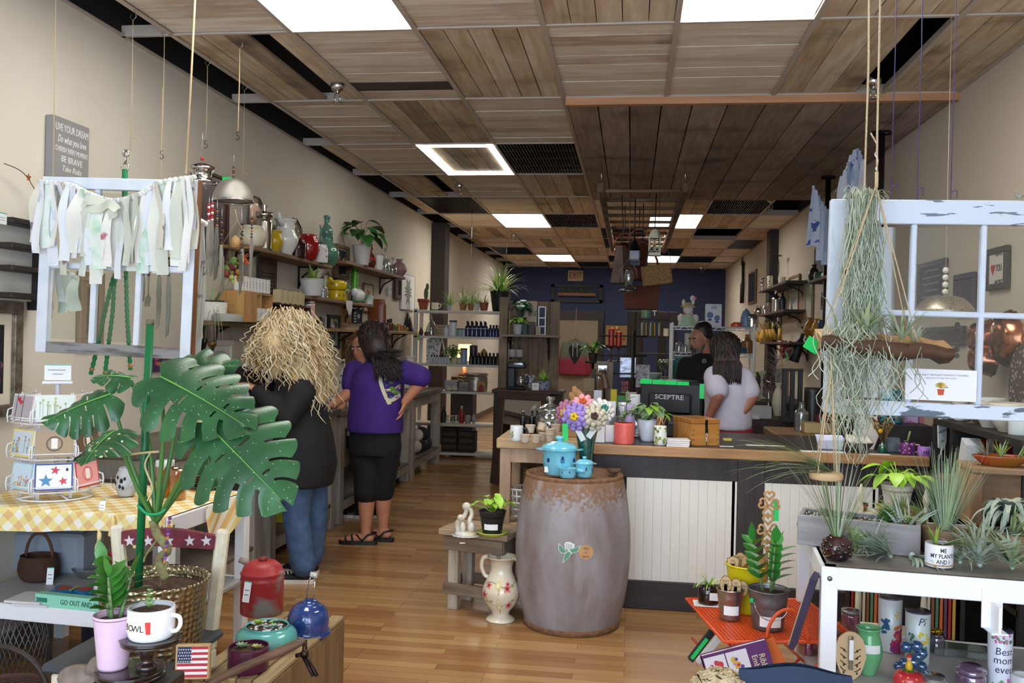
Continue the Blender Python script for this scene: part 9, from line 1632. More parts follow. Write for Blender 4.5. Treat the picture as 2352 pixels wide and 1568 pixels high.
ld_=bpy.data.lights.new('lamp_bulb','POINT');ld_.energy=14;ld_.color=(1,.72,.4);ld_.shadow_soft_size=.05;lo_=bpy.data.objects.new('lamp_bulb',ld_);COL.objects.link(lo_);lo_.parent=t;lo_.location=(0,0,.31)
for px0,px1,z,h,c,l in((1027,1055,z3,.13,'9a9ca4','grey metal box with two small hens in front'),(1059,1088,z3,.12,'c','shiny chrome toaster like tin on the shelf')):Fl('tin_box',l,'box',px0,px1,UY,z,h,CH if c=='c' else mt(c,.4),.16,pn='box')
for px,l in((1034,'white hen ornament nearest the chrome tin stack'),(1047,'second white hen ornament by the chrome tin')):t=Th('hen_figurine',l,'figurine',u_(px,z3,-.12));q=MT('d0c4b4',.4).ba((0,0,.03),.03,(1.4,.8,.9),10).ba((-.02,0,.065),.016,n=8);q.m('a02020',.5).ba((-.02,0,.082),.007,n=6);q.ob('body',t)
t=So('colander','big perforated steel colander behind the spiky aloe','colander',u_(1095,z3,.05),.15,.22,mt('a8a49c',.35,.8,sq=(70,.25,'4a4844')),'jar');MT('a8a49c',.35,.8).la([(.15,.2),(.165,.215),(.15,.225)],24).ob('rim',t)
Pt('aloe','dark spiky aloe spreading over the shelf unit','potted plant',u_(1080,z3,.02),.06,.1,mt('4a3a30',.6),'taper',fol=lambda q,z,r:[q.bl((0,0,z),(cos(k*2.4),sin(k*2.4),U(.3,.9)),U(.25,.36),.035,.8)for k in range(20)],folm=mt('3a5a40',.5,ns=(14,'5a7a58')))
t=Fl('barn_ornament','small red and tan barn ornament on the shelf','ornament',1098,1117,UY-.12,z3,.13,mt('a8884a',.6),.04,pn='barn');MT('8a1f24',.5).T(FX(0,-.021,.05)).pm([(-.035,-.05),(.035,-.05),(.035,.02),(0,.055),(-.035,.02)],0,.002).ob('door_panel',t)
for i,(px0,px1,h,l)in enumerate(((1022,1058,.3,'dark slatted crate at the bottom of the shelf unit'),(1060,1098,.26,'second dark slatted crate at the bottom of the shelf unit'))):
 t=Fl('slatted_crate',l,'crate',px0,px1,UY+.04,z1,h,mt('1c1615',.7),.2,pn='box');[MB(Wd('4a3226','33221a','x')).box(-.09,.09,-.115,-.1,.04+.08*k,.09+.08*k).ob('slat',t)for k in range(3)]
bs=bpy.data.objects['bracket_shelf'].location;B_=lambda x,y=-.05:V((bs.x+x,bs.y+y,bs.z))
Pt('potted_vine','bright green leafy plant in a white pot on the bracket shelf','potted plant',B_(-.16),.06,.12,mt('bfc0c0',.5),'taper',fol=fH(24,.12,.12,.06,(G2,G3)),folm=G2);Pt('dark_leaf_plant','dark leaved plant standing behind the bright one on the bracket shelf','potted plant',B_(-.12,.04),.05,.2,mt('2a3a30',.5),'taper',fol=fH(16,.1,.3,.09,(mt('2a5a3a',.4),mt('3a6a4a',.4))),folm=G1)
t=Fl('script_sign','pale script canvas behind the plants on the bracket shelf','sign',1200,1232,10.56,bs.z,.4,mt('b8a690',.7),.02);Tx('Yes',.13,mt('5a4a40'),t,FX(-.02,-.012,.26),shear=.3);t=Fl('window_frame_decor','small white three pane window frame decor on the bracket shelf','decor',1236,1252,10.5,bs.z,.33,mt('2c3350',.6),.01,pn='backing');[MB(WP).cb((0,-.008,z_),(.09,.02,.015),.002).ob('bar',t)for z_ in(0,.1,.2,.33)];[MB(WP).cb((x_,-.008,.165),(.014,.02,.33),.002).ob('side_bar',t)for x_ in(-.04,.04)]
Fl('green_box','dark green tall box on the bracket shelf','box',1200,1211,10.44,bs.z,.14,mt('1f3a2a',.5),.05,pn='box');Fl('brown_box','brown patterned box beside the dark green box','box',1214,1228,10.46,bs.z,.15,mt('3a2620',.5),.05,pn='box');Fl('postcard','small illustrated card at the bracket shelf end','card',1230,1241,10.42,bs.z,.1,mt('b0a890',.6),.006,aB(('5a4a3a','8a6a3a','3a3a3a'),6,'a8a088'))
for i,(px,l)in enumerate(((1178,'white mug hanging under the bracket shelf near the wall post'),(1194,'second white mug hanging under the bracket shelf'))):t=Th('hanging_cup',l,'mug',at_(px,10.5,bs.z-.27),0);MT('a8a4a4',.4).la(vess('mug',.045,.09,.004),18).ob('cup_body',t);MB(CH).tu([(0,0,.08),(0,0,.24)],.003,5).ob('hook',t)
dz_=.946;dr_=lambda px,Y=9.9:at_(px,Y,dz_);t=Th('coffee_maker','black drip coffee maker with a glass carafe on the dark dresser','coffee maker',dr_(1190));MT('121214',.3).cb((0,0,.015),(.2,.24,.03),.01).cb((-.06,.03,.14),(.09,.2,.26),.012).cb((0,0,.27),(.2,.24,.07),.012).ob('body',t);MG('b8b0a8',.5,.2).la(SP([(0,.035),(.05,.035),(.062,.08),(.05,.14),(.04,.15)],2),20,(.045,-.02,0)).ob('carafe',t);MB(BK_).tu(CP([(.09,-.03,.15),(.125,-.05,.14),(.12,-.05,.07),(.1,-.03,.06)]),.008,7).ob('carafe_handle',t);MB(CH).cb((0.02,-.12,.285),(.1,.004,.025),.002).ob('button_panel',t)
Pt('basket_planter','blue and white checked box planter of green leaves on the dresser','potted plant',dr_(1252,9.85),.08,.1,mt('a8a8b8',.5,sq=(26,.3,'3a4a8a')),'taper',fol=fS(26,.2,.03,(mt('8fae5a',.45),G3),.6),folm=G3);t=Fl('name_card','white folded card on the dresser','card',1224,1240,9.76,dz_,.08,TAGW,.004);Tx('TF',.03,mt('333333'),t,FX(0,-.003,.045));t=Th('crystal_flowers','pale bunch of glass flowers beside the coffee maker','flowers',dr_(1219));q=MT('b8b4c4',.3);[q.ba((U(-.05,.05),U(-.04,.04),U(.08,.17)),.02,n=7).tu([(0,0,0),(U(-.04,.04),0,.12)],.003,4)for _ in range(14)];q.ob('flowers',t)
hp=ony(1322,778,YB-.12);t=Th('hoodie','grey green to red hooded sweatshirt with a black heart hanging on the back door','sweatshirt',hp);hm=mt('5a6a58',.85).copy();nt=hm.node_tree;tc=nt.nodes.new('ShaderNodeTexCoord');sp_x=nt.nodes.new('ShaderNodeSeparateXYZ');rp=nt.nodes.new('ShaderNodeValToRGB');mr=nt.nodes.new('ShaderNodeMapRange');DV(mr,1,-.8);DV(mr,2,0);nt.links.new(tc.outputs['Object'],sp_x.inputs[0]);nt.links.new(sp_x.outputs[2],mr.inputs[0]);nt.links.new(mr.outputs[0],rp.inputs[0]);e=rp.color_ramp.elements;e[0].color=lin('8a2a40');e[0].position=.35;e[1].color=lin('5d6a58');e[1].position=.6;nt.links.new(rp.outputs[0],nt.nodes['Principled BSDF'].inputs['Base Color'])
q=MB();Lo(q,[((0,0,-.8),.27,.06,0),((0,0,-.4),.25,.07,0),((0,0,-.12),.25,.06,0),((0,0,-.03),.12,.05,0)])
for sg in(-1,1):Sw(q,[((sg*.22,0,-.14),.075),((sg*.29,-.01,-.45),.07),((sg*.31,0,-.76),.05)])
hb_=Fu(q,'sweatshirt',t,hm,.018,4);q=MT('14161c',.85);q.py_([v for v in(Pj(hb_,(x*.012,-1,-.32+z*.014),1,.006)for x,z in[(16*sin(-a)**3*.75,(13*cos(-a)-5*cos(-2*a)-2*cos(-3*a))*1.15)for a in[TAU*i/26 for i in range(26)]])if v]);q.ob('heart_print',t);[MT('d8d8d4',.8).tu([(sx,-.09,-.1),(sx*1.1,-.1,-.4)],.006,5).ob('drawstring',t)for sx in(-.045,.045)];MB(PN).tu([(-.12,0,-.05),(0,0,.05),(.12,0,-.05)],.012,6).ob('hanger',t);MB(Tw).tu([(0,0,.05),(0,.03,.7)],.006,5).ob('hanging_cord',t)
for i,px in enumerate((1450,1468,1520,1545)):Sr(MB(Wd('33271f','221a15','z')).cb(((at_(px,17.6,0)).x,17.6,1.05),(.17,.05,2.1),.004).ob('trim_%d'%(4+i)))
bc=Th('bookcase','dark bookcase with a row of books and a cream candle before the dark boards','bookcase',at_(1502,15.5,0));[MB(DKZ).cb((sx,0,.95),(.03,.28,1.9),.003).ob('side_board',bc)for sx in(-.27,.27)];[MB(DK).cb((0,0,z_),(.54,.28,.03),.003).ob('shelf',bc)for z_ in(.3,.9,1.3,1.6,1.9)]
for i in range(15):Bo('book','book in the row on the dark bookcase',V((bc.location.x-.235+.024*i,15.36,1.616)),.02,.2+.02*(i%3),.16,0,mt(('3a5a7a','c8c4b0','4a6a4a','6a3a2a','b8a04a','2a3a5a')[i%6],.6),'book','books on the dark bookcase')
So('pillar_candle','cream pillar candle on the bookcase end','candle',V((bc.location.x+.2,15.4,1.616)),.05,.12,CREAM,'candle');So('green_bottle','pale green bottle on top of the bookcase','bottle',V((bc.location.x-.15,15.5,1.916)),.07,.22,mt('6a9a7a',.3),'bottle');t=Fl('letter_block','black block with a white letter T on the bookcase top','sign',1496,1508,15.45,1.916,.16,BK_,.06);Tx('T',.13,WHITE,t,FX(0,-.032,.08),bold=.02)
wr_=Th('wire_rack','white wire shelving rack behind the bearded man','rack',at_(1640,9.75,0));[MB(WP).tu([(sx,y,0),(sx,y,1.72)],.014,8).ob('post',wr_)for sx in(-.44,.42)for y in(0,.38)]
for z_ in(.6,1.1,1.4,1.68):
 q=MB(WP);[q.tu([(-.44,y,z_),(.42,y,z_)],.006,5)for y in(0,.38)];[q.tu([(-.44,y,z_-.035),(.42,y,z_-.035)],.005,5)for y in(0,)];[q.tu([(-.44+.86*i/14,0,z_-.035*(i%2)),(-.44+.86*(i+1)/14,0,z_-.035*((i+1)%2))],.004,4)for i in range(14)];[q.tu([(-.44+.86*i/20,0,z_),(-.44+.86*i/20,.38,z_)],.003,4)for i in range(21)];q.ob('wire_shelf',wr_)
w_=lambda px,z,dy=.1:at_(px,9.75+dy,z+.007)
t=Th('rabbit_jar','pastel ceramic rabbit family cookie jar on top of the wire rack','cookie jar',w_(1579,1.68));q=MT('b4d0b0',.3).la(SP([(0,0),(.1,0),(.09,.05),(.05,.13),(0,.15)],3),20,fu_=(9,.05));q.m('e0d8d4',.3).ba((0,-.01,.18),.055,n=14).ba((-.08,-.02,.08),.035,(1,1,1.4),10).ba((.08,-.02,.08),.035,(1,1,1.4),10).ba((.05,0,.27),.02,(1,.6,2.2),8).ba((-.05,0,.25),.02,(1,.6,2.0),8).ba((.045,0,.3),.03,n=10);q.m('c8b87a',.6).la([(.05,.2),(.09,.205),(.05,.225),(.03,.25),(0,.255)],18);q.m('d87a9a',.4).ba((.04,-.05,.13),.015,n=7).ba((-.04,-.05,.13),.015,n=7).ba((.07,-.04,.3),.016,n=7);q.ob('rabbit_family',t)
t=Fl('product_box','white product box printed with two blue globes on top of the rack','box',1619,1655,9.85,1.687,.24,mt('d4d6da',.5),.12,pn='box');Tx('STAR\nWARS',.022,mt('222222'),t,FX(0,-.0615,.205),bold=.02);q=MT('5a6a9a',.5);[Bb(q,x,z,-.0612,r_,r_,16,.02)for x,z,r_ in((-.04,.12,.035),(.035,.09,.03))];q.m('3a3f5a',.5);[Bb(q,x,z,-.0616,.022,.012,10,.05)for x,z in((-.04,.07),(.035,.05))];q.ob('globe_print',t)
for px,z,R_,H_,pr,c,l in((1690,1.68,.06,.05,'jar','d8561e','bright orange enamel dish on the rack top'),(1712,1.68,.06,.2,'bell','6a86a8','pale blue enamel coffee pot on the rack'),(1726,1.68,.07,.14,'jar','a8a8a8','chrome slow cooker on the rack end'),(1562,1.1,.09,.24,'jar','1f6a6a','teal lidded canister on the lower rack shelf'),(1572,1.1,.07,.07,'jar','9a2a1a','orange red dish in front of the teal canister'),(1560,1.4,.04,.1,'jar','g','clear glass jar with a white label on the rack'),(1575,1.4,.04,.08,'jar','g','second clear jar beside the labelled one'),(1590,1.4,.06,.12,'jar','a8aaac','grey ceramic crock on the rack behind the man'),(1580,1.4,.035,.2,'cork','c8c0b0','roll of cream paper standing on the rack'),(1700,1.4,.09,.06,'jar','2a5a7a','stack of blue plates on the rack'),(1716,1.4,.06,.2,'bottle','8a5a2a','amber bottle on the rack by the dark hair')):
 So('rack_jar',l,'container',w_(px,z,.1 if px!=1572 else.02),R_,H_,gl('dfe6e6',.35,.1)if c=='g' else CH if c=='a8a8a8' else mt(c,.3),pr)
ir=Th('iron_rack','tall black iron display rack with cross arms between the counter and back door','rack',at_(1455,7.9,0));q=MB(BK_);q.tu([(0,0,0),(0,0,1.6)],.014,8).ob('pole',ir);[MB(BK_).tu([(-.3,0,z_),(.12,0,z_)],.008,6).ob('arm',ir)for z_ in(1.22,1.38,1.55)];MB(BK_).la([(0,0),(.2,0),(.2,.012),(0,.03)],20).ob('base',ir)
dt=PT('display_table','dark display table in the middle of the shop carrying candles and gifts',-.42,.55,7.45,8.3,.95,.06,.04,.4,Wd('4a382c','33261d'),Wd('3a2b22','261c16','z'),Wd('4a382c','33261d'));dtz=.951;e_=lambda px,Y,z=dtz:at_(px,Y,z)
Fl('mirror_pillar','white mirrored pillar stand carrying the red candles','display stand',1372,1410,7.9,dtz,.37,Wd('8a7a6a','6a5c4e','z'),.13,pn='pillar');t=Fl('mirror_strip','bright mirror strip on the front of the pillar stand','mirror',1375,1396,7.82,dtz+.02,.32,mt('dde4ea',.04,1),.008,pn='glass_strip')
for px,h,l in((1404,.14,'tall red pillar candle on a dark stick'),(1421,.115,'shorter red pillar candle beside the tall one')):p=e_(px,7.92,dtz+.372);t=So('red_candle',l,'candle',p+V((0,0,.14)),.027,h,mt('8f1a14',.4,sss=.1),'candle');t=So('candlestick','dark turned candlestick under the '+l,'candlestick',p,.032,.14,mt('3a2018',.3),'stick')
t=Th('horse_figurine','brown horse head figurine on a dark post in front of the mirror pillar','figurine',e_(1386,7.6));q=MT('6a5040',.4);q.tu([(0,0,0),(0,0,.16)],.012,8).tu(CP([(.03,0,.15),(.02,0,.22),(0,0,.27)]),[.035,.03,.026,.022],10).ba((-.02,0,.27),.026,(1.7,.8,.9),10).ba((.005,0,.3),.008,(.6,.6,2),6);q.ob('horse',t)
for px0,px1,Y,z,h,c,l in((1343,1368,7.7,1.06,.12,'8a7a54','tan printed tin box behind the horse figurine'),(1425,1462,8.1,1.18,.18,'b8bccc','silvery foil bag hung on the iron rack'),(1462,1494,7.6,1.12,.19,'a8acb0','multicolour patterned bag hung on the iron rack'),(1346,1382,7.6,.952,.12,'7a5a3a','wicker gift basket behind the wooden spoons'),(1420,1440,7.5,.952,.1,'3f9a4a','green packet among small gifts on the display table'),(1405,1420,7.5,.952,.15,'d8c83a','yellow banana shaped packet on the display table'),(1440,1465,7.5,.952,.13,'c8c0b4','folded cream cloth gift on the display table'),(1360,1380,8.0,.952,.3,'4a3a30','dark framed block behind the gift basket'),(1428,1446,8.0,.952,.2,'5a2a2a','maroon box under the foil bag')):
 Fl('gift_box' if 'bag' not in l else 'gift_bag',l,'gift',px0,px1,Y,z,h,mt(c,.3 if 'foil' in l else.6,.5 if 'foil' in l else 0,ns=(30,'5a5a64' if 'pattern' in l else c),bp_=(20,.5)),.06,pn='bag' if 'bag' in l else 'box')
t=Fl('pear_painting','square painting of golden fruit on the blue back wall beside the door','picture',1388,1443,YB-.03,1.4,.48,mt('2a1c14',.6),.03,aB(('c8963a','a8541e','d8b05a','6a3a1a'),12,'8a6a3a'));Pt('trailing_plant','small plant on a black stand before the back door','potted plant',at_(1363,9.0,1.3),.05,.08,mt('2a2420',.6),'taper',fol=fH(24,.13,.16,.05,(G1,G2)),folm=G1);t=Th('plant_pedestal','thin black pedestal under the small plant before the back door','plant stand',at_(1363,9.0,0));MB(BK_).tu([(0,0,0),(0,0,1.29)],.015,8).la([(0,0),(.14,0),(.14,.015),(0,.02)],18).la([(0,1.28),(.08,1.28),(.08,1.299),(0,1.299)],18).ob('pedestal',t)
bt=PT('black_table','black side table with wine glasses and bowls behind the monitor',.2,.62,8.35,8.8,1.15,.05,.05,.5,BK_,BK_,BK_);b_z=1.151
for px,l in((1521,'stemmed wine glass with greenery on the black table'),(1529,'second stemmed wine glass on the black table')):t=Th('wine_glass',l,'glass',at_(px,8.5,b_z));MG('e0e8e0',.4,.05).la(vess('goblet',.035,.19,.003,.55),20).ob('glass_body',t);q=MB(G2);[q.lf((0,0,.15),(cos(k),sin(k),.7),.06,.02)for k in range(9)];q.ob('leaves',t)
for px,R_,c,l in((1498,.09,'b8c0b4','pale green bowl on the black table'),(1508,.06,'8fa09a','grey green bowl stacked with plates on the black table')):Pt('bowl',l,'bowl',at_(px,8.55+.06*(px>1500),b_z),R_,.06,mt(c,.3),'dish',soil=False,pa_='bowl_body')
DKS=Wd('4a3d33','332a23','y')
SR={'a':(10.6,12.7,2.25),'b':(10.7,12.8,1.92),'c':(10.3,12.6,1.54),'d':(7.9,9.3,2.15),'e':(8.0,9.4,1.58)}
for k_,l in(('a','dark wall shelf holding silver candelabra'),('b','dark wall shelf holding silver jars below the candelabra'),('c','dark wall shelf of dried corn and gourds'),('d','dark wall shelf on the black pipe near the moss'),('e','lower dark wall shelf on the black pipe')):y0,y1,z_=SR[k_];WS_(l,y0,y1,z_,.27,sgn=-1,mat=DKS,brk=k_ in 'abc',gp='dark wall shelves')
t=Th('pipe_post','black pipe post carrying the two dark shelves near the moss','post',(1.80,8.7,0));MT('2a1f1c',.4,.5).tu([(0,0,0),(0,0,ZC-.03)],.025,10).la([(.07,ZC-.045),(.07,ZC-.03),(0,ZC-.03)],16).ob('pipe',t);t=Th('pipe_post','second black pipe post with a ceiling flange nearer the window','post',(1.80,6.9,1.9));MT('2a1f1c',.4,.5).tu([(0,0,0),(0,0,ZC-1.93)],.025,10).la([(.07,ZC-1.945),(.07,ZC-1.93),(0,ZC-1.93)],16).ob('pipe',t)
rs=lambda px,k_,X=1.87:V((X,onx(px,700,X).y,SR[k_][2]))
def Ca(label,p,h,n_):t=Th('candelabra',label,'candlestick',p);q=MB(SL_).la(SP([(0,0),(.06,0),(.05,.02),(.015,.04),(.02,h*.3),(.012,h*.5),(0,h*.5)],2),14);[q.tu(CP([(0,0,h*.4),(0,s*.08,h*.45),(0,s*.11,h*.7)]),.008,6).la([(.03,h*.7),(.035,h*.73),(0,h*.74)],12,(0,s*.11,0))for s in((-1,1)if n_==2 else(0,))];q.ob('stand',t)
Ca('silver two armed candelabra nearest the dark post',rs(1750,'a'),.3,2);Ca('silver scrolled candlestick in the middle of the upper shelf',rs(1765,'a'),.26,2)
t=Th('candle_stand','tall black twisted wire candle stand on the upper shelf','candlestick',rs(1781,'a'));q=MB(DARKMETAL);[q.tu([(.035*cos(a+z*3),.035*sin(a+z*3),z*.42)for z in[i/8 for i in range(9)]],.005,5)for a in(0,2.1,4.2)];q.la([(0,.42),(.07,.42),(.07,.43),(0,.43)],16).la([(0,0),(.05,0),(.05,.01),(0,.01)],16);q.ob('stand',t)
for i,(px,h,l)in enumerate(((1768,.2,'tall cream pillar candle on the upper shelf'),(1795,.12,'short cream candle in a goblet at the upper shelf end'))):So('cream_candle',l,'candle',rs(px,'a',1.9),.045,h,mt('d8d0bc',.5),'candle')
for px,k_,R_,H_,pr,c,l in((1745,'b',.08,.16,'vase','S','round silver bowl vase at the far end of the jar shelf'),(1757,'b',.05,.14,'jar','S','silver shaker on the jar shelf'),(1768,'b',.06,.16,'jar','5a4440','brown stoneware jar on the jar shelf'),(1782,'b',.055,.3,'bottle','S','tall shiny cocktail shaker on the jar shelf'),(1796,'b',.05,.26,'bottle','2a2422','tall dark bottle at the near end of the jar shelf'),(1743,'c',.04,.14,'vase','5a7a3a','green gourd on the corn shelf'),(1750,'c',.04,.16,'vase','c8963a','yellow gourd on the corn shelf'),(1764,'c',.06,.3,'jar','7a5a2a','amber woven canister behind the corn bundles'),(1868,'d',.06,.2,'vase','3a2a22','dark brown vase by the black pipe'),(1882,'d',.06,.1,'jar','3a6a3a','small green pot on the pipe shelf'),(1905,'d',.08,.06,'jar','c8c6c0','white dish on the pipe shelf'),(1862,'e',.07,.22,'vase','9a6a1e','amber glass flared vase on the lower pipe shelf'),(1878,'e',.06,.2,'vase','b8802a','second amber vase beside the black pipe'),(1893,'e',.06,.18,'jar','2a3a5a','dark blue jar on the lower pipe shelf')):
 So('shelf_vase',l,'vase',rs(px,k_,1.88),R_,H_,SL_ if c=='S' else mt(c,.3),pr)
for i in range(7):t=Th('corn_bundle','dried yellow corn cob bundle on the gourd shelf','dried corn',rs(1745+8*i,'c',1.86)+V((0,0,.03)),U(0,3),'dried corn bundles');MT('b8862a',.6,ns=(40,'d8b04a')).tu([(0,0,0),(.02,.05,.14)],[.03,.022],8).ob('cob',t);q=MT('b8a070',.8);[q.lf((.02,.05,.13),(U(-.5,.5),U(-.3,.8),1),.14,.03)for _ in range(4)];q.ob('husk',t)
OAK=Wd('8a5f30','6a4520','z',.5)
for x0,x1,y0,y1,fm,l,art in((1812,1836,633,731,OAK,'gold oak framed watercolour beside the silver jar shelf',aB(('b8b4b0','8a9a9c','c8bcae'),10,'b4b2aa')),(1720,1736,622,697,OAK,'wooden framed dark mirror near the far corner',aS(mt('3a3c48',.2))),(1850,1866,640,740,mt('8a8a70',.6),'olive grey framed panel nearest the pipe shelf',aS(mt('b0ac98',.7))),(1834,1850,645,750,mt('a09c84',.6),'clay coloured framed panel beside the gold oak watercolour',aS(mt('9a7a64',.7))),(1872,1925,555,640,mt('55565c',.6),'plain grey canvas board behind the pipe shelf',aS(mt('5a5b62',.7))),(1888,1920,668,708,mt('5a2626',.6),'small maroon canvas below the pipe shelf',aS(mt('5f2a28',.7))),(2268,2315,568,665,mt('3a2f30',.5),'framed sign reading LOVE YOU MORE with a red heart',aS(mt('d8d0c8',.7))),(2110,2172,600,702,mt('23262e',.5),'black board with pale lines seen through the peeling sash',aL('8a8c90',5,'1c1f26')),(2193,2238,628,722,mt('3a3448',.6),'dark plum canvas seen through the peeling sash',aS(mt('40384c',.7))),(2120,2215,750,792,mt('3a3436',.5),'dark flat panel below the dome strainer',aS(mt('44393a',.7)))):
 t=WP_('framed_picture',l,'r',x0,x1,y0,y1,fm,fw=.035,art=art,mw=0,off=.02)
 if 'LOVE' in l:[Tx(s_,.055,mt('2a2426'),t,FX(.03,-.0045,z_),sx=.7,bold=.015)for s_,z_ in(('LOVE',.085),('YOU',0),('MORE',-.085))];q=MT('b03a3a',.6).T(FX(-.05,-.0045,0));q.pm([(.03*x,.035*z)for x,z in hr],0,.001);q.ob('heart',t)
COP=mt('b8785a',.2,1);nx=lambda px,py,X=1.93:onx(px,py,X)
for px,py,l,R_ in((2275,775,'upper copper jelly mould on the wall seen through the sash',.09),(2278,825,'lower copper jelly mould on the wall seen through the sash',.085)):t=Th('copper_mould',l,'mould',nx(px,py));t.rotation_euler=(0,-PI/2,0);MB(COP).la(SP([(R_*1.1,0),(R_,.02),(R_*.8,.09),(R_*.5,.11),(0,.1)],2),24,fu_=(10,.05)).ob('mould',t)
t=Th('copper_mould','big ribbed copper mould at the picture edge','mould',nx(2325,778));t.rotation_euler=(0,-PI/2,0);MB(COP).la(SP([(.14,0),(.14,.02),(.1,.08),(0,.1)],3),36,fu_=(18,.05)).ob('mould',t)
cz=ony(2170,717,4.6);t=Th('strainer_chime','big perforated dome strainer hung with shells behind the sash','wind chime',cz);MT('a89c8c',.35,.8,sq=(90,.25,'5a5048')).la(SP([(.135,0),(.13,.02),(.08,.07),(0,.085)],3),30).ob('dome',t);q=MT('d8ccc0',.4);[q.ba((0,0,.1+.035*i),.016,n=8)for i in range(4)];q.tu([(0,0,.08),(0,0,ZC-cz.z)],.001,4);q.ob('shell_string',t);q=MT('3a3034',.4);[q.ba((.06,0,-.06-.03*i),.014,n=8)for i in range(6)];q.ob('bead_string',t)
t=Th('platter','ornate oval floral tray standing at the picture edge on the cabinet','tray',(1.9,nx(2352,880).y-.1,1.131));MT('5a4a48',.4,sq=(40,.3,'c8b8a0')).T(rot(0,0,-PI/2)@FRONT).pm([(.16*cos(TAU*i/28),.2+.2*sin(TAU*i/28))for i in range(28)],0,.02).ob('tray',t)
sw_=So('swirl_vase','turquoise vase with black swirls on the shelf seen through the moss','vase',(1.55,5.6,1.05),.06,.2,mt('3f8a9a',.3,sq=(40,.35,'1a2024')),'jar');PO_('tall_cabinet','narrow dark cabinet under the swirl vase','cabinet',(1.55,5.75,0),(.4,.6,1.048),BKW)
BRAG=[mt('b4bccf',.9,ns=(14,'3f548c',.62,.64)),mt('c4c6d0',.9),mt('9aa6bf',.9)];rags('fabric_garland','blue star print fabric strips hanging from a hook near the moss',V((1.62,6.9,2.9)),[(-.1,0,-.16),(0,0,.06),(.06,0,-.06)],lambda u:.34,10,21,0,.03,pal=BRAG);rags('fabric_garland','second blue and white fabric swag hanging lower beside the black pipe',V((1.55,7.5,2.72)),[(-.12,0,.08),(0,0,-.12),(.12,0,-.05)],lambda u:.42,11,22,0,.03,pal=BRAG)
sd=Th('drawer_chest','dark wooden chest with drawers behind the counter end','chest',(1.28,7.6,0));MB(Wd('33221a','241812')).cb((0,0,.45),(.62,.6,.9),.006).ob('body',sd);[MB(Wd('3f2a1f','2c1d15')).cb((0,-.305,z_),(.54,.02,.22),.004).ob('drawer',sd)for z_ in(.2,.46,.72)];wb=PT('work_bench','low maple topped bench between the chest and counter',1.0,1.9,6.15,6.75,.9,.06,.05,.4,Wd('a8845a','8a6840'),BK_,BKW);sb_=PT('sideboard','long dark sideboard along the wall under the corn shelf',1.22,1.78,9.0,12.2,.92,.08,.05,.3,BKW,BKW,BKW)
for i,(px,Y,z,R_,H_,pr,c,l)in enumerate(((1745,7.5,.902,.12,.1,'b','a8a8a4','pale grey stone block on the drawer chest'),(1728,7.4,.902,.08,.03,'b','c0c0c4','white folded papers on the drawer chest'),(1768,7.7,.902,.03,.3,'stick','S','silver heart topped stand on the drawer chest'),(1790,7.75,.902,.05,.28,'vase','c8c0aa','cream feathery vase on the drawer chest'),(1845,6.5,.902,.05,.2,'bottle','g','clear milk bottle half full of sand on the bench'),(1880,6.4,.902,.12,.07,'b','b09a6a','stack of tan woven trays on the bench'),(1905,6.45,.902,.1,.12,'b','5a1a18','dark red covered box on the bench'),(1870,6.6,.902,.06,.3,'cork','1c1818','black umbrella crock on the bench'),(1735,9.4,.922,.07,.12,'b','b8ac9c','white basket of bottles on the sideboard'),(1752,9.8,.922,.06,.3,'stick','d0c8b0','cream candlestick on the sideboard'),(1738,10.4,.922,.1,.2,'b','3a2434','plum velvet box on the sideboard'),(1742,11.4,.922,.06,.24,'vase','3a4a2a','dark green plant vase on the sideboard'),(1800,9.2,.922,.06,.34,'cork','a8a49a','grey fluted vase on the sideboard'))):
 p=at_(px,Y,z)
 if pr=='b':PO_('storage_box',l,'box',p,(R_*1.6,R_*1.3,H_),mt(c,.6))
 else:So('ornament',l,'ornament',p,R_,H_,SL_ if c=='S' else gl('d8dcd8',.35,.15)if c=='g' else mt(c,.4),pr)
t=Th('cd_rack','tall dark slatted rack standing beside the drawer chest','rack',at_(1822,7.2,.902));[MB(BKW).cb((x,0,.21),(.035,.03,.42),.003).ob('slat',t)for x in(-.06,0,.06)];[MB(BKW).cb((0,0,z_),(.16,.05,.02),.003).ob('cross_bar',t)for z_ in(.01,.41)];t.location.z=0;[MB(BKW).cb((x,.02,.45),(.03,.03,.9),.003).ob('leg',t)for x in(-.06,.06)];[c_.location.__setattr__('z',.9)for c_ in t.children if c_.name.startswith(('slat','cross'))]
t=Th('fluffy_tree','silvery white feather twig tree beside the chest','decor',at_(1785,8.3,.9));q=MT('8f8a8c',.8);q.tu([(0,0,0),(0,0,.35)],.012,6)
for i in range(130):a=U(0,TAU);q.m(('a39ea2','8f8a8c','b49aa0')[i%3],.8).bl((0,0,U(.05,.5)),(cos(a),sin(a),U(.2,1.3)),U(.1,.28),.008,1.2,6)
q.ob('twigs',t);PO_('tree_stand','dark block stand under the feather twig tree','stand',at_(1785,8.3,0),(.25,.25,.898),BKW)
t=Th('black_bottle_hanger','black wine bottle hung on the wall with a green tag','bottle',onx(1822,830,1.85));MB(BK_).T(rot(0,.3,0)).la(sx_(PC['bottle'],.06,.34),16).ob('bottle',t);MB(GT_).box(-.08,-.07,-.05,0,0,.1).ob('green_tag',t)
gp_=onx(1706,645,1.98);t=Th('giraffe_ornament','black iron giraffe ornament on the wall near the far corner','wall decor',gp_);MB(BK_).tu([(0,.12,.3),(0,.1,.36),(0,0,.3),(0,-.02,0),(0,-.06,-.1),(0,-.03,-.4)],.03,6).tu([(0,-.02,0),(0,.12,-.06),(0,.14,-.4)],.028,6).tu([(0,.1,.36),(0,.08,.44)],.012,5).ob('giraffe',t)
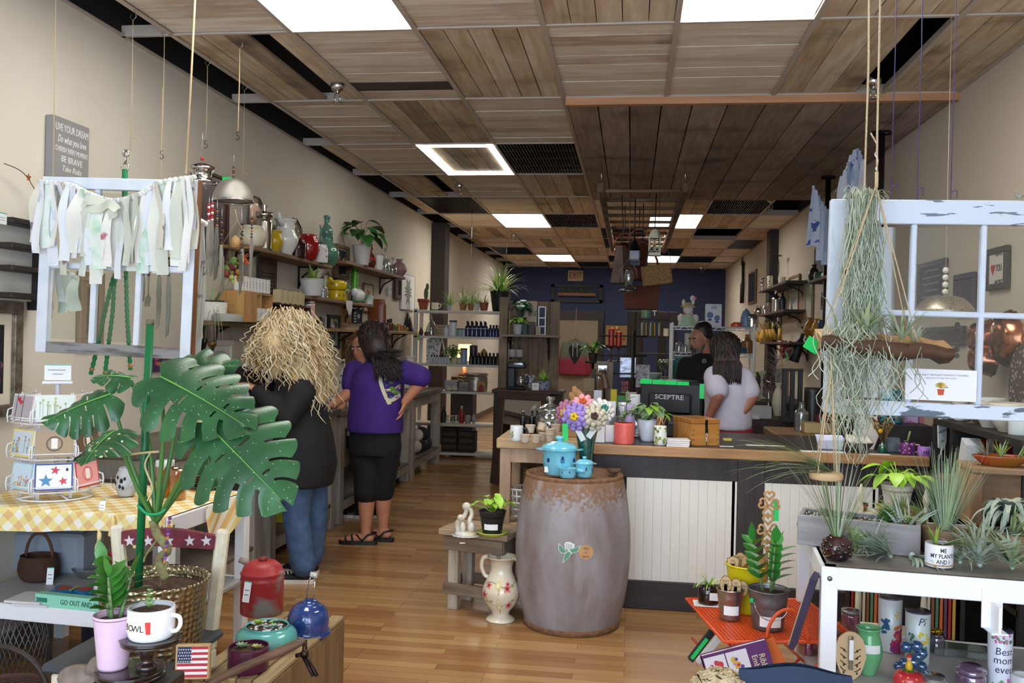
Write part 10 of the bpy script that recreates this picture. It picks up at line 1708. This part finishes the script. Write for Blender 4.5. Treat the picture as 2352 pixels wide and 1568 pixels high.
t=Th('red_flower_bunch','bunch of red dried flowers beside the hung black bottle','flowers',onx(1805,800,1.8));q=MT('8a2a34',.7);[q.ba((U(-.06,.06),U(-.08,.08),U(-.1,.08)),.022,n=6)for _ in range(26)];q.ob('flowers',t)
ctz={'T1':.901,'T2':.931,'T3':.911,'T4':.901};cc=lambda px,X,k_:(lambda p:V((X,p.y,ctz[k_])))(onx(px,800,X))
for i,(px,X,k_,l)in enumerate(((572,-2.45,'T2','white pump bottle on the counter beside the blonde curls'),(793,-2.6,'T3','white pump bottle on the counter behind the purple sleeve'),(938,-2.6,'T4','white pump bottle on the far counter'),(949,-2.6,'T4','second white pump bottle on the far counter'))):
 p=cc(px,X,k_);t=So('pump_bottle',l,'bottle',p,.05,.22,mt('d8d8d8',.35),'bottle');MT('e4e4e4',.35).tu([(0,0,.2),(0,0,.36)],.01,8).cb((0,.01,.365),(.03,.12,.018),.005).ob('pump',t)
for px,X,k_,R_,H_,pr,c,l in((560,-2.5,'T2',.05,.1,'jar','g','clear jar on the counter near the tablet'),(757,-2.62,'T2',.03,.2,'bottle','2a2226','slim dark bottle on the counter past the blonde woman'),(765,-2.5,'T2',.05,.07,'jar','8a6a9a','lavender tub on the counter end'),(770,-2.66,'T2',.06,.12,'jar','g','big clear jar at the wall on the counter end'),(470,-2.45,'T1',.06,.1,'jar','c8b080','straw coloured jar on the counter behind the monstera')):
 So('counter_jar',l,'jar',cc(px,X,k_),R_,H_,gl('e0e6e6',.35,.1)if c=='g' else mt(c,.4),pr)
p=onz(988,990,.21);wbl=[(V((-2.36+.03*(i%2),9.72+.13*(i%4)+.06*(i//4),0)),c)for i,c in enumerate(('c8c4b8','2e2e32','c8c4b8','3a3a3e','d0ccc0','2e2e32','3a3a3e'))]
for i,(p,c)in enumerate(wbl):t=Th('wool_ball',('cream' if c[0]in 'cd' else 'charcoal')+' felt dryer ball in the pile under the far counter','wool ball',V((p.x,p.y,.28 if i<4 else.4)),0,'cream dryer balls' if c[0]in 'cd' else 'charcoal dryer balls');MT(c,.95,bp_=(90,.5)).ba((0,0,0),.075,n=14).ob('ball',t)
t=Th('wooden_tray','brown wooden box standing under the counter behind the capri trousers','box',(-2.42,8.55,.202));MB(Wd('7a4a2a','5a341c','z')).box(-.14,.14,-.2,.2,0,.02).box(-.14,-.12,-.2,.2,0,.34).box(.12,.14,-.2,.2,0,.34).box(-.14,.14,.18,.2,0,.34).ob('box',t)
PO_('packet','yellow green packet under the counter past the jeans','packet',(-2.4,5.9,.202),(.1,.06,.24),mt('c8d02a',.4))
